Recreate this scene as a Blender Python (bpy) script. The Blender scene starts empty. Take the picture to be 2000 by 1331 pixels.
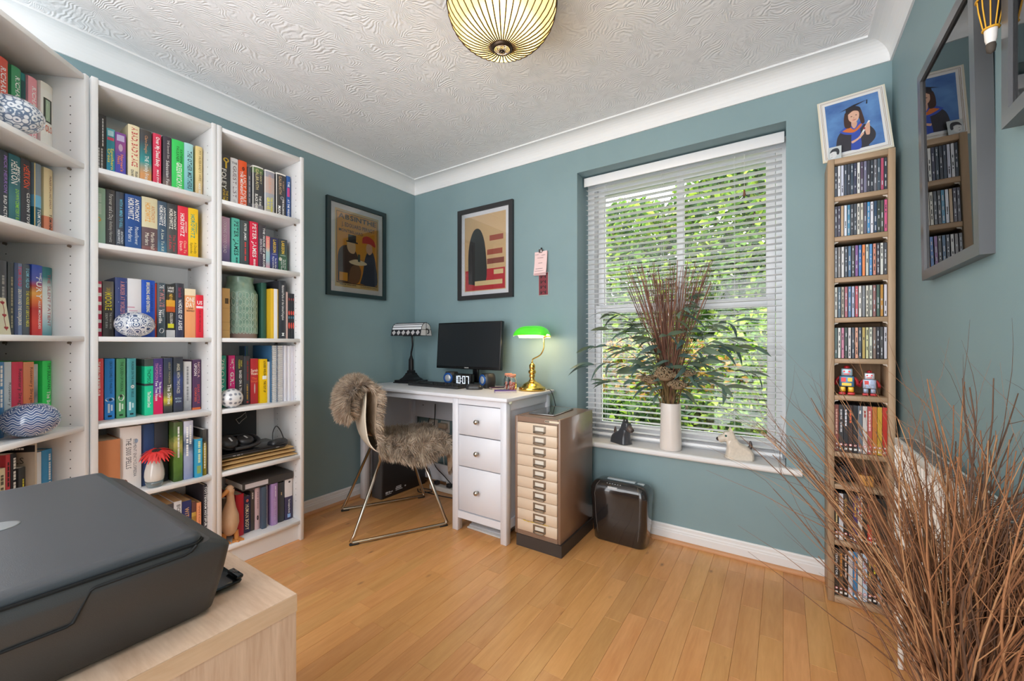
import bpy, bmesh, math, random
from mathutils import Vector, Matrix, noise
random.seed(7)
PI = math.pi
scene = bpy.context.scene
COL = scene.collection

# ------------------------------------------------------------------ camera
cam_data = bpy.data.cameras.new('camera')
cam_data.sensor_width = 36.0
cam_data.lens = 801.5 / 2000.0 * 36.0
cam_data.shift_y = 7.5 / 2000.0
cam_data.clip_start = 0.02
cam = bpy.data.objects.new('camera', cam_data)
cam.location = (2.408, -2.261, 1.033)
cam.rotation_euler = (PI / 2, 0, math.radians(33.49))
COL.objects.link(cam)
scene.camera = cam

# ------------------------------------------------------------------ world and light
world = bpy.data.worlds.new('overcast_sky')
scene.world = world
world.use_nodes = True
bg = world.node_tree.nodes['Background']
bg.inputs['Color'].default_value = (0.96, 0.98, 1.0, 1)
bg.inputs['Strength'].default_value = 3.5

def area_portal(name, loc, rot, sx, sy):
    l = bpy.data.lights.new(name, 'AREA'); l.shape = 'RECTANGLE'; l.size = sx; l.size_y = sy
    l.cycles.is_portal = True
    o = bpy.data.objects.new(name, l); o.location = loc; o.rotation_euler = rot; COL.objects.link(o)
area_portal('window_portal', (1.9, 0.30, 1.26), (PI / 2, 0, PI), 1.1, 1.7)
area_portal('unbuilt_rear_portal', (1.39, -3.30, 1.14), (PI / 2, 0, 0), 2.78, 2.28)  # rear wall left unbuilt so sky light fills the room from behind

vs = scene.view_settings
vs.view_transform = 'Standard'
try: vs.look = 'None'
except Exception: pass
vs.gamma = 1.0
vs.use_curve_mapping = False
vs.exposure = 0.60
scene.render.engine = scene.render.engine
try:
    scene.cycles.use_denoising = True
    scene.cycles.max_bounces = 8
    scene.cycles.diffuse_bounces = 5
    scene.cycles.transparent_max_bounces = 16
    scene.cycles.sample_clamp_indirect = 6.0
    scene.cycles.caustics_reflective = False
    scene.cycles.caustics_refractive = False
except Exception:
    pass

# ------------------------------------------------------------------ helpers: colour and materials
def lin(c):
    c = c / 255.0
    return c / 12.92 if c <= 0.04045 else ((c + 0.055) / 1.055) ** 2.4
def rgb(c):
    if isinstance(c, str):
        c = c.lstrip('#'); c = (int(c[0:2], 16), int(c[2:4], 16), int(c[4:6], 16))
    return (lin(c[0]), lin(c[1]), lin(c[2]), 1.0)

MATS = {}
def _new(name):
    m = bpy.data.materials.new(name); m.use_nodes = True
    nt = m.node_tree; b = nt.nodes['Principled BSDF']
    return m, nt, b
def N(nt, t, **k):
    n = nt.nodes.new(t)
    for a, v in k.items():
        if a.startswith('i_'):
            n.inputs[a[2:].replace('_', ' ')].default_value = v
        else: setattr(n, a, v)
    return n
def L(nt, a, ao, b, bi): nt.links.new(a.outputs[ao], b.inputs[bi])
def ramp(nt, stops, interp='LINEAR'):
    r = N(nt, 'ShaderNodeValToRGB'); cr = r.color_ramp; cr.interpolation = interp
    while len(cr.elements) < len(stops): cr.elements.new(0.5)
    for e, (p, c) in zip(cr.elements, stops):
        e.position = p; e.color = rgb(c)
    return r
def mat(name, col, rough=0.5, metal=0.0, var=0.0, vscale=30.0, bump=0.0, bscale=200.0, coat=0.0, spec=0.5, emit=0.0, trans=0.0, sheen=0.0):
    if name in MATS: return MATS[name]
    m, nt, b = _new(name)
    c = rgb(col)
    b.inputs['Base Color'].default_value = c
    b.inputs['Roughness'].default_value = rough
    b.inputs['Metallic'].default_value = metal
    b.inputs['Specular IOR Level'].default_value = spec
    b.inputs['Coat Weight'].default_value = coat
    if trans: b.inputs['Transmission Weight'].default_value = trans
    if sheen: b.inputs['Sheen Weight'].default_value = sheen
    if emit:
        b.inputs['Emission Color'].default_value = c; b.inputs['Emission Strength'].default_value = emit
    if var or bump:
        tc = N(nt, 'ShaderNodeTexCoord')
        if var:
            nz = N(nt, 'ShaderNodeTexNoise', i_Scale=vscale, i_Detail=5.0)
            L(nt, tc, 'Object', nz, 'Vector')
            mx = N(nt, 'ShaderNodeMapRange'); mx.inputs[3].default_value = 1 - var; mx.inputs[4].default_value = 1 + var
            L(nt, nz, 'Fac', mx, 0)
            hs = N(nt, 'ShaderNodeHueSaturation'); hs.inputs['Color'].default_value = c
            L(nt, mx, 0, hs, 'Value'); L(nt, hs, 'Color', b, 'Base Color')
        if bump:
            nb = N(nt, 'ShaderNodeTexNoise', i_Scale=bscale, i_Detail=3.0)
            L(nt, tc, 'Object', nb, 'Vector')
            bp = N(nt, 'ShaderNodeBump', i_Strength=bump, i_Distance=0.01)
            L(nt, nb, 'Fac', bp, 'Height'); L(nt, bp, 'Normal', b, 'Normal')
    MATS[name] = m
    return m
def ramp_mat(name, stops, interp='LINEAR', rough=0.4, coat=0.0, axis='Z', noisy=0.0, nscale=20.0):
    """colour print that runs along one axis of the object's own bounding box"""
    if name in MATS: return MATS[name]
    m, nt, b = _new(name)
    b.inputs['Roughness'].default_value = rough; b.inputs['Coat Weight'].default_value = coat
    tc = N(nt, 'ShaderNodeTexCoord'); sp = N(nt, 'ShaderNodeSeparateXYZ')
    L(nt, tc, 'Generated', sp, 'Vector')
    r = ramp(nt, stops, interp)
    if noisy:
        nz = N(nt, 'ShaderNodeTexNoise', i_Scale=nscale, i_Detail=4.0); L(nt, tc, 'Object', nz, 'Vector')
        ma = N(nt, 'ShaderNodeMath', operation='MULTIPLY_ADD'); ma.inputs[1].default_value = noisy; ma.inputs[2].default_value = -noisy * 0.5
        L(nt, nz, 'Fac', ma, 0)
        ad = N(nt, 'ShaderNodeMath', operation='ADD'); L(nt, sp, axis, ad, 0); L(nt, ma, 0, ad, 1); L(nt, ad, 0, r, 'Fac')
    else: L(nt, sp, axis, r, 'Fac')
    L(nt, r, 'Color', b, 'Base Color')
    MATS[name] = m
    return m
def wood_mat(name, c1, c2, scale, rough=0.45, fine=0.25, rnd=False, knots=False, bump=0.05, c3=None):
    """grain: noise stretched by scale (per axis); rnd shifts it and its tone from object to object"""
    if name in MATS: return MATS[name]
    m, nt, b = _new(name)
    b.inputs['Roughness'].default_value = rough
    tc = N(nt, 'ShaderNodeTexCoord'); mp = N(nt, 'ShaderNodeMapping'); mp.inputs['Scale'].default_value = scale
    src = (tc, 'Object')
    oi = None
    if rnd:
        oi = N(nt, 'ShaderNodeObjectInfo')
        cx = N(nt, 'ShaderNodeCombineXYZ')
        for i, k in enumerate((37.0, 53.0, 11.0)):
            mm = N(nt, 'ShaderNodeMath', operation='MULTIPLY'); mm.inputs[1].default_value = k
            L(nt, oi, 'Random', mm, 0); L(nt, mm, 0, cx, i)
        va = N(nt, 'ShaderNodeVectorMath', operation='ADD')
        L(nt, tc, 'Object', va, 0); L(nt, cx, 0, va, 1); src = (va, 0)
    L(nt, src[0], src[1], mp, 'Vector')
    n1 = N(nt, 'ShaderNodeTexNoise', i_Scale=1.0, i_Detail=6.0, i_Roughness=0.6, i_Distortion=0.6)
    L(nt, mp, 'Vector', n1, 'Vector')
    mp2 = N(nt, 'ShaderNodeMapping'); mp2.inputs['Scale'].default_value = tuple(s * 6 for s in scale)
    L(nt, src[0], src[1], mp2, 'Vector')
    n2 = N(nt, 'ShaderNodeTexNoise', i_Scale=1.0, i_Detail=3.0); L(nt, mp2, 'Vector', n2, 'Vector')
    mx = N(nt, 'ShaderNodeMix', data_type='FLOAT'); mx.inputs[0].default_value = fine
    L(nt, n1, 'Fac', mx, 2); L(nt, n2, 'Fac', mx, 3)
    r = ramp(nt, [(0.30, c1), (0.68, c2)])
    L(nt, mx, 0, r, 'Fac')
    out = (r, 'Color')
    if knots:
        vo = N(nt, 'ShaderNodeTexVoronoi', i_Scale=5.5); L(nt, src[0], src[1], vo, 'Vector')
        mpk = N(nt, 'ShaderNodeMapping'); mpk.inputs['Scale'].default_value = (1.6, 0.8, 1.0)
        L(nt, src[0], src[1], mpk, 'Vector'); L(nt, mpk, 'Vector', vo, 'Vector')
        kr = ramp(nt, [(0.0, (255, 255, 255)), (0.05, (160, 160, 160)), (0.10, (0, 0, 0))])
        L(nt, vo, 'Distance', kr, 'Fac')
        n3 = N(nt, 'ShaderNodeTexNoise', i_Scale=3.0); L(nt, src[0], src[1], n3, 'Vector')
        gt = N(nt, 'ShaderNodeMath', operation='GREATER_THAN'); gt.inputs[1].default_value = 0.47; L(nt, n3, 'Fac', gt, 0)
        ml = N(nt, 'ShaderNodeMath', operation='MULTIPLY'); L(nt, kr, 'Color', ml, 0); L(nt, gt, 0, ml, 1)
        km = N(nt, 'ShaderNodeMix', data_type='RGBA'); km.inputs[7].default_value = rgb(c3 or (96, 60, 34))
        L(nt, ml, 0, km, 0); L(nt, out[0], out[1], km, 6); out = (km, 2)
    if rnd:
        hs = N(nt, 'ShaderNodeHueSaturation')
        mr = N(nt, 'ShaderNodeMapRange'); mr.inputs[3].default_value = 0.89; mr.inputs[4].default_value = 1.08
        L(nt, oi, 'Random', mr, 0); L(nt, mr, 0, hs, 'Value')
        m2 = N(nt, 'ShaderNodeMath', operation='MULTIPLY'); m2.inputs[1].default_value = 7.31; L(nt, oi, 'Random', m2, 0)
        fr = N(nt, 'ShaderNodeMath', operation='FRACT'); L(nt, m2, 0, fr, 0)
        mh = N(nt, 'ShaderNodeMapRange'); mh.inputs[3].default_value = 0.494; mh.inputs[4].default_value = 0.504
        L(nt, fr, 0, mh, 0); L(nt, mh, 0, hs, 'Hue')
        L(nt, out[0], out[1], hs, 'Color'); out = (hs, 'Color')
    L(nt, out[0], out[1], b, 'Base Color')
    if bump:
        bp = N(nt, 'ShaderNodeBump', i_Strength=bump, i_Distance=0.004)
        L(nt, mx, 0, bp, 'Height'); L(nt, bp, 'Normal', b, 'Normal')
    MATS[name] = m
    return m
def glass_mat(name='clear_glass', tint=(1, 1, 1, 1), rough=0.0, f0=1.5):
    if name in MATS: return MATS[name]
    m = bpy.data.materials.new(name); m.use_nodes = True; nt = m.node_tree; nt.nodes.clear()
    o = N(nt, 'ShaderNodeOutputMaterial'); mx = N(nt, 'ShaderNodeMixShader')
    fr = N(nt, 'ShaderNodeFresnel', i_IOR=f0)
    tr = N(nt, 'ShaderNodeBsdfTransparent'); tr.inputs[0].default_value = tint
    gl = N(nt, 'ShaderNodeBsdfGlossy'); gl.inputs['Roughness'].default_value = rough
    L(nt, fr, 0, mx, 0); L(nt, tr, 0, mx, 1); L(nt, gl, 0, mx, 2); L(nt, mx, 0, o, 0)
    MATS[name] = m
    return m
def leaf_mat(name, c, tl=0.35, var=0.25, rough=0.5):
    if name in MATS: return MATS[name]
    m = bpy.data.materials.new(name); m.use_nodes = True; nt = m.node_tree; nt.nodes.clear()
    o = N(nt, 'ShaderNodeOutputMaterial'); mx = N(nt, 'ShaderNodeMixShader'); mx.inputs[0].default_value = tl
    d = N(nt, 'ShaderNodeBsdfPrincipled'); d.inputs['Roughness'].default_value = rough
    t = N(nt, 'ShaderNodeBsdfTranslucent')
    tc = N(nt, 'ShaderNodeTexCoord'); nz = N(nt, 'ShaderNodeTexNoise', i_Scale=6.0, i_Detail=4.0); L(nt, tc, 'Object', nz, 'Vector')
    mr = N(nt, 'ShaderNodeMapRange'); mr.inputs[3].default_value = 1 - var * 2; mr.inputs[4].default_value = 1 + var * 2; L(nt, nz, 'Fac', mr, 0)
    hs = N(nt, 'ShaderNodeHueSaturation'); hs.inputs['Color'].default_value = rgb(c); L(nt, mr, 0, hs, 'Value')
    L(nt, hs, 0, d, 'Base Color'); L(nt, hs, 0, t, 'Color')
    L(nt, d, 0, mx, 1); L(nt, t, 0, mx, 2); L(nt, mx, 0, o, 0)
    MATS[name] = m
    return m

# ------------------------------------------------------------------ helpers: mesh building
class MB:
    def __init__(s): s.v = []; s.f = []; s.m = []; s.s = []
    def add(s, vs_, fs, mi=0, smooth=False):
        n = len(s.v); s.v += [tuple(p) for p in vs_]
        for f in fs: s.f.append(tuple(i + n for i in f)); s.m.append(mi); s.s.append(smooth)
        return s
    def box(s, x0, y0, z0, x1, y1, z1, mi=0):
        if x0 > x1: x0, x1 = x1, x0
        if y0 > y1: y0, y1 = y1, y0
        if z0 > z1: z0, z1 = z1, z0
        return s.add([(x0, y0, z0), (x1, y0, z0), (x1, y1, z0), (x0, y1, z0), (x0, y0, z1), (x1, y0, z1), (x1, y1, z1), (x0, y1, z1)],
                     [(0, 3, 2, 1), (4, 5, 6, 7), (0, 1, 5, 4), (1, 2, 6, 5), (2, 3, 7, 6), (3, 0, 4, 7)], mi)
    def rbox(s, x0, y0, z0, x1, y1, z1, r=0.005, seg=2, mi=0):
        bm = bmesh.new(); bmesh.ops.create_cube(bm, size=1.0)
        for v in bm.verts:
            v.co = Vector((x0 + (v.co.x + .5) * (x1 - x0), y0 + (v.co.y + .5) * (y1 - y0), z0 + (v.co.z + .5) * (z1 - z0)))
        bmesh.ops.bevel(bm, geom=bm.edges[:], offset=r, segments=seg, profile=0.5, affect='EDGES')
        return s.bm(bm, mi, True)
    def bm(s, bm, mi=0, smooth=False, mtx=None):
        bm.verts.index_update()
        s.add([(mtx @ v.co if mtx else v.co) for v in bm.verts], [[v.index for v in f.verts] for f in bm.faces], mi, smooth)
        bm.free(); return s
    def prism(s, poly, a0, a1, axis='y', mi=0, smooth=False):
        """closed 2-D outline extruded along one axis; poly is (x,z) for y, (y,z) for x, (x,y) for z"""
        def P(p, a):
            return (p[0], a, p[1]) if axis == 'y' else ((a, p[0], p[1]) if axis == 'x' else (p[0], p[1], a))
        n = len(poly)
        vs_ = [P(p, a0) for p in poly] + [P(p, a1) for p in poly]
        s.add(vs_, [tuple(range(n)), tuple(range(2 * n - 1, n - 1, -1))], mi, False)
        return s.add(vs_, [(i, (i + 1) % n, (i + 1) % n + n, i + n) for i in range(n)], mi, smooth)
    def lathe(s, prof, n=24, c=(0, 0, 0), mi=0, smooth=True, sx=1.0, sy=1.0, axis='z', caps=True):
        vs_ = []
        for r, z in prof:
            for k in range(n):
                a = 2 * PI * k / n; x, y = r * math.cos(a) * sx, r * math.sin(a) * sy
                p = (x, y, z) if axis == 'z' else ((x, z, y) if axis == 'y' else (z, x, y))
                vs_.append((c[0] + p[0], c[1] + p[1], c[2] + p[2]))
        fs = []
        for j in range(len(prof) - 1):
            for k in range(n):
                fs.append((j * n + k, j * n + (k + 1) % n, (j + 1) * n + (k + 1) % n, (j + 1) * n + k))
        s.add(vs_, fs, mi, smooth)
        if caps:
            if prof[0][0] > 1e-5: s.add(vs_[:n], [tuple(range(n - 1, -1, -1))], mi)
            if prof[-1][0] > 1e-5: s.add(vs_[-n:], [tuple(range(n))], mi)
        return s
    def tube(s, pts, r, n=6, mi=0, cap=True, closed=False):
        pts = [Vector(p) for p in pts]; k = len(pts)
        rs = r if isinstance(r, (list, tuple)) else [r] * k
        vs_ = []; up = None
        for i, p in enumerate(pts):
            if closed: t = pts[(i + 1) % k] - pts[i - 1]
            else: t = pts[min(i + 1, k - 1)] - pts[max(i - 1, 0)]
            if t.length < 1e-9: t = Vector((0, 0, 1))
            t.normalize()
            if up is None: up = t.orthogonal().normalized()
            else:
                up = (up - t * up.dot(t))
                up = up.normalized() if up.length > 1e-6 else t.orthogonal().normalized()
            w = t.cross(up)
            for j in range(n):
                a = 2 * PI * j / n
                vs_.append(p + (up * math.cos(a) + w * math.sin(a)) * rs[i])
        fs = []
        for i in range(k if closed else k - 1):
            for j in range(n):
                b = ((i + 1) % k) * n
                fs.append((i * n + j, i * n + (j + 1) % n, b + (j + 1) % n, b + j))
        s.add(vs_, fs, mi, True)
        if cap and not closed:
            s.add(vs_[:n], [tuple(range(n - 1, -1, -1))], mi); s.add(vs_[-n:], [tuple(range(n))], mi)
        return s
    def grid(s, fn, nu, nv, mi=0, smooth=True, closeu=False):
        vs_ = [fn(i / (nu if closeu else nu - 1), j / (nv - 1)) for j in range(nv) for i in range(nu)]
        fs = []
        for j in range(nv - 1):
            for i in range(nu if closeu else nu - 1):
                a = j * nu + i; b = j * nu + (i + 1) % nu
                fs.append((a, b, b + nu, a + nu))
        return s.add(vs_, fs, mi, smooth)
    def sphere(s, c, r, n=16, m=10, mi=0, sz=1.0, sx=1.0, sy=1.0):
        return s.lathe([(max(1e-6, r * math.sin(PI * j / m)), -r * sz * math.cos(PI * j / m)) for j in range(m + 1)], n, c, mi, True, sx, sy, caps=False)
    def data(s, name, mats):
        me = bpy.data.meshes.new(name)
        me.from_pydata(s.v, [], s.f)
        for m in (mats if isinstance(mats, (list, tuple)) else [mats]): me.materials.append(m)
        me.polygons.foreach_set('material_index', s.m)
        me.polygons.foreach_set('use_smooth', s.s)
        me.update()
        bm = bmesh.new(); bm.from_mesh(me)
        bmesh.ops.recalc_face_normals(bm, faces=bm.faces)
        bm.to_mesh(me); bm.free()
        return me
    def obj(s, name, mats, parent=None, loc=(0, 0, 0), rot=(0, 0, 0)):
        return put(name, s.data(name, mats), parent, loc, rot)
def put(name, me, parent=None, loc=(0, 0, 0), rot=(0, 0, 0), scale=None):
    o = bpy.data.objects.new(name, me); COL.objects.link(o)
    o.location = loc; o.rotation_euler = rot
    if scale: o.scale = scale
    if parent is not None: o.parent = parent
    return o
def tag(o, label=None, cat=None, group=None, kind=None):
    if label: o['label'] = label
    if cat: o['category'] = cat
    if group: o['group'] = group
    if kind: o['kind'] = kind
    return o
def thing(name, label, cat, loc=(0, 0, 0), rz=0.0, group=None, rot=None):
    o = bpy.data.objects.new(name, None); COL.objects.link(o); o.empty_display_size = 0.05
    o.location = loc; o.rotation_euler = rot if rot else (0, 0, rz)
    return tag(o, label, cat, group)
def struct(o): o['kind'] = 'structure'; return o
def bez(p, n=12):
    """smooth curve through points (Catmull-Rom)"""
    p = [Vector(q) for q in p]; out = []
    for i in range(len(p) - 1):
        a = p[max(i - 1, 0)]; b = p[i]; c = p[i + 1]; d = p[min(i + 2, len(p) - 1)]
        for k in range(n):
            t = k / n
            out.append(0.5 * ((2 * b) + (c - a) * t + (2 * a - 5 * b + 4 * c - d) * t * t + (3 * b - a - 3 * c + d) * t ** 3))
    out.append(p[-1]); return out

# ------------------------------------------------------------------ helpers: lettering (flat print, one mesh per thing)
GLYPH = {}
def load_glyphs():
    chars = "ABCDEFGHIJKLMNOPQRSTUVWXYZabcdefghijklmnopqrstuvwxyz0123456789.,'&:-!É"
    tmp = []
    for bold in (0, 1):
        for ch in chars:
            cu = bpy.data.curves.new('glyph', 'FONT'); cu.body = ch; cu.resolution_u = 2; cu.fill_mode = 'FRONT'
            cu.offset = 0.022 * bold
            ob = bpy.data.objects.new('glyph', cu); COL.objects.link(ob); tmp.append((bold, ch, ob, cu))
    bpy.context.view_layer.update()
    dg = bpy.context.evaluated_depsgraph_get()
    for bold, ch, ob, cu in tmp:
        me = bpy.data.meshes.new_from_object(ob.evaluated_get(dg))
        vs_ = [(v.co.x, v.co.y) for v in me.vertices]; fs = [tuple(p.vertices) for p in me.polygons]
        w = max([p[0] for p in vs_], default=0.3); x0 = min([p[0] for p in vs_], default=0)
        GLYPH[(bold, ch)] = ([(x - x0, y) for x, y in vs_], fs, w - x0)
        bpy.data.meshes.remove(me)
    for bold, ch, ob, cu in tmp:
        bpy.data.objects.remove(ob); bpy.data.curves.remove(cu)
load_glyphs()
CAP = max(p[1] for p in GLYPH[(0, 'H')][0])
def text_geo(st, bold=0, gap=0.09):
    vs_, fs, x = [], [], 0.0
    for ch in st:
        if ch == ' ': x += 0.30; continue
        if ch == '~':      # print too small to read in the photograph
            w_ = 0.34 + 0.22 * ((len(vs_) * 7) % 3) / 2; n = len(vs_)
            vs_ += [(x, 0.08), (x + w_, 0.08), (x + w_, CAP * 0.9), (x, CAP * 0.9)]; fs.append((n, n + 1, n + 2, n + 3)); x += w_ + gap; continue
        g = GLYPH.get((bold, ch))
        if not g: x += 0.3; continue
        n = len(vs_); vs_ += [(a + x, b) for a, b in g[0]]; fs += [tuple(i + n for i in f) for f in g[1]]
        x += g[2] + gap
    return vs_, fs, max(x - gap, 0.01)
def text(mb, st, o, xd, yd, length, height, mi=0, bold=0, slant=0.0, warp=None, center=True):
    """st fitted to length x cap height, starting at o; xd along the line, yd towards the letters' tops"""
    vs_, fs, w = text_geo(st, bold)
    sx = length / w; sy = height / CAP
    o = Vector(o); xd = Vector(xd); yd = Vector(yd)
    P = []
    for a, b in vs_:
        p = o + xd * ((a + slant * b) * sx) + yd * ((b - (CAP / 2 if center else 0)) * sy)
        P.append(warp(p) if warp else p)
    mb.add(P, fs, mi)
# ================================================================== the setting
W, H, YR = 2.779, 2.283, -3.3
def wall_paint():
    m, nt, b = _new('teal_grey_wall_paint')
    tc = N(nt, 'ShaderNodeTexCoord')
    n1 = N(nt, 'ShaderNodeTexNoise', i_Scale=2.2, i_Detail=4.0); L(nt, tc, 'Object', n1, 'Vector')
    r = ramp(nt, [(0.3, (128, 153, 158)), (0.7, (135, 160, 165))]); L(nt, n1, 'Fac', r, 'Fac'); L(nt, r, 'Color', b, 'Base Color')
    b.inputs['Roughness'].default_value = 0.62
    n2 = N(nt, 'ShaderNodeTexNoise', i_Scale=240.0, i_Detail=2.0); L(nt, tc, 'Object', n2, 'Vector')
    bp = N(nt, 'ShaderNodeBump', i_Strength=0.08, i_Distance=0.002); L(nt, n2, 'Fac', bp, 'Height'); L(nt, bp, 'Normal', b, 'Normal')
    return m
PAINT = wall_paint()
def artex():
    """white ceiling combed in short fanned strokes"""
    m, nt, b = _new('white_combed_plaster')
    b.inputs['Base Color'].default_value = rgb((242, 242, 244)); b.inputs['Roughness'].default_value = 0.6
    tc = N(nt, 'ShaderNodeTexCoord')
    wn = N(nt, 'ShaderNodeTexNoise', i_Scale=7.0, i_Detail=2.0); L(nt, tc, 'Object', wn, 'Vector')
    wv = N(nt, 'ShaderNodeVectorMath', operation='MULTIPLY_ADD'); wv.inputs[1].default_value = (0.16, 0.16, 0); L(nt, wn, 'Color', wv, 0); L(nt, tc, 'Object', wv, 2)
    vo = N(nt, 'ShaderNodeTexVoronoi', i_Scale=9.0); vo.inputs['Randomness'].default_value = 1.0; L(nt, wv, 0, vo, 'Vector')
    sc = N(nt, 'ShaderNodeSeparateColor'); L(nt, vo, 'Color', sc, 0)
    an = N(nt, 'ShaderNodeMath', operation='MULTIPLY'); an.inputs[1].default_value = 6.283; L(nt, sc, 0, an, 0)
    co = N(nt, 'ShaderNodeMath', operation='COSINE'); L(nt, an, 0, co, 0)
    si = N(nt, 'ShaderNodeMath', operation='SINE'); L(nt, an, 0, si, 0)
    df = N(nt, 'ShaderNodeVectorMath', operation='SUBTRACT'); L(nt, wv, 0, df, 0); L(nt, vo, 'Position', df, 1)
    sp = N(nt, 'ShaderNodeSeparateXYZ'); L(nt, df, 0, sp, 0)
    ox = N(nt, 'ShaderNodeMath', operation='MULTIPLY_ADD'); ox.inputs[1].default_value = 0.10; L(nt, co, 0, ox, 0); L(nt, sp, 0, ox, 2)
    oy = N(nt, 'ShaderNodeMath', operation='MULTIPLY_ADD'); oy.inputs[1].default_value = 0.10; L(nt, si, 0, oy, 0); L(nt, sp, 1, oy, 2)
    at2 = N(nt, 'ShaderNodeMath', operation='ARCTAN2'); L(nt, oy, 0, at2, 0); L(nt, ox, 0, at2, 1)
    f = N(nt, 'ShaderNodeMath', operation='MULTIPLY'); f.inputs[1].default_value = 58.0; L(nt, at2, 0, f, 0)
    n2 = N(nt, 'ShaderNodeTexNoise', i_Scale=30.0, i_Detail=3.0); L(nt, tc, 'Object', n2, 'Vector')
    g = N(nt, 'ShaderNodeMath', operation='MULTIPLY_ADD'); g.inputs[1].default_value = 7.0; L(nt, n2, 'Fac', g, 0); L(nt, f, 0, g, 2)
    s2 = N(nt, 'ShaderNodeMath', operation='SINE'); L(nt, g, 0, s2, 0)
    mp = N(nt, 'ShaderNodeMapRange'); mp.inputs[1].default_value = 0.35; mp.inputs[2].default_value = 0.65; L(nt, n2, 'Fac', mp, 0)
    mm = N(nt, 'ShaderNodeMath', operation='MULTIPLY'); L(nt, s2, 0, mm, 0); L(nt, mp, 0, mm, 1)
    bp = N(nt, 'ShaderNodeBump', i_Strength=0.40, i_Distance=0.003); L(nt, mm, 0, bp, 'Height'); L(nt, bp, 'Normal', b, 'Normal')
    return m
TRIM = mat('white_gloss_trim', (232, 231, 231), 0.38)
COVE = mat('white_cove_plaster', (236, 237, 238), 0.6)
UPVC = mat('white_window_frame', (238, 238, 240), 0.3)

# floor: slab with individual strips laid along the room
FLOOR_W = wood_mat('honey_maple_strip', (208, 146, 84), (231, 173, 111), (22, 2.4, 6), rough=0.30, rnd=True, knots=True, bump=0.03, c3=(120, 76, 42))
SLAB = mat('floor_underlay', (120, 84, 54), 0.8)
floor = struct(MB().box(-0.1, YR, -0.10, W + 0.1, 0.0, -0.010).obj('floor', SLAB))
random.seed(21)
sw = 0.0708; ncol = int(math.ceil(W / sw)); cache = {}
for ci in range(ncol):
    x0 = ci * sw; x1 = min(W, x0 + sw)
    y = -2.42 - random.random() * 0.4
    while y < -0.001:
        ln = random.choice((0.30, 0.36, 0.42, 0.48, 0.54, 0.62))
        y1 = min(0.0, y + ln)
        if y1 > -0.06: y1 = 0.0
        key = (round(x1 - x0, 4), round(y1 - y, 4))
        if key not in cache:
            g = 0.00025
            w_, l_ = key
            b_ = 0.0006
            vb = MB()
            vb.add([(g, g, -0.0095), (w_ - g, g, -0.0095), (w_ - g, l_ - g, -0.0095), (g, l_ - g, -0.0095),
                    (g, g, -b_), (w_ - g, g, -b_), (w_ - g, l_ - g, -b_), (g, l_ - g, -b_),
                    (g + b_, g + b_, 0), (w_ - g - b_, g + b_, 0), (w_ - g - b_, l_ - g - b_, 0), (g + b_, l_ - g - b_, 0)],
                   [(0, 1, 5, 4), (1, 2, 6, 5), (2, 3, 7, 6), (3, 0, 4, 7), (4, 5, 9, 8), (5, 6, 10, 9), (6, 7, 11, 10), (7, 4, 8, 11), (8, 9, 10, 11)])
            cache[key] = vb.data('plank', FLOOR_W)
        put('plank', cache[key], floor, (x0, y, 0))
        y = y1

struct(MB().box(-0.12, YR, H, W + 0.12, 0.30, H + 0.10).obj('ceiling', artex()))
struct(MB().box(-0.12, YR, -0.1, 0.0, 0.0, H).obj('wall_left', PAINT))
struct(MB().box(W, YR, -0.1, W + 0.12, 0.0, H).obj('wall_right', PAINT))
RX0, RX1, RZ0, RZ1, RD = 1.379, 2.418, 0.455, 2.058, 0.30
wb = MB()
wb.box(-0.12, 0, -0.1, RX0, RD, H).box(RX1, 0, -0.1, W + 0.12, RD, H).box(RX0, 0, RZ1, RX1, RD, H).box(RX0, 0, -0.1, RX1, RD, RZ0)
struct(wb.obj('wall_back', PAINT))

def run(name, prof, wall, m, mitre=True):
    """moulding with profile (offset from wall, height) mitred in the corners"""
    n = len(prof); A = []; B = []
    for d, z in prof:
        if wall == 'left': A.append((d, YR, z)); B.append((d, -d if mitre else 0, z))
        elif wall == 'right': A.append((W - d, YR, z)); B.append((W - d, -d, z))
        else: A.append((d, -d, z)); B.append((W - d, -d, z))
    mb = MB(); mb.add(A + B, [(i, (i + 1) % n, (i + 1) % n + n, i + n) for i in range(n)] + [tuple(range(n)), tuple(range(2 * n - 1, n - 1, -1))])
    return struct(mb.obj(name, m))
cove = [(0, 2.196), (0.007, 2.196), (0.008, 2.203)]
for k in range(1, 9):
    a = PI / 2 * k / 8; cove.append((0.076 - 0.068 * math.cos(a), 2.203 + 0.071 * math.sin(a)))
cove += [(0.078, 2.274), (0.087, 2.274), (0.087, H - 0.0005), (0, H - 0.0005)]
for i, wname in enumerate(('left', 'back', 'right')): run('trim_%d' % (i + 1), cove, wname, COVE)
bb = [(0, 0.0865), (0.006, 0.0865), (0.0095, 0.080), (0.0095, 0.068), (0.0135, 0.062), (0.0135, 0.056), (0.0165, 0.052), (0.0165, 0.019), (0, 0.019)]
BEAD = wood_mat('beech_beading', (196, 140, 96), (214, 160, 116), (3, 3, 30), rough=0.4)
bead = [(0, 0.0005), (0.029, 0.0005), (0.029, 0.007), (0.024, 0.014), (0.0168, 0.0185), (0, 0.0185)]
for wname in ('left', 'back', 'right'): run('baseboard_' + wname, bb, wname, TRIM)
for i, wname in enumerate(('left', 'back', 'right')): run('trim_%d' % (i + 4), bead, wname, BEAD)

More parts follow.
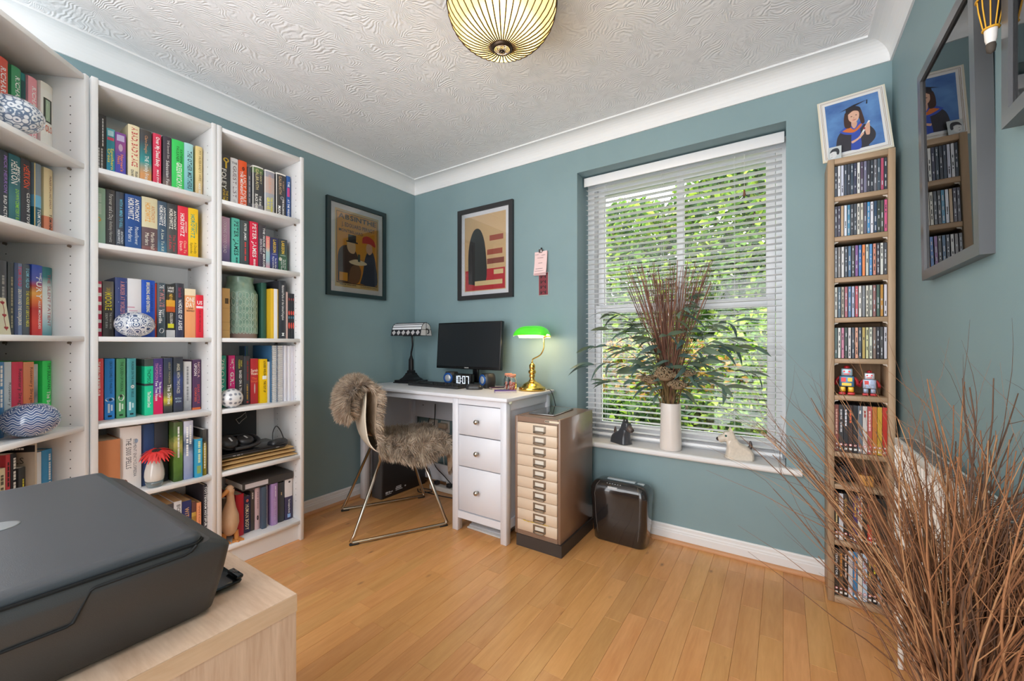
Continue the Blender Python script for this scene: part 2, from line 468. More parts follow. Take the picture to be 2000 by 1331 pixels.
# ------------------------------------------------------------------ window
win = thing('window_1', None, None, (0, 0, 0)); win['kind'] = 'structure'
SILL_Z = 0.472
sp = [(-0.037, 0.452), (-0.037, 0.462), (-0.034, 0.468), (-0.028, 0.472), (0.27, 0.472), (0.27, 0.4555), (0.001, 0.4555), (0.001, 0.442), (-0.028, 0.442), (-0.034, 0.446)]
MB().prism(sp, 1.382, 2.415, 'x').obj('window_sill', TRIM, win)
sp2 = [(-0.037, 0.452), (-0.037, 0.462), (-0.034, 0.468), (-0.028, 0.472), (-0.0005, 0.472), (-0.0005, 0.442), (-0.028, 0.442), (-0.034, 0.446)]
hb = MB()
for xa, xb in ((1.322, 1.382), (2.415, 2.478)): hb.prism(sp2, xa, xb, 'x')
hb.obj('window_sill_horn', TRIM, win)
f = MB()
y0, y1 = 0.165, 0.27
f.box(RX0, y0, 0.472, RX0 + 0.042, y1, RZ1).box(RX1 - 0.042, y0, 0.472, RX1, y1, RZ1).box(RX0 + .042, y0, RZ1 - 0.042, RX1 - .042, y1, RZ1)
f.box(RX0 + .042, y0, 0.472, RX1 - .042, y1, 0.502)
f.rbox(RX0 + .01, y0 - 0.03, 0.472, RX1 - .01, y0 + .005, 0.488, 0.004)
f.obj('frame', UPVC, win)
def sash(x0, x1, z0, z1, ya, yb, st, rt, rb, bar):
    s = MB()
    s.rbox(x0, ya, z0, x0 + st, yb, z1, 0.004).rbox(x1 - st, ya, z0, x1, yb, z1, 0.004)
    s.rbox(x0 + st - .004, ya, z0, x1 - st + .004, yb, z0 + rb, 0.004).rbox(x0 + st - .004, ya, z1 - rt, x1 - st + .004, yb, z1, 0.004)
    o = s.obj('sash', UPVC, win)
    ym = (ya + yb) / 2
    if bar is not None:
        MB().rbox(bar - 0.020, ya + 0.004, z0 + rb - .002, bar + 0.020, yb - 0.004, z1 - rt + .002, 0.006).obj('glazing_bar', UPVC, o)
        spans = ((x0 + st, bar - 0.020), (bar + 0.020, x1 - st))
    else: spans = ((x0 + st, x1 - st),)
    for a, b in spans:
        MB().box(a, ym - 0.002, z0 + rb, b, ym + 0.002, z1 - rt).obj('pane', glass_mat(), o)
    return o
sash(RX0 + .044, RX1 - .044, 1.232, 2.014, 0.222, 0.258, 0.042, 0.040, 0.045, 1.915)   # upper sash
sash(RX0 + .044, RX1 - .044, 0.504, 1.275, 0.178, 0.214, 0.036, 0.048, 0.050, None)    # lower sash

# ------------------------------------------------------------------ venetian blind
BL = mat('white_blind_slat', (240, 240, 242), 0.35)
bl = thing('venetian_blind', 'white horizontal slat blind hanging open in the window recess', 'blind', (1.9, 0.105, 0.49))
bx0, bx1 = RX0 + 0.010 - 1.9, RX1 - 0.008 - 1.9
MB().rbox(bx0, -0.016, 1.522, bx1, 0.028, 1.556, 0.003).obj('headrail', BL, bl)
MB().rbox(bx0 - 0.002, -0.024, 1.506, bx1 + 0.002, -0.0165, 1.560, 0.003).obj('valance', BL, bl)
slat = MB()
hd = 0.0225
pr = []
for k in range(7):
    y = -hd + 2 * hd * k / 6; pr.append((y, 0.0042 * (1 - (y / hd) ** 2) + 0.0 * y))
out = pr + [(y, z - 0.0006) for y, z in reversed(pr)]
slat.prism([(y, z) for y, z in out], bx0 + 0.008, bx1 - 0.008, 'x', smooth=False)
sm = slat.data('slat', BL)
nsl = 49
for i in range(nsl): put('slat', sm, bl, (0, 0.004, 0.035 + i * 0.0302))
MB().rbox(bx0 + 0.006, -0.014, 0.000, bx1 - 0.006, 0.022, 0.016, 0.003).obj('bottom_rail', BL, bl)
CORD = mat('white_cord', (225, 225, 225), 0.7)
for cx in (-0.38, -0.055, 0.30):
    c = MB()
    for yy in (-0.0155, 0.0235): c.tube([(cx, yy, 0.016), (cx, yy, 1.522)], 0.0007, 4)
    c.obj('ladder_cord', CORD, bl)
c = MB(); c.tube([(0.345, -0.021, 1.31), (0.345, -0.021, 1.51)], 0.0008, 4); c.obj('pull_cord', CORD, bl)
MB().lathe([(0.001, 0.03), (0.004, 0.027), (0.005, 0.012), (0.007, 0.0), (0.001, -0.003)], 10, (0.345, -0.021, 1.285)).obj('tassel', mat('brown_acorn', (120, 70, 45), 0.4), bl)

# ------------------------------------------------------------------ garden beyond the glass
random.seed(5)
MB().box(-14, 0.32, -0.30, 14, 22, -0.20).obj('lawn', leaf_mat('lawn_green', (120, 160, 60), 0.0))
tag(bpy.data.objects['lawn'], 'bright green lawn outside the window', 'lawn', kind='structure')
G1 = leaf_mat('leaf_mid_green', (104, 146, 52)); G2 = leaf_mat('leaf_lime', (168, 194, 66)); G3 = leaf_mat('leaf_deep_green', (52, 84, 42)); G4 = leaf_mat('leaf_rust', (190, 140, 70))
BARK = mat('bark_brown', (92, 76, 60), 0.9, bump=0.4, bscale=30)
def leaf_cloud(name, blobs, n, size, mats, parent, wts, flat=0.5):
    mb = MB()
    tot = sum(b[3] * b[4] * b[5] for b in blobs)
    for bx, by, bz, rx, ry, rz in blobs:
        k = int(n * rx * ry * rz / tot)
        for _ in range(k):
            while True:
                p = Vector((random.uniform(-1, 1), random.uniform(-1, 1), random.uniform(-1, 1)))
                if 0.25 < p.length < 1: break
            if p.length < 0.6 and random.random() < 0.7: p = p.normalized() * random.uniform(0.7, 1)
            c = Vector((bx + p.x * rx, by + p.y * ry, bz + p.z * rz))
            d = Vector((random.gauss(0, 1), random.gauss(0, 1), random.gauss(-0.3, 0.6))).normalized()
            w = d.orthogonal().normalized(); w = Matrix.Rotation(random.uniform(0, 6.28), 3, d) @ w
            s = size * random.uniform(0.6, 1.3)
            mi = random.choices(range(len(mats)), wts)[0]
            a = c - d * s * 0.5; e = c + d * s * 0.5; h = d.cross(w) * s * 0.1
            mb.add([a, c + w * s * 0.3 + h, e, c - w * s * 0.3 + h], [(0, 1, 2, 3)], mi)
    o = mb.obj(name, mats, parent); o['kind'] = 'stuff'
    return o
def tree(label, x, y, h, blobs, n, size, mats, wts, cat='tree', name='garden_tree'):
    t = thing(name, label, cat, (x, y, -0.2))
    tr = MB()
    tr.tube(bez([(0, 0, 0), (0.05, 0.02, h * 0.3), (-0.04, 0, h * 0.6), (0.02, 0.03, h * 0.85)], 5), [0.10 - 0.004 * i for i in range(16)], 7)
    for a in range(4):
        q = a * 1.7; tr.tube(bez([(0, 0, h * (0.35 + 0.1 * a)), (math.cos(q) * 0.4, math.sin(q) * 0.3, h * (0.5 + 0.1 * a)), (math.cos(q) * 0.9, math.sin(q) * 0.5, h * (0.6 + 0.1 * a))], 4), [0.045 - 0.004 * i for i in range(9)], 5)
    tr.obj('trunk', BARK, t)
    leaf_cloud('foliage', blobs, n, size, mats, t, wts)
    return t
tree('tall lime green tree beyond the right half of the window', 2.0, 6.4, 4.6, [(0, 0, 3.4, 1.7, 0.9, 1.7), (0.9, -.3, 2.2, 1.2, .8, .9), (-0.7, 0.1, 2.4, 1.1, .8, .9), (0.5, 0.2, 4.6, 1.5, .9, .9)], 15000, 0.17, [G1, G2, G3], (5, 3, 3))
tree('mid green tree beyond the middle of the window', -0.75, 6.2, 4.0, [(0, 0, 2.4, 1.4, .9, 1.1), (0.5, 0.1, 3.5, .9, .7, .8)], 9000, 0.16, [G1, G2, G3], (6, 3, 2))
tree('pale green tree beyond the left edge of the window', -4.0, 6.0, 3.0, [(0, 0, 2.2, 1.2, .8, 1.1)], 5000, 0.15, [G1, G2], (4, 4))
hd_ = thing('hedge', 'long dense hedge across the back of the garden', 'hedge', (-0.6, 8.3, -0.2))
leaf_cloud('foliage', [(-3.5, 0, 1.0, 1.5, .7, 1.1), (-1.6, 0, 1.05, 1.5, .7, 1.2), (0.4, 0, 1.1, 1.5, .7, 1.2), (2.4, 0, 1.1, 1.5, .7, 1.2), (4.2, 0, 1.1, 1.4, .7, 1.2)], 12000, 0.16, [G1, G3, G2], hd_, (4, 3, 2))
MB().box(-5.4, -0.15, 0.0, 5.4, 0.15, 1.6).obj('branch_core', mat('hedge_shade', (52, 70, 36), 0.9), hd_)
bwm, nt, b = _new('garden_brick'); br = N(nt, 'ShaderNodeTexBrick'); br.inputs['Scale'].default_value = 5.0
br.inputs['Color1'].default_value = rgb((186, 110, 80)); br.inputs['Color2'].default_value = rgb((206, 138, 104)); br.inputs['Mortar'].default_value = rgb((200, 190, 178))
tc = N(nt, 'ShaderNodeTexCoord'); mp = N(nt, 'ShaderNodeMapping'); mp.inputs['Rotation'].default_value = (PI / 2, 0, 0); L(nt, tc, 'Object', mp, 0); L(nt, mp, 0, br, 'Vector'); L(nt, br, 'Color', b, 'Base Color')
tag(MB().box(-7.0, 9.2, -0.2, 8.0, 9.4, 1.75).obj('garden_wall', bwm), 'red brick garden wall behind the hedge', 'wall')
def shrub(label, x, y, blobs, n, size, mats, wts):
    t = thing('garden_shrub', label, 'shrub', (x, y, -0.2))
    s = MB()
    for k in range(7):
        a = k * 0.9; s.tube(bez([(0, 0, 0), (0.1 * math.cos(a), 0.1 * math.sin(a), 0.3), (0.25 * math.cos(a), 0.2 * math.sin(a), 0.7)], 3), 0.012, 5)
    s.obj('stem', BARK, t); leaf_cloud('foliage', blobs, n, size, mats, t, wts); return t
shrub('dark green shrub just outside the lower left pane', 0.55, 1.75, [(0, 0, 0.42, .62, .38, .40), (0.5, 0, .34, .5, .35, .32)], 5200, 0.075, [G3, G1, G2], (7, 2, 1))
shrub('dark green shrub just outside the lower middle of the window', 1.55, 1.7, [(0, 0, 0.38, .55, .36, .38), (0.35, .1, .5, .4, .35, .3)], 5000, 0.075, [G3, G1, G2], (7, 2, 2))
shrub('bright leafy shrub just outside the lower right pane', 2.35, 2.2, [(0, 0, 0.3, .34, .3, .32)], 1800, 0.08, [G2, G1, G3], (4, 4, 2))
shrub('rust and yellow flowering shrub in the middle of the garden', 0.7, 4.4, [(0, 0, 0.8, 1.3, .5, .62), (-1.2, .1, .7, .9, .5, .55)], 5200, 0.10, [G4, G2, G1, G3], (4, 3, 2, 2))
shrub('yellow green shrub beyond the right of the lower pane', 2.1, 4.8, [(0, 0, 0.9, .75, .5, .85)], 3400, 0.11, [G2, G1, G3], (5, 3, 2))
# ================================================================== bookcases
LAM = mat('white_laminate', (232, 231, 231), 0.42)
HOLE = mat('shelf_pin_hole', (70, 66, 64), 0.8)
SHZ = {1: 1.690, 2: 1.411, 3: 1.062, 4: 0.736, 5: 0.450, 6: 0.106}
CASES = {'L': ((0.558, -2.142), 135), 'M': ((0.29, -1.857), 90), 'R': ((0.29, -1.456), 90)}
CW, CD, CT = 0.3995, 0.28, 0.0185
CLAB = {'L': 'white bookcase set across the corner at the left edge of the picture',
        'M': 'white bookcase in the middle of the three',
        'R': 'white bookcase nearest the desk with the green vase on its third shelf'}
def case_frame(c):
    (ox, oy), a = CASES[c]; return ox, oy, math.radians(a)
hole_mb = MB().lathe([(0.0022, 0.0), (0.0022, 0.0006)], 8, axis='x'); hole_me = None
for c in 'LMR':
    ox, oy, a = case_frame(c)
    t = thing('bookcase', CLAB[c], 'bookcase', (ox, oy, 0), a, 'white bookcases along the left wall')
    for x in (0.0, CW - CT): MB().rbox(x, 0, 0.001, x + CT, CD, 2.02, 0.0008, 1).obj('side_panel', LAM, t)
    MB().rbox(CT, 0.003, 1.998, CW - CT, CD, 2.016, 0.0008, 1).obj('top_panel', LAM, t)
    MB().box(CT, CD - 0.008, 0.08, CW - CT, CD - 0.003, 1.998).obj('back_panel', LAM, t)
    for k, z in SHZ.items():
        nm = 'bottom_panel' if k == 6 else 'shelf'
        MB().rbox(CT + 0.0006, 0.002, z - 0.0185, CW - CT - 0.0006, CD - 0.009, z, 0.0008, 1).obj(nm, LAM, t)
    MB().box(CT, 0.022, 0.001, CW - CT, 0.038, 0.0870).obj('plinth', LAM, t)
    hm = MB()
    for yy in (0.045, 0.235):
        z = 0.2
        while z < 1.95:
            if all(abs(z - (s - 0.009)) > 0.012 for s in SHZ.values()):
                hm.lathe([(0.0021, CW - CT - 0.0004), (0.0021, CW - CT)], 8, (0, yy, z), axis='x')
            z += 0.032
    hm.obj('pin_holes', HOLE, t)['kind'] = 'stuff'
    pn = MB()
    for k, z in SHZ.items():
        if k < 6:
            for yy in (0.045, 0.235): pn.lathe([(0.0045, CW - CT - 0.009), (0.0045, CW - CT - 0.0002)], 8, (0, yy, z - 0.0235), axis='x')
    pn.obj('shelf_pins', mat('brown_pin', (120, 105, 92), 0.5), t)['kind'] = 'stuff'

# ------------------------------------------------------------------ books
PAGE = mat('paper_page_edges', (226, 214, 190), 0.9, var=0.06, vscale=400)
PAGEW = mat('white_page_edges', (238, 235, 230), 0.9)
PAGET = mat('tan_page_edges', (196, 158, 112), 0.9, var=0.08, vscale=300)
def book(c, s, u0, u1, h, rec, col, texts, label, depth=0.152, hard=True, pages=None, z=None, roll=0.0, patches=(), cat='book', name='book', group='books on the white bookcases', matr=0.38, extra=None):
    ox, oy, a = case_frame(c)
    if z is None: z = SHZ[s] + 0.0004
    if c == 'L': rec = rec - 0.018
    U = Vector((math.cos(a), math.sin(a), 0)); V = Vector((-math.sin(a), math.cos(a), 0))
    p = Vector((ox, oy, 0)) + U * u0 + V * rec + Vector((0, 0, z))
    depth = min(depth, CD - 0.0105 - rec)
    t = thing(name, label, cat, p, a, group)
    if roll: t.rotation_euler = (0, roll, a)
    w = u1 - u0; bul = min(0.004, w * 0.12) if hard else min(0.0018, w * 0.06); th = 0.0022 if hard else 0.0007
    th = min(th, w * 0.15)
    if isinstance(col, str): m = mat('cover_' + label[:46], col, matr, var=0.05, vscale=25)
    elif callable(col): m = col()
    else:
        kind, stops = col
        m = ramp_mat('cover_' + label[:46], [(q, k) for q, k in stops], 'CONSTANT' if kind == 'c' else 'LINEAR', matr, noisy=0.35 if kind == 'n' else 0.0, nscale=40)
    def sy(x): return -bul * (1 - (2 * x / w - 1) ** 2)
    ns = 8; outer = [(0, depth)] + [(w * k / ns, sy(w * k / ns)) for k in range(ns + 1)] + [(w, depth)]
    inner = [(w - th, depth), (w - th, 0.004), (th, 0.004), (th, depth)]
    mb = MB(); mb.prism(outer + inner, 0, h, 'z'); mb.obj('cover', m, t)
    e = 0.003 if hard else 0.0003
    MB().box(th, 0.0045, e, w - th, depth - e, h - e).obj('pages', pages or (PAGE if hard else PAGEW), t)
    if texts or patches:
        tm = MB(); mats = []; idx = {}
        def mi(cc):
            if cc not in idx:
                idx[cc] = len(mats); mats.append(mat('print_' + cc, cc, 0.5))
            return idx[cc]
        warp = lambda q: Vector((q.x, sy(min(max(q.x, 0), w)) - 0.0005, q.z))
        warp2 = lambda q: Vector((q.x, sy(min(max(q.x, 0), w)) - 0.0003, q.z))
        for q in patches:      # printed panels: colour, t0, t1 from top, x0, x1 across
            cc, t0, t1, xa, xb = q[:5]
            if len(q) > 5 and q[5] == 'o':
                poly = [Vector((w * ((xa + xb) / 2 + (xb - xa) / 2 * math.cos(k * PI / 8)), 0, h * (1 - (t0 + t1) / 2) + h * (t1 - t0) / 2 * math.sin(k * PI / 8))) for k in range(16)]
                tm.add([warp2(v) for v in poly], [tuple(range(16))], mi(cc))
            else:
                n_ = 4; P_ = []
                for k in range(n_ + 1):
                    x = w * (xa + (xb - xa) * k / n_)
                    P_ += [warp2(Vector((x, 0, h * (1 - t1)))), warp2(Vector((x, 0, h * (1 - t0))))]
                tm.add(P_, [(2 * k, 2 * k + 2, 2 * k + 3, 2 * k + 1) for k in range(n_)], mi(cc))
        for q in texts:
            st, cc, t0, t1, lat, sz = q[:6]; bold = q[6] if len(q) > 6 else 1
            if bold == 'h':    # read across the spine
                text(tm, st, (w * (0.5 - lat), 0, h * (1 - t0)), (1, 0, 0), (0, 0, 1), w * 2 * lat, h * sz, mi(cc), 1, warp=warp)
            else:
                text(tm, st, (w * (0.5 + lat), 0, h * (1 - t0)), (0, 0, -1), (1, 0, 0), h * (t1 - t0), w * sz, mi(cc), bold, warp=warp)
        tm.obj('lettering', mats, t)
    return t
WH, BK = '#f2f2f0', '#1c1c1e'
B = book
SL = -0.022
# ---- corner bookcase (left edge of the picture)
B('L', 1, .186, .225, .253, .12, '#dd5a48', [('RICHARD COLES', WH, .12, .8, .02, .40)], 'coral hardback at the left end of the corner bookcase top row')
B('L', 1, .239, .270, .253, .122, '#3f9a68', [('RICHARD COLES', WH, .12, .8, .02, .44)], 'green hardback second in the corner bookcase top row', )
B('L', 1, .2715, .2945, .252, .128, '#137a78', [], 'teal slim hardback between the green and pink books, corner bookcase top row', patches=[('#17494a', .1, .8, .2, .7)])
B('L', 1, .296, .328, .255, .122, '#f0a0ac', [('RICHARD COLES', WH, .12, .8, .02, .42)], 'pink hardback in the corner bookcase top row')
B('L', 1, .334, .380, .262, .116, ('c', [(0, '#f0efe9'), (.9, '#efece2')]), [('POLO', '#d06a50', .60, .1, .36, .085, 'h')], 'white hardback titled POLO with a picture panel on its spine', patches=[('#3c4038', .20, .52, .16, .84), ('#a8bfa4', .22, .50, .30, .66), ('#c8d8bc', .26, .48, .36, .56, 'o')])
B('L', 2, .189, .220, .236, .115, '#3c424e', [('MICK HERRON', '#9a7ac8', .06, .56, .1, .36), ('BAD ACTORS', WH, .6, .97, .06, .34)], 'dark slate hardback titled BAD ACTORS')
B('L', 2, .2215, .261, .237, .115, ('l', [(0, '#1d6a72'), (.4, '#4d8890'), (.7, '#1d6670'), (1, '#2a6f78')]), [('MICK', WH, .14, .36, .24, .26), ('HERRON', WH, .08, .40, -.14, .42), ('DOWN CEMETERY ROAD', '#9be04a', .46, .97, .1, .30)], 'teal hardback titled DOWN CEMETERY ROAD')
B('L', 2, .262, .295, .240, .115, ('l', [(0, '#2a7f86'), (.12, '#3d3c44'), (1, '#403d44')]), [('MICK', '#f2603a', .14, .36, .27, .22), ('HERRON', '#f2603a', .08, .40, -.08, .44), ('CLOWN TOWN', WH, .46, .97, .14, .36)], 'charcoal hardback titled CLOWN TOWN')
B('L', 2, .306, .332, .243, .113, ('c', [(0, '#2f6a80'), (.38, '#79bfe2'), (.55, '#8d99a4')]), [('TOM HINDLE', WH, .64, .97, .05, .44)], 'grey and blue hardback between the charcoal and cream books, corner bookcase second row', patches=[('#f0d68a', 0, 1, 0, .10)])
B('L', 2, .342, .376, .243, .113, ('c', [(0, '#e58a66'), (.30, '#f0dcae')]), [('MURDER ON LAKE GARDA', '#8a5238', .10, .58, .1, .26, 0), ('TOM HINDLE', '#3a2620', .66, .97, .1, .30)], 'cream and orange hardback titled MURDER ON LAKE GARDA')
B('L', 3, .187, .219, .237, .118, '#4c4f54', [('~~~ ~~~~~~', '#9a9a98', .2, .6, 0, .3, 0)], 'dark grey book at the left end of the corner bookcase third row')
B('L', 3, .225, .245, .237, .12, '#3f4648', [('~~~ ~~~~~~ ~~ ~~~~', '#a39a7c', .2, .9, 0, .34, 0)], 'dark green-grey slim book with dull gold lettering, corner bookcase third row')
B('L', 3, .246, .270, .238, .118, '#7d8fb4', [('TOM HEAD', '#dc3a5c', .04, .32, .05, .46), ('DEATH AND THE CONJUROR', '#f0ead2', .36, .86, .05, .46)], 'slate blue hardback titled DEATH AND THE CONJUROR', patches=[('#4e5c84', 0, 1, .0, .3)])
B('L', 3, .2715, .297, .239, .118, '#56606a', [('TOM HEAD', '#8fd4e8', .05, .33, .05, .46), ("THE HOUSE AT DEVIL'S NECK", '#e8e04a', .37, .88, .05, .42)], "charcoal hardback titled THE HOUSE AT DEVIL'S NECK")
B('L', 3, .298, .336, .243, .113, ('l', [(0, '#d8303a'), (.2, '#e8483c'), (.38, '#c83430'), (.5, '#f0803a'), (.6, '#f0b050'), (.7, '#c04848'), (.78, '#5a62b8'), (1, '#2a52c0')]), [('THE', WH, .10, .18, .2, .2), ('FURY', WH, .17, .48, .06, .52), ('ALEX MICHAELIDES', WH, .50, .90, .1, .24)], 'sunset blue and red hardback titled THE FURY')
B('L', 3, .3385, .377, .243, .116, ('l', [(0, '#4f93a2'), (.15, '#9cc8d0'), (.35, '#e8ecec'), (.7, '#d8e6e6'), (.85, '#2f7f84'), (1, '#1f6f76')]), [('THE SILENT PATIENT', '#b0505a', .10, .86, .08, .32, 0)], 'teal and white hardback titled THE SILENT PATIENT')
B('L', 4, .191, .2125, .241, .12, '#4d8cc0', [('~~~~~ ~~~~', WH, .05, .6, 0, .4, 0)], 'pale blue hardback at the left end of the corner bookcase fourth row')
B('L', 4, .2135, .2365, .240, .12, '#cdd9e2', [('Rosemary Shrager', '#4c5664', .28, .86, .18, .42, 0)], 'ice white hardback in the corner bookcase fourth row')
B('L', 4, .238, .275, .239, .12, '#e0345a', [('Rosemary Shrager', BK, .10, .66, .14, .34, 0)], 'crimson hardback in the corner bookcase fourth row', patches=[(WH, .58, .68, .3, .75, 'o')])
B('L', 4, .2765, .314, .237, .12, ('l', [(0, '#d87a3c'), (.5, '#e88a5a'), (1, '#e89a70')]), [('Rosemary Shrager', '#5a3026', .08, .60, .16, .32, 0)], 'orange hardback in the corner bookcase fourth row')
B('L', 4, .3155, .339, .228, .128, ('n', [(.2, '#d8d8da'), (.5, '#74747c'), (.8, '#c4c4c8')]), [], 'grey photographic paperback beside the bright green book, corner bookcase fourth row', hard=False)
B('L', 4, .343, .377, .238, .118, '#2ae264', [('TIM SULLIVAN', '#123a1c', .03, .42, .1, .36, 0), ('The Bookseller', WH, .45, .90, .06, .40)], 'bright green hardback titled The Bookseller')
B('L', 5, .146, .168, .20, .08, '#e2d8b8', [('~~~ ~~~~~~ ~~~~~', '#5c5846', .1, .9, 0, .5, 0)], 'cream slim book at the left end of the corner bookcase fifth row', hard=False)
B('L', 5, .170, .1835, .238, .08, '#c8404c', [('~~~~~', '#3a1a1c', .1, .42, 0, .5, 0), ('~~~~~~~~~', WH, .5, .95, 0, .6)], 'red slim book in the corner bookcase fifth row', hard=False)
B('L', 5, .185, .2035, .237, .08, '#24242a', [('~~~~ ~~~ ~~~', WH, .06, .5, .1, .55), ('~~~~~~ ~~~~~~', '#c8c8c8', .55, .98, .1, .3)], 'black paperback with white lettering, corner bookcase fifth row', hard=False)
B('L', 5, .2045, .2265, .186, .075, '#3a3c3e', [('~~~ ~~~~~ ~~ ~~~~~', '#e8e04a', .2, .98, .1, .3)], 'charcoal short paperback with yellow lettering, corner bookcase fifth row', hard=False)
B('L', 5, .228, .2345, .262, .05, '#b8aa98', [], 'grey beige BRUSSELS picture book leaning large behind the others', hard=False, depth=0.21)
B('L', 5, .2360, .2450, .18, .10, '#b6b8bc', [], 'light grey slim book beside the white notebook, corner bookcase fifth row', hard=False)
B('L', 5, .2465, .300, .178, .105, '#e8e4e4', [], 'white thick notebook in the corner bookcase fifth row', hard=False)
B('L', 5, .302, .331, .21, .112, '#dfe4ea', [], 'white worn paperback beside the sky blue book, corner bookcase fifth row', hard=False)
B('L', 5, .333, .372, .212, .112, '#2f8fc8', [('~~~ ~~~~~~~~ ~~ ~~~~~~', WH, .08, .86, .14, .28, 0)], 'sky blue hardback in the corner bookcase fifth row')
# ---- middle bookcase
B('M', 1, .024, .0585, .234, .09, '#2b2b2e', [('~~~~~~~~~', '#e6e6e6', .06, .52, 0, .62), ('~~~~~~~~', '#b8b8b8', .56, .94, 0, .5)], 'black hardback with white block lettering, left end of the middle bookcase top row')
B('M', 1, .0595, .083, .191, .09, ('l', [(0, '#2aa4cc'), (.5, '#1f8ea4'), (.8, '#1e8a98'), (1, '#58b8c8')]), [('Southern', '#ece24a', .40, .84, .18, .34), ('Cross', '#ece24a', .42, .70, -.2, .34)], 'turquoise paperback titled Southern Cross', hard=False, patches=[('#d8506a', .18, .24, .1, .9), ('#b8e0ea', .04, .15, .15, .85)])
B('M', 1, .084, .116, .187, .09, ('l', [(0, '#4a52c0'), (.5, '#5f4cb0'), (.7, '#9a4a8c'), (1, '#8448a4')]), [("Hornet's", '#f08a4a', .46, .82, .12, .26), ('Nest', '#f08a4a', .5, .68, -.16, .26)], "purple paperback titled Hornet's Nest", hard=False, patches=[('#c8a8c0', .24, .40, .3, .7, 'o'), ('#c8b8e0', .05, .18, .15, .85)])
B('M', 1, .121, .156, .232, .083, '#efe2bc', [('A BAD, BAD PLACE', '#c83a3c', .04, .72, .05, .50), ('FRANCES', '#2a2a34', .80, .97, .2, .22), ('CRAWFORD', '#2a2a34', .78, .98, -.16, .22)], 'cream hardback titled A BAD, BAD PLACE')
B('M', 1, .158, .195, .229, .085, ('l', [(0, '#e0a46a'), (.2, '#dd9a5c'), (.42, '#2a9494'), (.62, '#2a7076'), (.8, '#3c424a'), (1, '#4a4440')]), [('Claire Douglas', '#d49a6a', .10, .42, .02, .24, 0), ('THE Family Friend', '#e8f0ee', .46, .94, .06, .34, 0)], 'hardback shading from charcoal through teal to orange titled The Family Friend')
B('M', 1, .200, .227, .230, .085, '#dc3256', [('Over My Dead Body', WH, .06, .60, .05, .44), ('MAZ EVANS', WH, .66, .97, .05, .24)], 'crimson hardback titled Over My Dead Body')
B('M', 1, .233, .262, .232, .085, ('l', [(0, '#8a7468'), (.3, '#4a4048'), (1, '#3a3440')]), [('THE Seventh Son', '#d8d4d0', .06, .40, .1, .26, 0), ('Sebastian Faulks', '#eceae8', .44, .98, .02, .36, 0)], 'plum hardback titled The Seventh Son')
B('M', 1, .263, .306, .232, .085, '#37d060', [('KATHERINE', '#123a1a', .16, .42, .26, .22, 0), ('FAULKNER', '#123a1a', .12, .40, -.04, .22, 0), ('GREENWICH PARK', WH, .42, .99, .08, .42)], 'vivid green hardback titled GREENWICH PARK')
B('M', 1, .307, .340, .234, .085, ('l', [(0, '#6ab0bc'), (.5, '#8ec8cc'), (1, '#a8d8da')]), [('THE OTHER MOTHERS', '#1e3a48', .14, .86, .08, .46)], 'pale aqua hardback titled THE OTHER MOTHERS')
B('M', 1, .349, .375, .236, .085, ('l', [(0, '#d8b88a'), (.5, '#e4cc8e'), (1, '#e0c684')]), [("MY HUSBAND'S WIFE", '#8a6a34', .08, .66, .1, .34, 0), ('ALICE FEENEY', WH, .70, .98, .06, .26)], "straw yellow hardback titled MY HUSBAND'S WIFE")
B('M', 2, .024, .0565, .228, .09, '#9cc0aa', [('~~~~~ ~~~~~~', '#c0d8c8', .1, .45, 0, .3, 0)], 'sage green book at the left end of the middle bookcase second row', patches=[('#e0a850', .50, .58, .15, .6, 'o')])
B('M', 2, .058, .084, .230, .09, '#4e4c50', [('Forever and a Day', '#e4e2e0', .08, .52, .02, .44, 0), ('Anthony Horowitz', '#d8d6d4', .54, .90, .02, .36, 0)], 'dark grey hardback titled Forever and a Day')
B('M', 2, .086, .111, .229, .09, '#49505e', [('WITH A MIND TO KILL', '#6cc0e0', .12, .62, .1, .34), ('ANTHONY', '#dfe2e6', .68, .90, .22, .26), ('HOROWITZ', '#dfe2e6', .66, .90, -.16, .26)], 'slate hardback titled WITH A MIND TO KILL')
B('M', 2, .1125, .162, .227, .084, ('l', [(0, '#3a62a0'), (.4, '#1e4e94'), (1, '#2a559c')]), [('ANTHONY', WH, .06, .46, .22, .26), ('HOROWITZ', WH, .06, .44, -.16, .32), ('Moonflower', '#dfe6f0', .56, .88, .2, .24, 0), ('Murders', '#dfe6f0', .58, .84, -.2, .24, 0)], 'royal blue thick hardback titled Moonflower Murders')
B('M', 2, .1635, .214, .232, .084, ('c', [(0, '#8a5c5c'), (.12, '#6a5458'), (.46, '#e2d8b4')]), [('ANTHONY', '#d8a06a', .14, .44, .2, .24), ('HOROWITZ', '#e8a440', .10, .44, -.14, .30), ('Marble Hall', '#f0e8d8', .62, .92, .18, .24, 0), ('Murders', '#f0e8d8', .64, .86, -.18, .24, 0)], 'cream and brown thick hardback titled Marble Hall Murders')
B('M', 2, .215, .246, .229, .085, ('l', [(0, '#4a8aa8'), (.3, '#3c5670'), (1, '#44596e')]), [('ANTHONY', WH, .10, .46, .24, .24), ('HOROWITZ', WH, .08, .45, -.14, .34), ('A Line To Kill', '#e4ead8', .52, .92, .02, .30, 0)], 'steel blue hardback titled A Line To Kill')
B('M', 2, .247, .2825, .228, .085, ('l', [(0, '#5c5a58'), (1, '#3a3e42')]), [('ANTHONY', '#eceadf', .12, .48, .24, .24), ('HOROWITZ', '#eceadf', .10, .48, -.14, .32), ('The Twist', '#e03a48', .58, .90, .16, .24, 0), ('of a Knife', '#e03a48', .60, .86, -.2, .24, 0)], 'charcoal hardback titled The Twist of a Knife')
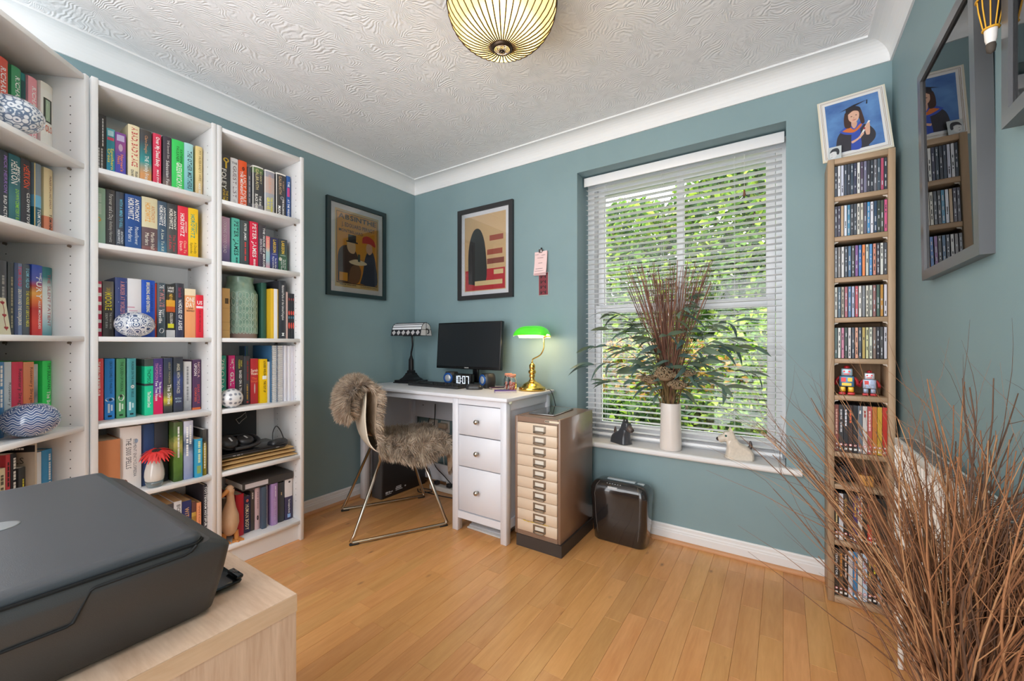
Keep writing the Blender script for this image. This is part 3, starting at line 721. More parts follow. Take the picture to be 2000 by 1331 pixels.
B('M', 2, .284, .321, .228, .085, '#ea2c46', [('ANTHONY', '#ffe6e0', .28, .50, .28, .16), ('HOROWITZ', WH, .14, .58, -.08, .36), ('Close To', '#ffd8b0', .66, .90, .18, .24, 0), ('Death', '#ffe6d8', .68, .86, -.2, .24, 0)], 'scarlet hardback titled Close To Death')
B('M', 2, .322, .359, .229, .085, '#f2c40a', [('ANTHONY', '#3a9a6a', .26, .48, .28, .16), ('HOROWITZ', '#1e9a88', .12, .58, -.08, .36), ('A Deadly', '#6a5610', .66, .88, .18, .24, 0), ('Episode', '#6a5610', .68, .88, -.2, .22, 0)], 'yellow hardback titled A Deadly Episode')
B('M', 3, .024, .046, .215, .09, '#c8385a', [], 'red and white striped book at the left end of the middle bookcase third row', patches=[(WH, .05 + .16 * k, .11 + .16 * k, .1, .95) for k in range(6)])
B('M', 3, .048, .080, .218, .09, ('l', [(0, '#5a5450'), (.5, '#4c4846'), (.8, '#7c7670'), (1, '#6a6460')]), [('IAN', '#c8b040', .12, .20, .0, .36), ('MOORE', '#ecdc3a', .20, .52, .0, .56), ('THE MAN WHO', '#d8d4cc', .56, .86, .2, .2, 0), ("DIDN'T BURN", '#d8d4cc', .58, .84, -.16, .2, 0)], "grey hardback titled THE MAN WHO DIDN'T BURN")
B('M', 3, .084, .1195, .237, .09, '#3c4a86', [("A MURDER AT WORLD'S END", '#c88a8e', .06, .72, .1, .36)], 'navy speckled hardback half hidden by the patterned ball', patches=[('#c8cce0', .06 + .115 * k, .075 + .115 * k, .25 if k % 2 else .9, .29 if k % 2 else .94, 'o') for k in range(8)])
B('M', 3, .121, .164, .238, .092, ('l', [(0, '#e6dcd2'), (.4, '#ece4e6'), (1, '#ecebee')]), [], 'white hardback with faint pink swirls behind the patterned ball', patches=[('#d8a0b0', .48, .50, .0, .5), ('#d8a8b8', .54, .555, .1, .7)])
B('M', 3, .165, .208, .238, .092, '#1e52c0', [('BREAKING AND ENTERING', '#ece6b8', .04, .56, -.04, .24), ("A BURGLAR'S GUIDE TO", '#14307a', .08, .54, .26, .18, 0)], 'cobalt blue hardback titled BREAKING AND ENTERING')
B('M', 3, .209, .2145, .228, .095, '#d8482e', [], 'thin orange-red book between the blue and slate books, middle bookcase third row', hard=False)
B('M', 3, .2155, .243, .232, .09, '#4c5a64', [('THE', WH, .04, .10, .02, .5), ('TWELVE', '#d88a86', .11, .44, .04, .52), ('Stuart', WH, .48, .62, .22, .24, 0), ('Neville', WH, .50, .74, -.14, .36)], 'slate hardback titled THE TWELVE', patches=[(WH, .83, .92, .2, .8, 'o'), ('#4c5a64', .85, .90, .34, .66, 'o')])
B('M', 3, .246, .276, .230, .09, ('c', [(0, '#d8d8da'), (.14, '#3a3836'), (.48, '#c85a24'), (.58, '#e8a834'), (.70, '#4a3c24'), (.80, '#3a3a38')]), [('LARGE', WH, .07, 0, .34, .04, 'h'), ('PRINT', WH, .13, 0, .34, .04, 'h'), ('NEVILLE', '#e8b84a', .18, .36, 0, .34), ('COLLUSION', '#e6e0d8', .54, .74, .06, .30)], 'black and flame coloured large print paperback titled COLLUSION', hard=False, patches=[('#e8e030', .74, .82, .15, .85)])
B('M', 3, .278, .307, .238, .09, ('l', [(0, '#3a3c58'), (.5, '#34384e'), (1, '#3c3c44')]), [('Stuart Neville', '#b83a5a', .08, .26, 0, .4, 0), ('THE', WH, .30, .35, .0, .3), ('HOUSE OF ASHES', WH, .36, .86, .04, .42)], 'dark navy hardback titled THE HOUSE OF ASHES')
B('M', 3, .311, .351, .218, .09, ('c', [(0, '#f0a46c'), (.86, '#f4e0bc')]), [('ONE', '#fbf0e0', .22, 0, .40, .09, 'h'), ('DAY', '#fbf0e0', .33, 0, .40, .09, 'h'), ('DAVID', '#2c2420', .40, 0, .22, .030, 'h'), ('NICHOLLS', '#2c2420', .45, 0, .36, .030, 'h')], 'apricot hardback titled ONE DAY')
B('M', 3, .352, .3800, .194, .09, '#e01c34', [('US', WH, .18, 0, .34, .08, 'h'), ('DAVID NICHOLLS', '#3c0a14', .36, .86, .02, .24, 0)], 'red hardback titled US', patches=[('#e8d8dc', .26, .31, .05, .98)])
B('M', 4, .024, .053, .241, .1, '#dc4c54', [('THE MARLOW MURDER CLUB', WH, .05, .6, 0, .3)], 'coral red hardback at the left end of the middle bookcase fourth row')
B('M', 4, .056, .085, .240, .1, '#2a8ce0', [('DEATH COMES TO MARLOW', '#16365e', .05, .58, .1, .26, 0)], 'azure paperback titled DEATH COMES TO MARLOW', patches=[(WH, .64, .71, .05, .95, 'o'), ('#23283a', .655, .695, .38, .72, 'o'), ('#d8e8f4', .74, .89, .30, .5), ('#d8e8f4', .76, .86, .6, .78), ('#1c2c40', .93, .96, .3, .7)])
B('M', 4, .090, .117, .239, .1, '#56a46c', [('THE QUEEN OF POISONS', '#183a24', .05, .55, .08, .30, 0)], 'leaf green paperback titled THE QUEEN OF POISONS', patches=[(WH, .60, .71, .2, .85, 'o'), ('#2a2a28', .60, .65, .3, .65, 'o'), ('#d8ead8', .74, .88, .26, .46), ('#d8ead8', .76, .85, .56, .74), ('#183a24', .93, .96, .3, .7)])
B('M', 4, .122, .149, .239, .1, '#4aa0a8', [('MURDER ON THE MARLOW BELLE', '#12383e', .05, .66, .1, .28, 0)], 'teal blue paperback titled MURDER ON THE MARLOW BELLE', patches=[(WH, .45, .51, .4, .8, 'o'), ('#d0eaea', .74, .88, .2, .42), ('#d0eaea', .76, .84, .54, .72), ('#12383e', .93, .96, .3, .7)])
B('M', 4, .176, .204, .235, .098, ('c', [(0, '#1cd09a'), (.52, '#3c4448'), (.56, '#1cd09a'), (.87, '#4a5450')]), [('THOMSON', '#123c34', .18, .46, .0, .42, 0), ('The Distant Dead', WH, .58, .86, .02, .36)], 'mint green paperback titled The Distant Dead', hard=False, pages=PAGEW)
B('M', 4, .205, .237, .236, .1, ('l', [(0, '#e01c5c'), (.30, '#d82460'), (.4, '#6a3a94'), (1, '#4c3c7c')]), [('LESLEY', '#d0a0c8', .12, .34, .22, .2, 0), ('THOMSON', '#d890b8', .08, .38, -.16, .28, 0), ('The Mystery of', WH, .42, .70, .2, .22), ('Yew Tree House', WH, .40, .76, -.16, .28)], 'purple and magenta paperback titled The Mystery of Yew Tree House', hard=False)
B('M', 4, .240, .270, .237, .1, ('l', [(0, '#2e3238'), (.12, '#4c4c40'), (.24, '#d8c440'), (.32, '#7c7c50'), (.5, '#4a504c'), (1, '#38425e')]), [('LESLEY THOMSON', '#b8b084', .08, .46, .14, .2, 0), ('The Shrine', '#f0eee8', .48, .84, .12, .40)], 'dark paperback with a yellow glow titled The Shrine', hard=False)
B('M', 4, .274, .307, .241, .1, ('l', [(0, '#3a3e48'), (.2, '#3c405c'), (.6, '#3a4a80'), (.75, '#3a4450'), (1, '#40424a')]), [('ANGEL WITH TWO FACES', '#e8e2c8', .12, .66, 0, .32, 0), ('NICOLA', '#b8ccd8', .755, 0, .34, .03, 'h'), ('UPSON', '#b8ccd8', .81, 0, .3, .03, 'h')], 'dark blue paperback titled ANGEL WITH TWO FACES', hard=False)
B('M', 4, .312, .342, .219, .11, ('n', [(.0, '#8a8c90'), (.4, '#c8c8ca'), (1, '#d4d2d0')]), [('~~~~~~ ~~~~~', '#8c8c90', .1, .8, 0, .3, 0)], 'pale grey paperback at the right of the middle bookcase fourth row', hard=False)
B('M', 4, .346, .377, .227, .11, ('c', [(0, '#e0703a'), (.04, '#523458')]), [('NICOLA', '#c8a0a0', .05, .36, .24, .28), ('UPSON', '#e8dcdc', .08, .32, -.16, .30), ('DEAR LITTLE', '#c8484c', .50, .88, .22, .26), ('CORPSES', '#d85a3c', .56, .84, -.14, .24)], 'plum paperback titled DEAR LITTLE CORPSES', hard=False)
bx = B('M', 5, .024, .090, .213, .05, '#c8845a', [], 'plain tan brown box standing at the left of the middle bookcase fifth row', cat='box', name='box', group=None, depth=0.17)
B('M', 5, .093, .157, .252, .065, '#ece6e2', [('THE 5000 SPELLS', '#3a3a40', .18, .66, -.12, .24, 0), ('ELEMENT ENCYCLOPEDIA', '#6a6c74', .20, .80, .18, .15, 0)], 'white thick hardback titled 5000 SPELLS', depth=.19, patches=[('#7a4a3c', .82, .93, .06, .34, 'o'), ('#9cb0c8', .20, .27, .66, .84, 'o')])
B('M', 5, .158, .2015, .252, .078, '#2f4a7a', [], 'plain navy cloth bound book behind the red flower', depth=.17)
B('M', 5, .2025, .248, .252, .078, '#34363e', [], 'plain black cloth bound book behind the red flower', depth=.2)
B('M', 5, .253, .284, .252, .03, ('n', [(0, '#3c5a28'), (.4, '#6a9440'), (.6, '#b8b060'), (.75, '#4c7030'), (1, '#54603c')]), [('~~~~~~~ ~~ ~~~ ~~~~~~ ~~~~~~~~~', WH, .08, .60, 0, .26)], 'green photographic garden book on the middle bookcase fifth row', depth=.2)
B('M', 5, .288, .321, .251, .03, ('n', [(0, '#8a98c0'), (.4, '#a8b4d4'), (.6, '#5c6c84'), (.8, '#c0c4d8'), (1, '#d0d0e0')]), [('~~~~~~~~~~', WH, .08, .4, .18, .28), ('~~~~~ ~~ ~~~~~', WH, .1, .6, -.16, .26)], 'pale blue photographic walking book on the middle bookcase fifth row', depth=.2)
B('M', 5, .325, .352, .168, .02, '#3aa4cc', [('~~~~ ~~ ~~~~~', '#d8ecc0', .06, .62, .05, .40, 0)], 'short sky blue paperback beside the walking book', hard=False, pages=PAGET, patches=[('#8cb06a', .70, .90, .25, .8)])
B('M', 5, .357, .371, .204, .03, ('l', [(0, '#8a7a1c'), (.6, '#b8a030'), (.75, '#3a3a34'), (1, '#4c4c4a')]), [('~~~~~~~~~~', '#ece4c8', .3, .85, 0, .5)], 'black and mustard slim paperback near the right of the middle bookcase fifth row', hard=False)
B('M', 5, .3725, .3795, .201, .04, '#4c4448', [], 'thin dark booklet at the right end of the middle bookcase fifth row', hard=False)
B('M', 6, .205, .230, .235, .06, '#55565c', [], 'grey paperback half hidden behind the printer, middle bookcase bottom row', hard=False, pages=PAGET, depth=.19)
B('M', 6, .232, .262, .246, .06, '#4c4c52', [], 'dark paperback next to the white BOB book, middle bookcase bottom row', hard=False, pages=PAGET, depth=.19)
B('M', 6, .263, .290, .249, .06, '#dcdce0', [('BOB', BK, .06, .22, .08, .46, 0)], 'white paperback lettered BOB', hard=False, pages=PAGET, depth=.19)
B('M', 6, .292, .325, .241, .06, '#2c3468', [('WITCHES', '#d8a878', .12, .5, .0, .42)], 'navy paperback lettered WITCHES', hard=False, pages=PAGET, depth=.19)
B('M', 6, .3265, .343, .228, .06, ('c', [(0, '#a8803c'), (.72, '#c8a450'), (.8, '#6a4440')]), [], 'mustard and maroon slim paperback, middle bookcase bottom row', hard=False, pages=PAGET, depth=.18)
B('M', 6, .344, .360, .221, .055, '#ee9c70', [('WITCHCRAFT', '#a85a44', .06, .8, .05, .34, 0)], 'orange paperback lettered WITCHCRAFT', hard=False, pages=PAGET, depth=.18)
B('M', 6, .366, .380, .295, .05, '#34323a', [('TOTTENHAM HOTSPUR 1882-1995', WH, .03, .86, .1, .56)], 'tall black hardback lettered 1882-1995', depth=.2)
# ---- bookcase nearest the desk
B('R', 1, .024, .087, .238, .085, '#46464a', [('FOLEY', WH, .28, .68, .05, .30), ('THE PARIS', '#e8c440', .70, .98, .26, .14), ('APARTMENT', '#e8c440', .68, .98, .06, .16)], 'dark grey hardback titled THE PARIS APARTMENT with a gold key', patches=[('#e8c440', .05, .14, .5, .9, 'o'), ('#46464a', .07, .115, .6, .8, 'o'), ('#e8c440', .13, .26, .64, .76)])
B('R', 1, .088, .120, .237, .085, '#ecebee', [('THE', '#5a5a60', .10, 0, .36, .04, 'h'), ('GUEST LIST', '#5a3440', .16, .80, .02, .46, 0), ('LUCY FOLEY', '#a0a0a4', .84, .98, 0, .3, 0)], 'white hardback titled THE GUEST LIST')
B('R', 1, .122, .159, .238, .085, '#f25a24', [('LUCY FOLEY', '#fde8dc', .28, .92, .24, .32), ('THE MIDNIGHT FEAST', WH, .22, .94, -.16, .28)], 'vivid orange hardback titled THE MIDNIGHT FEAST', patches=[('#7a2a14', .12, .20, .38, .72, 'o')])
B('R', 1, .164, .182, .221, .09, '#55565e', [('~~~~~', '#9a9aa4', .2, .8, 0, .4, 0)], 'slim slate paperback between the orange and black books, top row nearest the desk', hard=False)
B('R', 1, .183, .233, .234, .08, ('c', [(0, '#8c8a90'), (.18, '#3e4044'), (.85, '#5a7448'), (.97, '#efece6')]), [('ROBERT', '#d8cfa0', .1, .36, .24, .18, 0), ('GALBRAITH', '#dccf98', .06, .5, -.1, .26, 0), ('THE INK', '#eceae4', .62, .84, .18, .2), ('BLACK HEART', '#eceae4', .60, .94, -.16, .22)], 'black and white thick hardback titled THE INK BLACK HEART', patches=[('#efece6', 0, 1, 0, .07)])
B('R', 1, .240, .288, .233, .08, ('c', [(0, '#b8b4ac'), (.2, '#a8aab4'), (.5, '#c4b0a8'), (.85, '#9c9ca8'), (.97, '#eeeae6')]), [('GALBRAITH', '#dca08a', .10, .50, 0, .28, 0), ('THE RUNNING', '#e8e03a', .58, .94, .18, .22), ('GRAVE', '#e8e03a', .60, .86, -.16, .26)], 'misty grey thick hardback titled THE RUNNING GRAVE', patches=[('#eeeae6', 0, 1, 0, .07)])
B('R', 1, .296, .346, .237, .08, ('c', [(0, '#3c3c40'), (.97, '#efece6')]), [('ROBERT', '#c8a484', .16, .36, .22, .16, 0), ('GALBRAITH', '#d0b088', .06, .46, -.1, .26, 0), ('THE HALLMARKED', WH, .56, .96, .2, .18), ('MAN', WH, .72, .90, -.18, .24)], 'charcoal thick hardback titled THE HALLMARKED MAN', patches=[('#efece6', 0, 1, 0, .07), ('#8a8a90', .5, .58, .4, .8, 'o')])
B('R', 1, .351, .373, .239, .085, ('l', [(0, '#1c4c94'), (1, '#2258a0')]), [('THE', WH, .12, .24, .05, .44), ('AT THE WEDDING', WH, .52, .98, .0, .42)], 'blue slim hardback at the right end of the top row nearest the desk', patches=[('#c0407c', .26, .46, .2, .8)])
B('R', 2, .024, .085, .224, .085, ('l', [(0, '#585480'), (.3, '#8a78a8'), (.5, '#c89ac0'), (1, '#d0aac8')]), [('LOOKING GOOD DEAD', '#efe4ee', .06, .76, .14, .22, 0)], 'lilac hardback titled LOOKING GOOD DEAD')
B('R', 2, .092, .127, .229, .085, '#6cdcc8', [('PETER JAMES', '#1c3c3c', .06, .78, .04, .48), ('~~~~ ~~~ ~~~~', '#2a5c58', .82, .98, .1, .3, 0)], 'aqua hardback with big dark author lettering, second row nearest the desk')
B('R', 2, .129, .168, .227, .085, '#4a5458', [('PETER JAMES', WH, .06, .42, .06, .24), ('~~~ ~~~~ ~~~', '#dc4a4a', .46, .86, .06, .22)], 'dark slate hardback with red title, second row nearest the desk', patches=[('#c83a40', .94, .99, .3, .6)])
B('R', 2, .172, .211, .232, .085, '#e0204a', [('PETER JAMES', WH, .04, .76, .02, .42), ('~~~~ ~~ ~~~~~ ~~~~~', '#ffe0e0', .80, .97, .02, .3, 0)], 'crimson hardback with big white author lettering, second row nearest the desk')
B('R', 2, .213, .248, .226, .085, ('l', [(0, '#4c3c50'), (.5, '#46404c'), (1, '#3c3a42')]), [('THE HOUSE OF MIRRORS', WH, .06, .98, .2, .28), ('ERIN KELLY', '#c8c0c8', .32, .66, -.2, .22)], 'dark plum hardback titled THE HOUSE OF MIRRORS')
B('R', 2, .249, .268, .175, .085, ('l', [(0, '#e88a98'), (.3, '#9cc0c8'), (.55, '#a8c4c4'), (.7, '#e88a88'), (1, '#e87c80')]), [('LARSSON', '#e8cc9a', .06, .44, 0, .5)], 'pink and grey slim paperback beside the plum hardback', hard=False)
B('R', 2, .270, .309, .174, .085, ('l', [(0, '#33364a'), (.4, '#3a468c'), (.6, '#2c3464'), (1, '#2e3054')]), [('LARSSON', '#e8c43a', .06, .44, .02, .36), ('The Girl Who', WH, .60, .90, .16, .2, 0), ('Played with Fire', WH, .56, .92, -.14, .2, 0)], 'navy paperback titled The Girl Who Played with Fire', hard=False, patches=[('#9a9ab0', .48, .50, .2, .8)])
B('R', 2, .311, .356, .176, .085, ('l', [(0, '#2e5c44'), (.4, '#3a6048'), (.6, '#34443e'), (1, '#3a3e48')]), [('LARSSON', '#e8c43a', .06, .44, .0, .32), ('The Girl Who', WH, .60, .90, .24, .14, 0), ('Kicked the', WH, .62, .86, .04, .14, 0), ("Hornets' Nest", WH, .58, .92, -.16, .14, 0)], 'dark green thick paperback at the right of the second row nearest the desk', hard=False, patches=[('#9ab0a0', .48, .50, .2, .8), ('#c8bca8', .55, .66, .05, .35, 'o')])
B('R', 3, .024, .081, .235, .075, '#8c2a2c', [], 'old red leather book with a tan spine beside the green vase', depth=.17, patches=[('#dcb070', 0, 1, .42, 1.0), ('#4a3824', .20, .31, .62, .9), ('#a87a40', .40, .405, .42, 1.0), ('#a87a40', .68, .685, .42, 1.0), ('#a87a40', .84, .845, .42, 1.0)])
B('R', 3, .233, .258, .285, .10, ('c', [(0, '#2f5c50'), (1, '#3a6070')]), [], 'tall dark teal book between the green vase and yellow book', depth=.165)
yb = B('R', 3, .260, .297, .255, .06, '#e0b42c', [], 'mustard yellow book turned so its white pages show', depth=.2, patches=[('#f2f2f6', .0, 1, .36, .86)])
B('R', 3, .300, .335, .302, .06, '#34363c', [('National Parks of the United Kingdom', WH, .08, .68, .06, .34, 0), ('M', WH, .90, .95, .06, .34, 1)], 'tall black book titled National Parks of the United Kingdom', depth=.2)
B('R', 3, .337, .346, .246, .06, '#c8a8a0', [], 'thin pale pink booklet beside the black and red notebooks', hard=False, depth=.18)
for k, (ua, ub) in enumerate(((.3475, .3585), (.3595, .3695), (.3705, .3805))):
    B('R', 3, ua, ub, .240, .06, '#26282e', [], '%s of the three thin black notebooks with red patterned spines' % ('leftmost', 'middle', 'rightmost')[k], hard=False, depth=.18, patches=[('#d84a3c', .38, .48, .15, .85, 'o'), ('#d84a3c', .64, .78, .15, .85, 'o'), ('#b83a34', .10, .16, .3, .7, 'o'), ('#4a8aa0', .5, .56, .2, .7, 'o')], group='notebooks with red patterned spines')
B('R', 4, .024, .072, .244, .09, '#1c9c84', [('ZERO DAYS', '#e6f4f0', .06, .80, .14, .30, 0), ('RUTH WARE', '#0c3c34', .82, .99, .14, .2)], 'sea green hardback titled ZERO DAYS')
B('R', 4, .081, .109, .243, .09, '#e8308c', [('THE', WH, .06, .16, .06, .34), ('IT GIRL', WH, .17, .60, .02, .52), ('RUTH WARE', '#5c1438', .64, .98, 0, .34)], 'hot pink hardback titled THE IT GIRL')
B('R', 4, .111, .145, .242, .09, '#3c3c40', [('SARAH', '#dcd84a', .10, .22, .22, .2), ('VAUGHAN', '#dcd84a', .08, .26, -.06, .2), ('BASED ON A TRUE STORY', WH, .30, .98, .1, .32)], 'black hardback titled BASED ON A TRUE STORY')
B('R', 4, .147, .175, .239, .09, '#44444a', [('~~~ ~~~~~ ~~~~~', '#8c2a30', .1, .5, .1, .34, 0), ('~ ~~~~~ ~~ ~~~~~', '#c89a40', .58, .9, .04, .26, 0)], 'dark grey hardback with dim red lettering, fourth row nearest the desk', patches=[('#d84a4a', .93, .97, .4, .75, 'o')])
B('R', 4, .178, .213, .225, .09, '#c0343c', [('Sarah', '#f4e8d8', .26, 0, .44, .06, 'h'), ('Waters', '#f4e8d8', .33, 0, .44, .06, 'h'), ('The', '#e8784a', .44, 0, .3, .05, 'h'), ('Stranger', '#e8784a', .50, 0, .44, .045, 'h')], 'red paperback in the fourth row nearest the desk', hard=False, depth=.105, patches=[('#d8b8b0', .55, .78, .45, .62, 'o')])
B('R', 4, .216, .250, .222, .075, '#f4c80e', [('LOUISE WELSH', '#4a3a10', .04, .38, .12, .30), ('THE CUT UP', '#4a3a10', .50, .76, .12, .30)], 'yellow paperback titled THE CUT UP', hard=False, depth=.115, patches=[(WH, .38, .46, .3, .9)])
B('R', 4, .251, .2605, .208, .07, '#d8d6d4', [], 'white slim booklet between the yellow book and the ring notebooks', hard=False, depth=.14)
B('R', 4, .1995, .2145, .288, .2, ('n', [(0, '#3c5a80'), (.4, '#5c7c54'), (1, '#4a6a8c')]), [], 'tall blue and green striped folder standing at the back behind the red and yellow books', hard=False, depth=.06, patches=[('#3f6496', 0, 1, .0, .35), ('#7c9c5c', 0, 1, .5, .7)])
def ring_book(u0, u1, label, c1, c2):
    ox, oy, a = case_frame('R')
    t = thing('ring_notebook', label, 'notebook', (ox - 0.045, oy + u0, SHZ[4] + .0004), a, 'ring bound notebooks')
    w = u1 - u0; h = 0.290
    MB().box(0.0, 0.012, 0, w, 0.20, h).obj('pages', PAGEW, t)
    MB().box(-0.0004, 0.010, 0, 0.0016, 0.205, h).box(w - 0.0016, 0.010, 0, w + 0.0004, 0.205, h).obj('cover', mat('cover_' + c1, c1, 0.4), t)
    rg = MB()
    z = 0.008
    while z < h - 0.006:
        rg.tube([(w / 2 + (w / 2 - .001) * math.cos(q), 0.010 + 0.010 * math.sin(q), z) for q in [k * PI / 5 for k in range(10)]], 0.0016, 5, closed=True)
        z += 0.0105
    rg.obj('ring_spine', mat('ring_' + c2, c2, 0.3, 0.6), t)
ring_book(.262, .289, 'blue ring bound notebook left of the other ring notebook', '#3f6c94', '#c8ccd4')
ring_book(.291, .319, 'white ring bound notebook beside the loose papers', '#d8d2d8', '#d4d0d4')
for k in range(6):
    u = .321 + k * .0098
    B('R', 4, u, u + .0094, .290 - .001 * (k % 3), .045 + .003 * (k % 2), ('#e6e6ee', '#d6d4de', '#ecebf0')[k % 3], [], '%s of the six white document wallets at the right end of the fourth row' % ('first', 'second', 'third', 'fourth', 'fifth', 'sixth')[k], hard=False, depth=.2, cat='folder', name='document_wallet', group='white document wallets')
B('R', 6, .075, .090, .182, .13, '#8a8478', [], 'thin grey book behind the duck, bottom row nearest the desk', hard=False, depth=.12)
B('R', 6, .106, .141, .201, .075, '#c01c34', [], 'red hardback just right of the duck', depth=.18)
B('R', 6, .143, .1755, .179, .085, '#2c2e50', [('HUMAN BODY', '#ece2c0', .22, .92, 0, .44)], 'navy book titled HUMAN BODY', depth=.17, patches=[('#d86a5c', .08, .16, .35, .7, 'o')])
B('R', 6, .177, .1935, .196, .085, '#4c4440', [('~~~', '#d8d0c8', .04, .2, 0, .4)], 'dark brown slim book beside the HUMAN BODY book', hard=False, depth=.16)
B('R', 6, .195, .217, .208, .08, '#d8b8bc', [('~~~ ~~~~~', '#a88a90', .1, .5, 0, .3, 0)], 'pale pink slim hardback with a small black figure', depth=.16, patches=[('#2c2426', .66, .78, .3, .7, 'o')])
B('R', 6, .218, .240, .210, .06, '#46586c', [], 'blue grey cloth hardback standing proud in the bottom row', depth=.18)
B('R', 6, .2415, .254, .208, .08, '#c8c8c4', [('~~~~~~~~~~', '#70706c', .1, .8, 0, .4, 0)], 'light grey slim book beside the mauve book', hard=False, depth=.16)
B('R', 6, .263, .294, .212, .06, '#a888bc', [('~~~~ ~~~~~~', '#e8dcee', .06, .32, .1, .2, 0), ('QUEEN ELIZABETH', '#d0b8dc', .34, .98, .04, .3, 0)], 'mauve hardback in the bottom row nearest the desk', depth=.17)
B('R', 6, .300, .333, .206, .07, '#34383e', [('~~~~ ~~~~~', '#c8a878', .25, .32, 0, .2, 0)], 'black leather book second from right in the bottom row', depth=.16)
B('R', 6, .336, .376, .214, .07, ('c', [(0, '#3c3858'), (.56, '#dcd6d6')]), [('The Complete Novels', WH, .50, .84, .02, .2)], 'white and indigo thick book at the right end of the bottom row', depth=.17, patches=[('#3a3434', .05, .10, .4, .7, 'o'), ('#8cb0e0', .86, .95, .3, .7)])
# ================================================================== desk
DW = mat('white_desk_paint', (226, 226, 232), 0.38)
KNOB = mat('brushed_nickel', (190, 184, 172), 0.28, 1.0)
DZ = 0.757
dk = thing('desk', 'white writing desk with three drawers in the corner of the room', 'desk', (0.0, 0.0, 0.0))
MB().rbox(0.012, -0.548, DZ - 0.020, 1.243, -0.032, DZ, 0.004).obj('desktop', DW, dk)
def leg(x0, x1, y0, y1, z1=DZ - 0.0205): return MB().rbox(x0, y0, 0.0006, x1, y1, z1, 0.002, 1).obj('leg', DW, dk)
leg(0.040, 0.084, -0.528, -0.484); leg(0.040, 0.084, -0.096, -0.052)
leg(0.862, 0.902, -0.530, -0.490); leg(0.862, 0.902, -0.096, -0.056)
leg(1.190, 1.228, -0.530, -0.490); leg(1.190, 1.228, -0.096, -0.056)
MB().box(0.084, -0.524, 0.703, 0.862, -0.506, DZ - 0.0205).box(0.902, -0.524, 0.703, 1.190, -0.506, DZ - 0.0205).obj('apron', DW, dk)
MB().box(0.048, -0.484, 0.10, 0.062, -0.096, DZ - 0.0205).obj('side_panel', DW, dk)
MB().box(0.084, -0.072, 0.49, 0.862, -0.058, DZ - 0.0205).obj('back_panel', DW, dk)
MB().box(0.084, -0.072, 0.05, 0.862, -0.056, 0.165).obj('back_rail', DW, dk)
MB().lathe([(0.0045, -0.0735), (0.0045, -0.072)], 10, (0.165, 0, 0.58), axis='y').obj('screw_hole', HOLE, dk)
# pedestal sides: frame and sunk panel
MB().box(0.868, -0.490, 0.075, 0.880, -0.096, DZ - 0.0205).obj('side_panel', DW, dk)
sp_ = MB(); sp_.box(1.205, -0.490, 0.075, 1.214, -0.096, DZ - 0.0205).box(1.214, -0.490, 0.688, 1.224, -0.096, DZ - 0.0205).box(1.214, -0.490, 0.075, 1.224, -0.096, 0.12)
sp_.obj('side_panel', DW, dk)
MB().box(0.902, -0.5, 0.075, 1.190, -0.10, 0.0865).obj('pedestal_base', DW, dk)
MB().box(0.902, -0.527, 0.0735, 1.190, -0.507, 0.1115).obj('bottom_rail', DW, dk)
for z0, z1 in ((0.5355, 0.6985), (0.3625, 0.5305), (0.1165, 0.3575)):
    d = MB().rbox(0.9045, -0.5235, z0, 1.1875, -0.505, z1, 0.0015, 1).box(0.915, -0.505, z0 + 0.01, 1.178, -0.12, z0 + 0.02).obj('drawer', DW, dk)
    zc = (z0 + z1) / 2; xk = 1.040
    MB().lathe([(0.001, -0.5235), (0.006, -0.5238), (0.005, -0.532), (0.006, -0.537), (0.0125, -0.541), (0.0135, -0.546), (0.011, -0.551), (0.001, -0.5535)], 16, (xk, 0, zc), axis='y').obj('knob', KNOB, d)
br = MB()
for (x, y) in ((1.222, -0.50), (1.222, -0.07)):
    br.box(x + .002, y - .012, DZ - .032, x + .012, y + .012, DZ - .0205)
br.obj('corner_bracket', KNOB, dk)

# ------------------------------------------------------------------ papers under the desk pedestal
for k in range(4):
    o = MB(); o.rbox(0, 0, 0, 0.23, 0.30, 0.009, 0.002, 1)
    o = o.obj('magazine', mat('magazine_grey_%d' % k, ((205, 203, 200), (186, 186, 190), (150, 146, 146), (214, 210, 204))[k], 0.5), None, (0.925 + 0.006 * k, -0.478 + 0.012 * k, 0.0008 + 0.0098 * k), (0, 0, 0.03 * (k % 3) - 0.02))
    tag(o, '%s magazine in the flat pile under the desk drawers' % ('bottom', 'second lowest', 'third lowest', 'topmost')[k], 'magazine', 'magazines under the desk')

# ================================================================== ten-drawer filing cabinet
BRN = mat('brown_enamel', (136, 108, 90), 0.30, var=0.03, vscale=14, coat=0.3)
CRM = mat('cream_enamel', (222, 200, 176), 0.38, var=0.025, vscale=18)
DRK = mat('dark_plinth', (62, 54, 50), 0.5)
fc = thing('filing_cabinet', 'brown steel filing cabinet with ten cream drawers beside the desk', 'cabinet', (1.2475, -0.48, 0))
cw, cd_ = 0.262, 0.40
b_ = MB(); t_ = 0.016
b_.rbox(0, 0.001, 0.0605, t_, cd_, 0.665, 0.002, 1).rbox(cw - t_, 0.001, 0.0605, cw, cd_, 0.665, 0.002, 1).box(t_, 0.001, 0.638, cw - t_, cd_, 0.6645).box(t_, 0.001, 0.0605, cw - t_, cd_, 0.083).box(t_, cd_ - .01, 0.083, cw - t_, cd_, 0.638)
b_.obj('body', BRN, fc)
MB().box(0.012, -0.004, 0.0006, cw + 0.008, cd_ - 0.01, 0.060).obj('plinth', DRK, fc)
MB().box(cw - 0.085, -0.0006, 0.647, cw - 0.008, 0.0008, 0.657).obj('maker_plate', mat('cream_plate', (226, 214, 190), 0.4), fc)
pm = MB()
for k in range(3): pm.box(cw - 0.083 + k * 0.008, -0.0012, 0.6485, cw - 0.077 + k * 0.008, -0.0006, 0.6555)
pm.obj('plate_print', mat('plate_dark', (70, 60, 54), 0.5), fc)
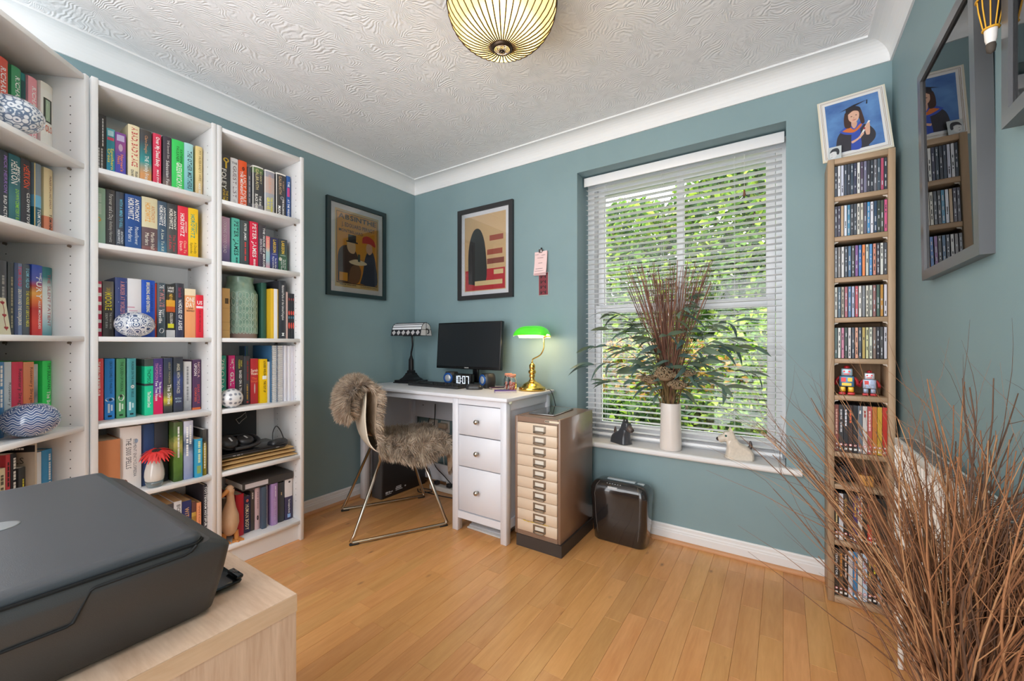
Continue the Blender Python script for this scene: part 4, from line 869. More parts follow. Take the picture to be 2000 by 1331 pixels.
HND = mat('tarnished_nickel', (150, 138, 124), 0.34, 1.0); CARD = mat('label_card', (228, 220, 206), 0.7)
for k in range(10):
    z0 = 0.0845 + k * 0.0553
    d = MB().rbox(t_ + 0.0015, -0.003, z0, cw - t_ - 0.0015, 0.012, z0 + 0.0532, 0.0012, 1).obj('drawer', CRM, fc)
    hx = 0.148; hz = z0 + 0.028
    h = MB()
    a, bq = 0.036, 0.0165
    h.box(hx - a, -0.0055, hz - bq, hx + a, -0.0032, hz - bq + 0.007).box(hx - a, -0.0055, hz + bq - 0.007, hx + a, -0.0032, hz + bq)
    h.box(hx - a, -0.0055, hz - bq + .007, hx - a + 0.011, -0.0032, hz + bq - .007).box(hx + a - 0.011, -0.0055, hz - bq + .007, hx + a, -0.0032, hz + bq - .007)
    h.tube(bez([(hx - a + 0.006, -0.0055, hz - bq + 0.002), (hx - a + .01, -0.016, hz - bq - 0.001), (hx, -0.018, hz - bq - 0.002), (hx + a - .01, -0.016, hz - bq - 0.001), (hx + a - 0.006, -0.0055, hz - bq + 0.002)], 4), 0.0032, 6)
    ho = h.obj('label_handle', HND, d)
    MB().box(hx - 0.025, -0.0042, hz - 0.0095, hx + 0.025, -0.0033, hz + 0.0095).obj('label_card', CARD, d)
yp = MB()
yp.tube(bez([(0.05, -0.004, 0.1395), (0.08, -0.007, 0.1375), (0.11, -0.006, 0.1392), (0.16, -0.004, 0.1395), (0.20, -0.003, 0.1395)], 4), [0.001 + 0.0008 * (i % 3) for i in range(17)], 5)
yp.obj('yellow_strip', mat('yellow_tape', (214, 178, 60), 0.6), fc)

# tablet on the cabinet
tb = thing('tablet_computer', 'black glass tablet lying on the brown filing cabinet', 'tablet', (1.285, -0.405, 0.6655), math.radians(3))
MB().rbox(0, 0, 0, 0.148, 0.262, 0.0065, 0.003).obj('casing', mat('tablet_silver', (170, 168, 166), 0.3, 0.8), tb)
MB().box(0.002, 0.002, 0.0066, 0.146, 0.26, 0.0078).obj('screen', mat('black_screen_glass', (22, 26, 34), 0.05, coat=1.0), tb)

# ================================================================== paper shredder
SHB = mat('gloss_black_plastic', (38, 35, 35), 0.12, coat=0.8)
SHB2 = mat('satin_black_plastic', (44, 44, 46), 0.35)
sd = thing('paper_shredder', 'glossy black paper shredder on the floor under the window sill', 'shredder', (1.693, -0.131, 0))
def rr(hx, hy, r, n=6):
    P = []
    for cx, cy, a0 in ((hx - r, hy - r, 0), (-hx + r, hy - r, PI / 2), (-hx + r, -hy + r, PI), (hx - r, -hy + r, 1.5 * PI)):
        for k in range(n + 1):
            a = a0 + PI / 2 * k / n; P.append((cx + r * math.cos(a), cy + r * math.sin(a)))
    return P
def loft(mb, levels, mi=0, smooth=True, cap=True):
    n = len(levels[0][0]); vs_ = []
    for P, z in levels: vs_ += [(x, y, z) if not callable(z) else (x, y, z(x, y)) for x, y in P]
    fs = []
    for j in range(len(levels) - 1):
        for k in range(n): fs.append((j * n + k, j * n + (k + 1) % n, (j + 1) * n + (k + 1) % n, (j + 1) * n + k))
    mb.add(vs_, fs, mi, smooth)
    if cap: mb.add(vs_[:n], [tuple(range(n - 1, -1, -1))], mi); mb.add(vs_[-n:], [tuple(range(n))], mi)
    return mb
loft(MB(), [(rr(.130, .060, .035), .0006), (rr(.136, .064, .036), .006), (rr(.146, .070, .038), .12), (rr(.1515, .0735, .040), .228)]).obj('bin', SHB, sd)
hd2 = MB()
lv = [(rr(.1525, .0745, .040), .2285), (rr(.1535, .0755, .040), .246), (rr(.1525, .075, .040), .268), (rr(.146, .070, .038), .288), (rr(.134, .060, .034), .302), (rr(.116, .045, .028), .310), (rr(.09, .028, .02), .3125)]
loft(hd2, lv); hd2.obj('head', SHB, sd)
MB().rbox(-0.075, -0.010, 0.309, 0.075, 0.014, 0.3165, 0.003).obj('feed_slot_trim', mat('pale_silver_plastic', (176, 186, 192), 0.35), sd)
MB().rbox(0.083, -0.010, 0.3065, 0.120, 0.012, 0.3135, 0.003).obj('control_switch', mat('pale_silver_plastic', (176, 186, 192), 0.35), sd)
MB().box(-0.05, -0.0715, 0.281, 0.0, -0.064, 0.293).obj('badge', mat('badge_silver', (200, 204, 208), 0.4), sd)
im = MB()
for k in range(6): im.box(-0.06 + k * 0.014, -0.058, 0.304, -0.054 + k * 0.014, -0.052, 0.3055)
im.obj('icon_marks', mat('badge_silver', (200, 204, 208), 0.4), sd)['kind'] = 'stuff'
sm_ = MB()
for sx in (-1, 1):
    sm_.tube(bez([(sx * .100, -.0615, .004), (sx * .113, -.0708, .12), (sx * .118, -.0745, .228), (sx * .118, -.0765, .25), (sx * .112, -.0705, .288), (sx * .10, -.052, .3075)], 5), 0.0011, 5)
sm_.obj('seam', mat('seam_grey', (120, 112, 108), 0.4), sd)

# ================================================================== desktop computer tower under the desk
pc = thing('computer_tower', 'black desktop computer tower on the floor under the desk', 'computer', (0.092, -0.475, 0))
PCB = mat('black_computer_case', (34, 33, 34), 0.4, bump=0.15, bscale=900)
MB().rbox(0, 0.012, 0.001, 0.098, 0.40, 0.345, 0.004).obj('case', PCB, pc)
MB().rbox(0.001, 0, 0.002, 0.097, 0.013, 0.343, 0.004).obj('front_panel', mat('dark_grey_bezel', (70, 68, 68), 0.35), pc)
st_ = MB()
for (y, z, w, h) in ((0.035, 0.022, 0.05, 0.004), (0.035, 0.030, 0.02, 0.012), (0.06, 0.030, 0.012, 0.012), (0.075, 0.032, 0.02, 0.006), (0.12, 0.03, 0.06, 0.005), (0.12, 0.04, 0.05, 0.008), (0.125, 0.052, 0.045, 0.005), (0.20, 0.036, 0.012, 0.01)):
    st_.box(0.0982, y, z, 0.0986, y + w, z + h)
st_.obj('printed_marks', mat('white_print', (210, 210, 210), 0.6), pc)['kind'] = 'stuff'

# ================================================================== sockets, power strip and cables behind the desk
PLS = mat('white_socket_plastic', (222, 216, 208), 0.4)
for k, (x, z, lab) in enumerate(((0.205, 0.425, 'white wall socket left of the adaptor behind the desk'), (0.325, 0.425, 'white wall socket with an adaptor plugged in behind the desk'))):
    s = thing('wall_socket', lab, 'socket', (x, -0.0005, z))
    MB().rbox(-0.043, -0.010, -0.043, 0.043, 0.0, 0.043, 0.003).obj('plate', PLS, s)
    MB().rbox(0.012, -0.0125, 0.012, 0.024, -0.0098, 0.028, 0.001, 1).obj('rocker', PLS, s)
    if k:
        a = MB().rbox(-0.036, -0.045, -0.008, 0.036, -0.0128, 0.030, 0.005).obj('adaptor', mat('beige_adaptor', (206, 184, 158), 0.45), s)
    else: MB().lathe([(0.004, -0.0108), (0.004, -0.0098)], 8, (0.0, 0, 0.018), axis='y').obj('pin_hole', HOLE, s)
ps = thing('power_strip', 'white power strip with black plugs on the floor behind the desk', 'power strip', (0.30, -0.145, 0.001))
MB().rbox(0, 0, 0, 0.50, 0.052, 0.034, 0.005).obj('body', PLS, ps)
for k in range(4): MB().rbox(0.03 + k * 0.12, 0.010, 0.0342, 0.068 + k * 0.12, 0.042, 0.062, 0.006).obj('plug', SHB2, ps)
CB = mat('black_cable', (26, 26, 28), 0.5); CBW = mat('white_cable', (214, 208, 200), 0.5)
def cable(label, pts, m=CB, r=0.0032):
    o = MB().tube(bez(pts, 6), r, 6).obj('cable', m); return tag(o, label, 'cable', 'cables behind the desk')
cable('black cable dropping from the desk past the left wall socket', [(0.215, -0.085, 0.70), (0.21, -0.05, 0.52), (0.185, -0.045, 0.42), (0.18, -0.05, 0.25), (0.26, -0.085, 0.055), (0.36, -0.12, 0.066)])
cable('black cable slanting down in front of the adaptor socket', [(0.30, -0.085, 0.60), (0.285, -0.08, 0.45), (0.25, -0.085, 0.30), (0.30, -0.09, 0.16), (0.40, -0.10, 0.10), (0.48, -0.118, 0.066)])
cable('cream cable hanging straight below the wall adaptor', [(0.345, -0.040, 0.414), (0.352, -0.046, 0.33), (0.35, -0.05, 0.2), (0.42, -0.085, 0.02)], CBW)
cable('thin cream cable running along the floor behind the power strip', [(0.56, -0.04, 0.60), (0.5, -0.045, 0.35), (0.52, -0.05, 0.12), (0.62, -0.078, 0.012), (0.78, -0.078, 0.008)], CBW, 0.0028)
cable('black cable coiled on the floor beside the power strip', [(0.24, -0.20, 0.006), (0.30, -0.24, 0.006), (0.37, -0.20, 0.010), (0.33, -0.165, 0.006), (0.27, -0.19, 0.012), (0.30, -0.225, 0.014), (0.40, -0.215, 0.006), (0.55, -0.20, 0.006), (0.70, -0.16, 0.006)])
cable('black cable leaving the power strip towards the drawers', [(0.71, -0.118, 0.058), (0.76, -0.12, 0.075), (0.80, -0.14, 0.03), (0.84, -0.2, 0.006)])

# ================================================================== chair with sheepskin
CF = Vector((0.49, 0.8717, 0)); CR = Vector((0.8717, -0.49, 0)); CO = Vector((0.4685, -0.624, 0))
CHR = mat('polished_chrome', (196, 186, 172), 0.16, 1.0); CSH = mat('cream_plastic_shell', (236, 224, 204), 0.32)
RUB = mat('black_rubber', (30, 29, 29), 0.7)
ch_rz = math.atan2(CF.y, CF.x) - PI / 2          # local +y is forward, +x is right
ch = thing('chair', 'cream shell chair on chrome sled legs pulled up to the desk', 'chair', CO, ch_rz)
def sideloop(s):
    X = 0.243 * s; xt = 0.17 * s
    pts = [(xt * .6, -0.085, 0.405), (xt, -0.095, 0.395), (X * .99, -0.235, 0.045), (X, -0.252, 0.020), (X, -0.243, 0.0125), (X, -0.215, 0.0115), (X, 0.0, 0.0115), (X, 0.225, 0.0115), (X, 0.252, 0.0125), (X, 0.262, 0.020), (X * .99, 0.250, 0.045), (xt, 0.130, 0.405), (xt * .6, 0.122, 0.412)]
    o = MB().tube(pts, 0.0088, 8).obj('leg_loop', CHR, ch)
    for yy in (-0.235, 0.24):
        MB().rbox(X - 0.010, yy - 0.024, 0.0006, X + 0.010, yy + 0.024, 0.010, 0.003, 1).obj('rubber_foot', RUB, o)
sideloop(1); sideloop(-1)
sprof = bez([(0.225, 0.425), (0.19, 0.440), (0.08, 0.430), (-0.02, 0.428), (-0.11, 0.442), (-0.165, 0.495), (-0.19, 0.58), (-0.198, 0.68), (-0.195, 0.775), (-0.192, 0.79)][0:1] and [(p[0], 0, p[1]) for p in [(0.225, 0.425), (0.19, 0.440), (0.08, 0.430), (-0.02, 0.428), (-0.11, 0.442), (-0.165, 0.495), (-0.19, 0.58), (-0.198, 0.68), (-0.192, 0.79)]], 4)
def prof_at(P, s):
    f_ = s * (len(P) - 1); i = min(int(f_), len(P) - 2); return P[i].lerp(P[i + 1], f_ - i)
def shell(s, t):
    p = prof_at(sprof, s); x = (t - 0.5) * 2
    hw = 0.225 - 0.02 * s + 0.015 * math.sin(s * PI)
    if s < 0.08: hw -= 0.05 * (1 - s / 0.08) ** 2
    if s > 0.88: hw -= 0.06 * ((s - 0.88) / 0.12) ** 2
    up = 0.030 * x * x * (1 - s); fw = 0.030 * x * x * max(0, s - 0.35) / 0.65
    return Vector((hw * x, p.x + fw, p.z + up))
sh = MB(); NU, NV = 17, 33
sh.grid(lambda u, v: shell(v, u), NU, NV)
sh.grid(lambda u, v: shell(v, u) + Vector((0, -0.006 if v > .45 else 0, -0.006 if v <= .45 else 0)), NU, NV)
for e in (0, 1):
    sh.grid(lambda u, v: shell(v, e) + Vector((0, -0.006 if v > .45 else 0, -0.006 if v <= .45 else 0)) * u, 2, NV)
sh.obj('shell', CSH, ch)

# sheepskin
WOOL = [mat('taupe_wool_%d' % i, c, 0.9, sheen=0.3) for i, c in enumerate(((188, 166, 144), (168, 146, 124), (206, 186, 164), (142, 120, 100)))]
skin = thing('sheepskin', 'shaggy taupe sheepskin draped over the chair seat and back', 'sheepskin', CO, ch_rz)
kprof = bez([(p[0], 0, p[1]) for p in [(0.285, 0.375), (0.293, 0.425), (0.262, 0.474), (0.16, 0.472), (0.05, 0.468), (-0.04, 0.474), (-0.105, 0.498), (-0.132, 0.57), (-0.140, 0.67), (-0.150, 0.768), (-0.185, 0.812), (-0.235, 0.808), (-0.272, 0.765), (-0.285, 0.70), (-0.278, 0.640)]], 5)
def skin_pt(s, t):
    p = prof_at(kprof, s); x = (t - 0.5) * 2
    if s < 0.42: hw = 0.272 + 0.010 * math.sin(s * 31)
    elif s < 0.60: hw = 0.272 - 0.087 * min(1, (s - 0.42) / 0.14)
    else: hw = 0.185 + 0.012 * math.sin(s * 23) + 0.03 * max(0, s - .75) / .25
    if s < 0.10: hw -= 0.07 * (1 - s / 0.10) ** 1.5
    if s > 0.90: hw -= 0.06 * ((s - 0.90) / 0.10) ** 1.5
    dr = 0.0
    seat = 1.0 if s < 0.40 else max(0.0, 1 - (s - 0.40) / 0.10)
    ax = abs(x)
    if ax > 0.80:
        q = (ax - 0.80) / 0.20
        dr = -(0.080 + 0.02 * math.sin(s * 26 + (1.3 if x > 0 else 0))) * q ** 1.4 * seat
        hw *= 1 - 0.07 * q * seat
    up = 0.022 * min(ax, .75) ** 2 * seat
    fw = 0.04 * x * x * max(0.0, min(1, (s - 0.45) / 0.2)) * (1 if s < .66 else (.9 if s > .76 else .5))
    return Vector((hw * x, p.x + fw, p.z + up + dr))
hide = MB(); hide.grid(lambda u, v: skin_pt(v, u), 19, 61); hide.obj('hide', mat('pale_hide', (170, 148, 126), 0.9), skin)
random.seed(3)
fur = MB(); nf = 56000
for k in range(nf):
    s, t = random.random(), random.random()
    if random.random() < 0.18: t = random.choice((random.uniform(0, .06), random.uniform(.94, 1)))
    s = min(max(s, .004), .996); t = min(max(t, .004), .996)
    p = skin_pt(s, t); du = skin_pt(s, min(1, t + .01)) - skin_pt(s, max(0, t - .01)); dv = skin_pt(min(1, s + .006), t) - skin_pt(max(0, s - .006), t)
    nrm = dv.cross(du)
    if nrm.length < 1e-9: continue
    nrm.normalize()
    if s > .74 and random.random() < .30: nrm = -nrm
    q = Vector((p.x * 26, p.y * 26, p.z * 26)); cl = noise.noise_vector(q)
    edge = max(0.0, (abs((t - .5) * 2) - .75) / .25)
    side = du.normalized() * (1 if t > .5 else -1)
    endv = (dv.normalized() * (1 if s > .5 else -1)) * (max(0, (.06 - min(s, 1 - s)) / .06))
    d = (nrm * 1.0 + cl * 0.85 + side * edge * 0.9 + endv * 0.9 + Vector((random.gauss(0, .22), random.gauss(0, .22), random.gauss(0, .22))) + Vector((0, 0, -0.35 * (1 if s > .42 or edge > 0 else .3)))).normalized()
    ln = random.uniform(0.030, 0.050) * (1.22 if s > .42 else 1.0)
    w = d.cross(Vector((random.gauss(0, 1), random.gauss(0, 1), random.gauss(0, 1))))
    if w.length < 1e-6: continue
    w = w.normalized() * random.uniform(0.0010, 0.0019)
    m1 = p + d * ln * 0.55; d2 = (d + cl * 0.5 + Vector((0, 0, -0.45))).normalized(); tip = m1 + d2 * ln * 0.5
    cv = noise.noise(q * .9) + random.gauss(0, .22)
    mi = 2 if cv > .25 else (0 if cv > 0 else (1 if cv > -.28 else 3))
    fur.add([p - w, p + w, m1 + w * .9, m1 - w * .9, tip], [(0, 1, 2, 3), (3, 2, 4)], mi)
fo = fur.obj('wool', WOOL, skin); fo['kind'] = 'stuff'

# ================================================================== things on the desk
# --- black lamp with white leaded glass shade
BLK = mat('black_cast_metal', (34, 33, 36), 0.32, 0.4)
OPAL = mat('white_opal_glass', (236, 238, 242), 0.2); LEAD = mat('lead_came', (40, 40, 44), 0.4, 0.5); CHK = mat('black_glass_band', (44, 42, 46), 0.2); GRY = mat('grey_glass_diamond', (190, 186, 188), 0.2)
lp = thing('desk_lamp', 'black banker lamp with white and black leaded glass shade', 'lamp', (0.175, -0.200, DZ + 0.0004), math.radians(8))
bm_ = MB()
def sq(h): return [(h, h), (-h, h), (-h, -h), (h, -h)]
def sqr(hx, hy): return [(hx, hy), (-hx, hy), (-hx, -hy), (hx, -hy)]
loft(bm_, [(sqr(.105, .070), 0), (sqr(.105, .070), .006), (sqr(.098, .063), .007), (sqr(.098, .063), .020), (sqr(.064, .050), .022), (sqr(.064, .048), .026), (sqr(.046, .036), .040), (sqr(.034, .028), .058), (sqr(.030, .026), .066), (sqr(.030, .026), .070), (sqr(.022, .020), .072), (sqr(.021, .019), .088), (sqr(.0155, .0155), .090)], smooth=False)
bm_.obj('base', BLK, lp)
loft(MB(), [(rr(.0155, .0155, .006, 2), .088), (rr(.0145, .0145, .006, 2), .165), (rr(.010, .010, .005, 2), .178), (rr(.006, .006, .003, 2), .195)]).obj('column', BLK, lp)
MB().tube(bez([(0, 0, .19), (0.004, -0.004, .215), (0.022, -0.012, .265), (0.026, -0.02, .31), (0.020, -0.02, .352)], 5), 0.0062, 8).obj('gooseneck', BLK, lp)
shd = thing('shade', None, None, (0.018, -0.02, 0.338)); shd.parent = lp
SLn = 0.128; SR = 0.052
arc = [(-SR - .012, 0), (-SR - .004, 0.040)] + [(-(SR) * math.cos(PI * k / 8), 0.040 + (SR * .95) * math.sin(PI * k / 8)) for k in range(9)] + [(SR + .004, .040), (SR + .012, 0)]
def strip(i0, i1, m, nm, off=0.0):
    mb = MB(); P = arc[i0:i1 + 1]
    n_ = len(P); A = [(-SLn, y, z) for y, z in P] + [(SLn, y, z) for y, z in P]
    inn = [(x, y * .95, z - .0025) for x, y, z in A]
    mb.add(A + inn, [(k, k + 1, k + 1 + n_, k + n_) for k in range(n_ - 1)] + [(k + 2 * n_, k + 1 + 2 * n_, k + 1 + 3 * n_, k + 3 * n_) for k in range(n_ - 1)])
    return mb.obj(nm, m, shd)
strip(0, 1, CHK, 'glass_band'); strip(11, 12, CHK, 'glass_band')
for a_ in range(1, 11): strip(a_, a_ + 1, OPAL, 'glass_strip')
for sgn in (-1, 1):
    x = SLn * sgn; MB().prism([(y, z) for y, z in arc], x - 0.0015, x + 0.0015, 'x').obj('end_panel', OPAL, shd)
ld = MB()
for (y, z) in arc: ld.tube([(-SLn - .002, y * 1.01, z), (SLn + .002, y * 1.01, z)], 0.0022, 5)
for sgn in (-1, 1):
    ld.tube([(sgn * (SLn + .001), y * 1.01, z) for y, z in arc], 0.0022, 5)
    ld.tube([(sgn * (SLn + .002), 0, 0), (sgn * (SLn + .002), 0, .094)], 0.0018, 5); ld.tube([(sgn * (SLn + .002), -SR - .004, .04), (sgn * (SLn + .002), SR + .004, .04)], 0.0018, 5)
ld.obj('came', LEAD, shd)
for k in range(6):
    xc = -0.105 + k * 0.042; h_ = 0.021
    dm = MB(); P = [(xc - .017, .5), (xc, 0.05), (xc + .017, .5), (xc, .95)]
    vv = [(x, -SR - .012 + .008 * q - .0022, .040 * q) for x, q in P]
    dm.add(vv + [(a, b + .0015, c) for a, b, c in vv], [(0, 1, 2, 3), (7, 6, 5, 4), (0, 4, 5, 1), (1, 5, 6, 2), (2, 6, 7, 3), (3, 7, 4, 0)]).obj('glass_diamond', GRY, shd)
MB().tube(bez([(SLn, 0, .045), (SLn + .02, 0, .04), (SLn + .024, 0, .02), (SLn + .014, 0, .012)], 5), 0.0045, 6).obj('bracket', BLK, lp, (0.018, -0.02, 0.338))

# --- monitor
mo = thing('computer_monitor', 'black flat screen monitor on the desk', 'monitor', (0.632, -0.120, DZ + 0.0004))
SCR = mat('dark_screen', (33, 36, 40), 0.28); BEZ = mat('gloss_black_bezel', (20, 20, 22), 0.2)
pl = thing('display_panel', None, None, (0, 0.0, 0.108), rot=(math.radians(-4), 0, 0)); pl.parent = mo
MB().rbox(-0.276, -0.012, 0, 0.276, 0.018, 0.319, 0.004).obj('housing', BEZ, pl)
MB().box(-0.266, -0.0134, 0.018, 0.266, -0.0121, 0.311).obj('screen', SCR, pl)
tg = MB(); text(tg, 'SAMSUNG', (-0.018, -0.0126, 0.0095), (1, 0, 0), (0, 0, 1), 0.036, 0.0055, 0, 1); tg.obj('lettering', mat('print_#f2f2f0', WH, .5), pl)
MB().rbox(0.03, 0.016, 0.02, 0.075, 0.034, 0.20, 0.004).obj('neck', BEZ, mo)
MB().rbox(-0.035, -0.035, 0, 0.165, 0.075, 0.012, 0.005).obj('foot', BEZ, mo)
# --- speakers
RING = mat('blue_speaker_ring', (42, 96, 176), 0.25, 0.3); CONE = mat('silver_speaker_cone', (196, 200, 206), 0.35, 0.4)
for x, y, rz, lab in ((0.530, -0.165, 6, 'black ball speaker with blue ring left of the digital clock'), (0.838, -0.165, -24, 'black ball speaker with blue ring right of the monitor stand')):
    s = thing('computer_speaker', lab, 'speaker', (x, y, DZ + .0004), math.radians(rz), 'pair of computer speakers')
    bd = MB(); lv = []
    for k in range(9):
        q = k / 8; r_ = 0.042 * (0.80 + 0.26 * math.sin(q * PI * .95)); lv.append((rr(r_, 0.042 if 0 < k < 8 else .036, 0.026 if k else .02), 0.0005 + q * 0.088 if k < 8 else .090))
    loft(bd, lv); bd.obj('cabinet', SHB2, s)
    MB().lathe([(0.024, -0.0425), (0.034, -0.046), (0.036, -0.044), (0.036, -0.036)], 24, (0, 0, .050), axis='y').obj('ring', RING, s)
    MB().lathe([(0.001, -0.0480), (0.012, -0.0475), (0.020, -0.0455), (0.024, -0.0435), (0.024, -0.0405)], 20, (0, 0, .050), axis='y').obj('cone', CONE, s)
    MB().box(-0.010, -0.0425, 0.007, 0.010, -0.0405, 0.011).obj('badge', mat('badge_silver', (200, 204, 208), .4), s)
# --- digital clock 10:07
ck = thing('digital_clock', 'mirror fronted digital clock reading 10:07 under the monitor', 'clock', (0.655, -0.203, DZ + .0004), math.radians(-2))
MB().rbox(-0.072, 0.0, 0, 0.072, 0.04, 0.082, 0.004).obj('case', BEZ, ck)
MB().box(-0.070, -0.0012, 0.006, 0.070, -0.0002, 0.080).obj('face', mat('mirror_grey', (120, 122, 124), 0.08, 0.9), ck)
sg = {'1': 'bc', '0': 'abcdef', '7': 'abc'}
dg_ = MB(); SW, SHh = 0.024, 0.050
def seg(mb, x, z, s):
    w = 0.0048; h2 = SHh / 2
    R = {'a': (x, z + SHh - w, x + SW, z + SHh), 'd': (x, z, x + SW, z + w), 'g': (x, z + h2 - w / 2, x + SW, z + h2 + w / 2),
         'b': (x + SW - w, z + h2 + .001, x + SW, z + SHh - .001), 'c': (x + SW - w, z + .001, x + SW, z + h2 - .001), 'f': (x, z + h2 + .001, x + w, z + SHh - .001), 'e': (x, z + .001, x + w, z + h2 - .001)}[s]
    mb.box(R[0], -0.0022, R[1], R[2], -0.0013, R[3])
for x, chx in ((-0.068, '1'), (-0.038, '0'), (0.004, '0'), (0.036, '7')):
    for s in sg[chx]: seg(dg_, x, 0.019, s)
dg_.box(-0.0075, -0.0022, 0.032, -0.0030, -0.0013, 0.037).box(-0.0075, -0.0022, 0.051, -0.0030, -0.0013, 0.056)
dg_.obj('lettering', mat('clock_digits', (226, 240, 255), 0.4, emit=0.6), ck)
# --- keyboard
kb = thing('keyboard', 'black computer keyboard lying on the desk in front of the monitor', 'keyboard', (0.300, -0.345, DZ + .0004), math.radians(-1))
MB().rbox(0, 0, 0, 0.445, 0.132, 0.016, 0.004).obj('case', SHB2, kb)
kme = MB().rbox(0, 0, 0, 0.0165, 0.0165, 0.007, 0.0022, 1).data('key', mat('black_key', (30, 30, 32), 0.45))
for r_ in range(6):
    for c_ in range(22):
        if c_ in (15, 18) or (r_ in (1, 2) and 15 < c_ < 18 and r_ == 1): continue
        if r_ == 0 and 4 <= c_ <= 9:
            if c_ == 4: put('key', kme, kb, (0.010 + 4 * 0.0196, 0.008, 0.0155), scale=(6.9, 1, 1))
            continue
        put('key', kme, kb, (0.008 + c_ * 0.0196, 0.008 + r_ * 0.0198, 0.0155))
# --- mouse
ms = thing('computer_mouse', 'black computer mouse beside the keyboard', 'mouse', (0.828, -0.290, DZ + .0004), math.radians(-62))
lvm = [(rr(.029, .050, .026), 0.0004), (rr(.031, .053, .028), .008), (rr(.029, .050, .027), .019), (rr(.023, .042, .022), .028), (rr(.012, .026, .011), .0335)]
loft(MB(), lvm).obj('body', SHB2, ms)
MB().lathe([(0.006, -0.003), (0.006, 0.003)], 12, (0, 0.034, .0265), axis='x').obj('wheel', BEZ, ms)
cable('black mouse cable trailing behind the speaker on the desk', [(0.882, -0.262, DZ + .006), (0.920, -0.240, DZ + .004), (0.938, -0.185, DZ + .004), (0.915, -0.10, DZ + .004)], CB, 0.0018)
# --- passport-sized booklets
for x, y, rz, c, lab in ((0.868, -0.195, -40, (92, 62, 84), 'plum coloured booklet lying flat nearer the monitor'), (0.985, -0.300, -52, (112, 92, 168), 'violet edged booklet lying flat in front of the jars')):
    n_ = thing('booklet', lab, 'booklet', (x, y, DZ + .0004), math.radians(rz), 'booklets on the desk')
    MB().rbox(0, 0, 0, 0.088, 0.125, 0.0012, 0.0005, 1).rbox(0, 0, 0.0072, 0.088, 0.125, 0.0084, 0.0005, 1).box(0, 0, 0.0012, 0.001, 0.125, .0072).obj('cover', mat('booklet_%s' % lab[:5], c, 0.4), n_)
    MB().box(0.001, 0.002, 0.0013, 0.086, 0.123, 0.0071).obj('pages', PAGE, n_)
# --- jars of red beads
JG = glass_mat('jar_glass', (0.96, 0.97, 0.97, 1)); CORK = mat('rose_cork', (206, 138, 112), 0.8, var=.1, vscale=90)
random.seed(11)
for x, y, lab in ((1.010, -0.188, 'small glass jar of red beads nearer the monitor'), (1.066, -0.232, 'small glass jar of red beads nearer the brass lamp')):
    j = thing('bead_jar', lab, 'jar', (x, y, DZ + .0004), 0, 'bead jars on the desk')
    MB().lathe([(.0005, .001), (.026, .001), (.0275, .006), (.0275, .066), (.024, .074), (.0215, .078), (.0215, .084), (.0225, .085)], 24).obj('glass', JG, j)
    MB().lathe([(.0005, .079), (.0208, .079), (.0208, .0855), (.0235, .086), (.0235, .097), (.0215, .0985), (.0005, .0985)], 20).obj('cork_lid', CORK, j)
    bd = MB()
    for k in range(230):
        a_ = random.uniform(0, 6.28); r_ = 0.0235 * math.sqrt(random.random()); bd.sphere((r_ * math.cos(a_), r_ * math.sin(a_), 0.005 + random.random() * 0.044), 0.0030, 6, 4, 0 if random.random() < .7 else 1)
    bd.obj('beads', [mat('coral_bead', (206, 96, 74), 0.35), mat('pale_bead', (236, 196, 178), 0.35)], j)['kind'] = 'stuff'
blk = thing('business_card_holder', 'small black stand behind the bead jars', 'holder', (0.965, -0.120, DZ + .0004), math.radians(-30))
MB().rbox(-0.03, -0.02, 0, 0.03, 0.02, 0.008, .002, 1).prism([(-.02, .008), (.02, .008), (.016, .045), (.008, .055), (.004, .02), (-.02, .014)], -0.014, 0.014, 'x').obj('body', SHB2, blk)

# --- brass lamp with green shade
BRS = mat('polished_brass', (226, 186, 96), 0.16, 1.0)
gl = thing('banker_lamp', 'brass banker lamp with glowing green glass shade', 'lamp', (1.150, -0.140, DZ + .0004))
MB().lathe([(.001, 0), (.078, 0), (.080, .003), (.080, .018), (.077, .021), (.066, .024), (.060, .030), (.056, .031), (.052, .038), (.046, .042), (.040, .046), (.026, .052), (.020, .058), (.016, .066)], 36).obj('base', BRS, gl)
MB().lathe([(.016, .064), (.013, .072), (.017, .080), (.018, .088), (.015, .095), (.019, .100), (.023, .106), (.023, .114), (.019, .121), (.014, .126), (.018, .130), (.018, .150), (.015, .156), (.011, .160), (.006, .165), (.004, .178)], 28).obj('column', BRS, gl)
MB().tube(bez([(0, 0, .168), (0.004, 0, .186), (0.020, 0, .194), (0.058, -0.002, .214), (0.080, -0.004, .250), (0.083, -0.004, .290), (0.080, -0.004, .322)], 6), 0.0040, 8).obj('arm', BRS, gl)
m_, nt, b = _new('green_lit_glass'); b.inputs['Base Color'].default_value = rgb((70, 190, 40)); b.inputs['Roughness'].default_value = 0.12
b.inputs['Emission Color'].default_value = rgb((80, 214, 40)); b.inputs['Emission Strength'].default_value = 0.42; b.inputs['Coat Weight'].default_value = 0.6
m2_, nt, b = _new('white_lit_lining'); b.inputs['Base Color'].default_value = rgb((250, 240, 214)); b.inputs['Emission Color'].default_value = rgb((255, 226, 160)); b.inputs['Emission Strength'].default_value = 0.3
sg_ = thing('shade', None, None, (0.000, -0.004, .322), rot=(math.radians(-7), 0, 0)); sg_.parent = gl
def shade_pt(u, v, off=0.0):
    # half-barrel trough: x along the lamp, opened downwards, ends rounded
    a_ = PI * (0.02 + 0.96 * v); x = (u - .5) * 2
    e_ = math.sqrt(max(0, 1 - abs(x) ** 3.2)); R_ = 0.068 - off
    return Vector((0.112 * x * (1 - off * 6), -R_ * math.cos(a_) * (0.45 + .55 * e_), R_ * 1.05 * math.sin(a_) * (0.25 + 0.75 * e_) * .98 - 0.004))
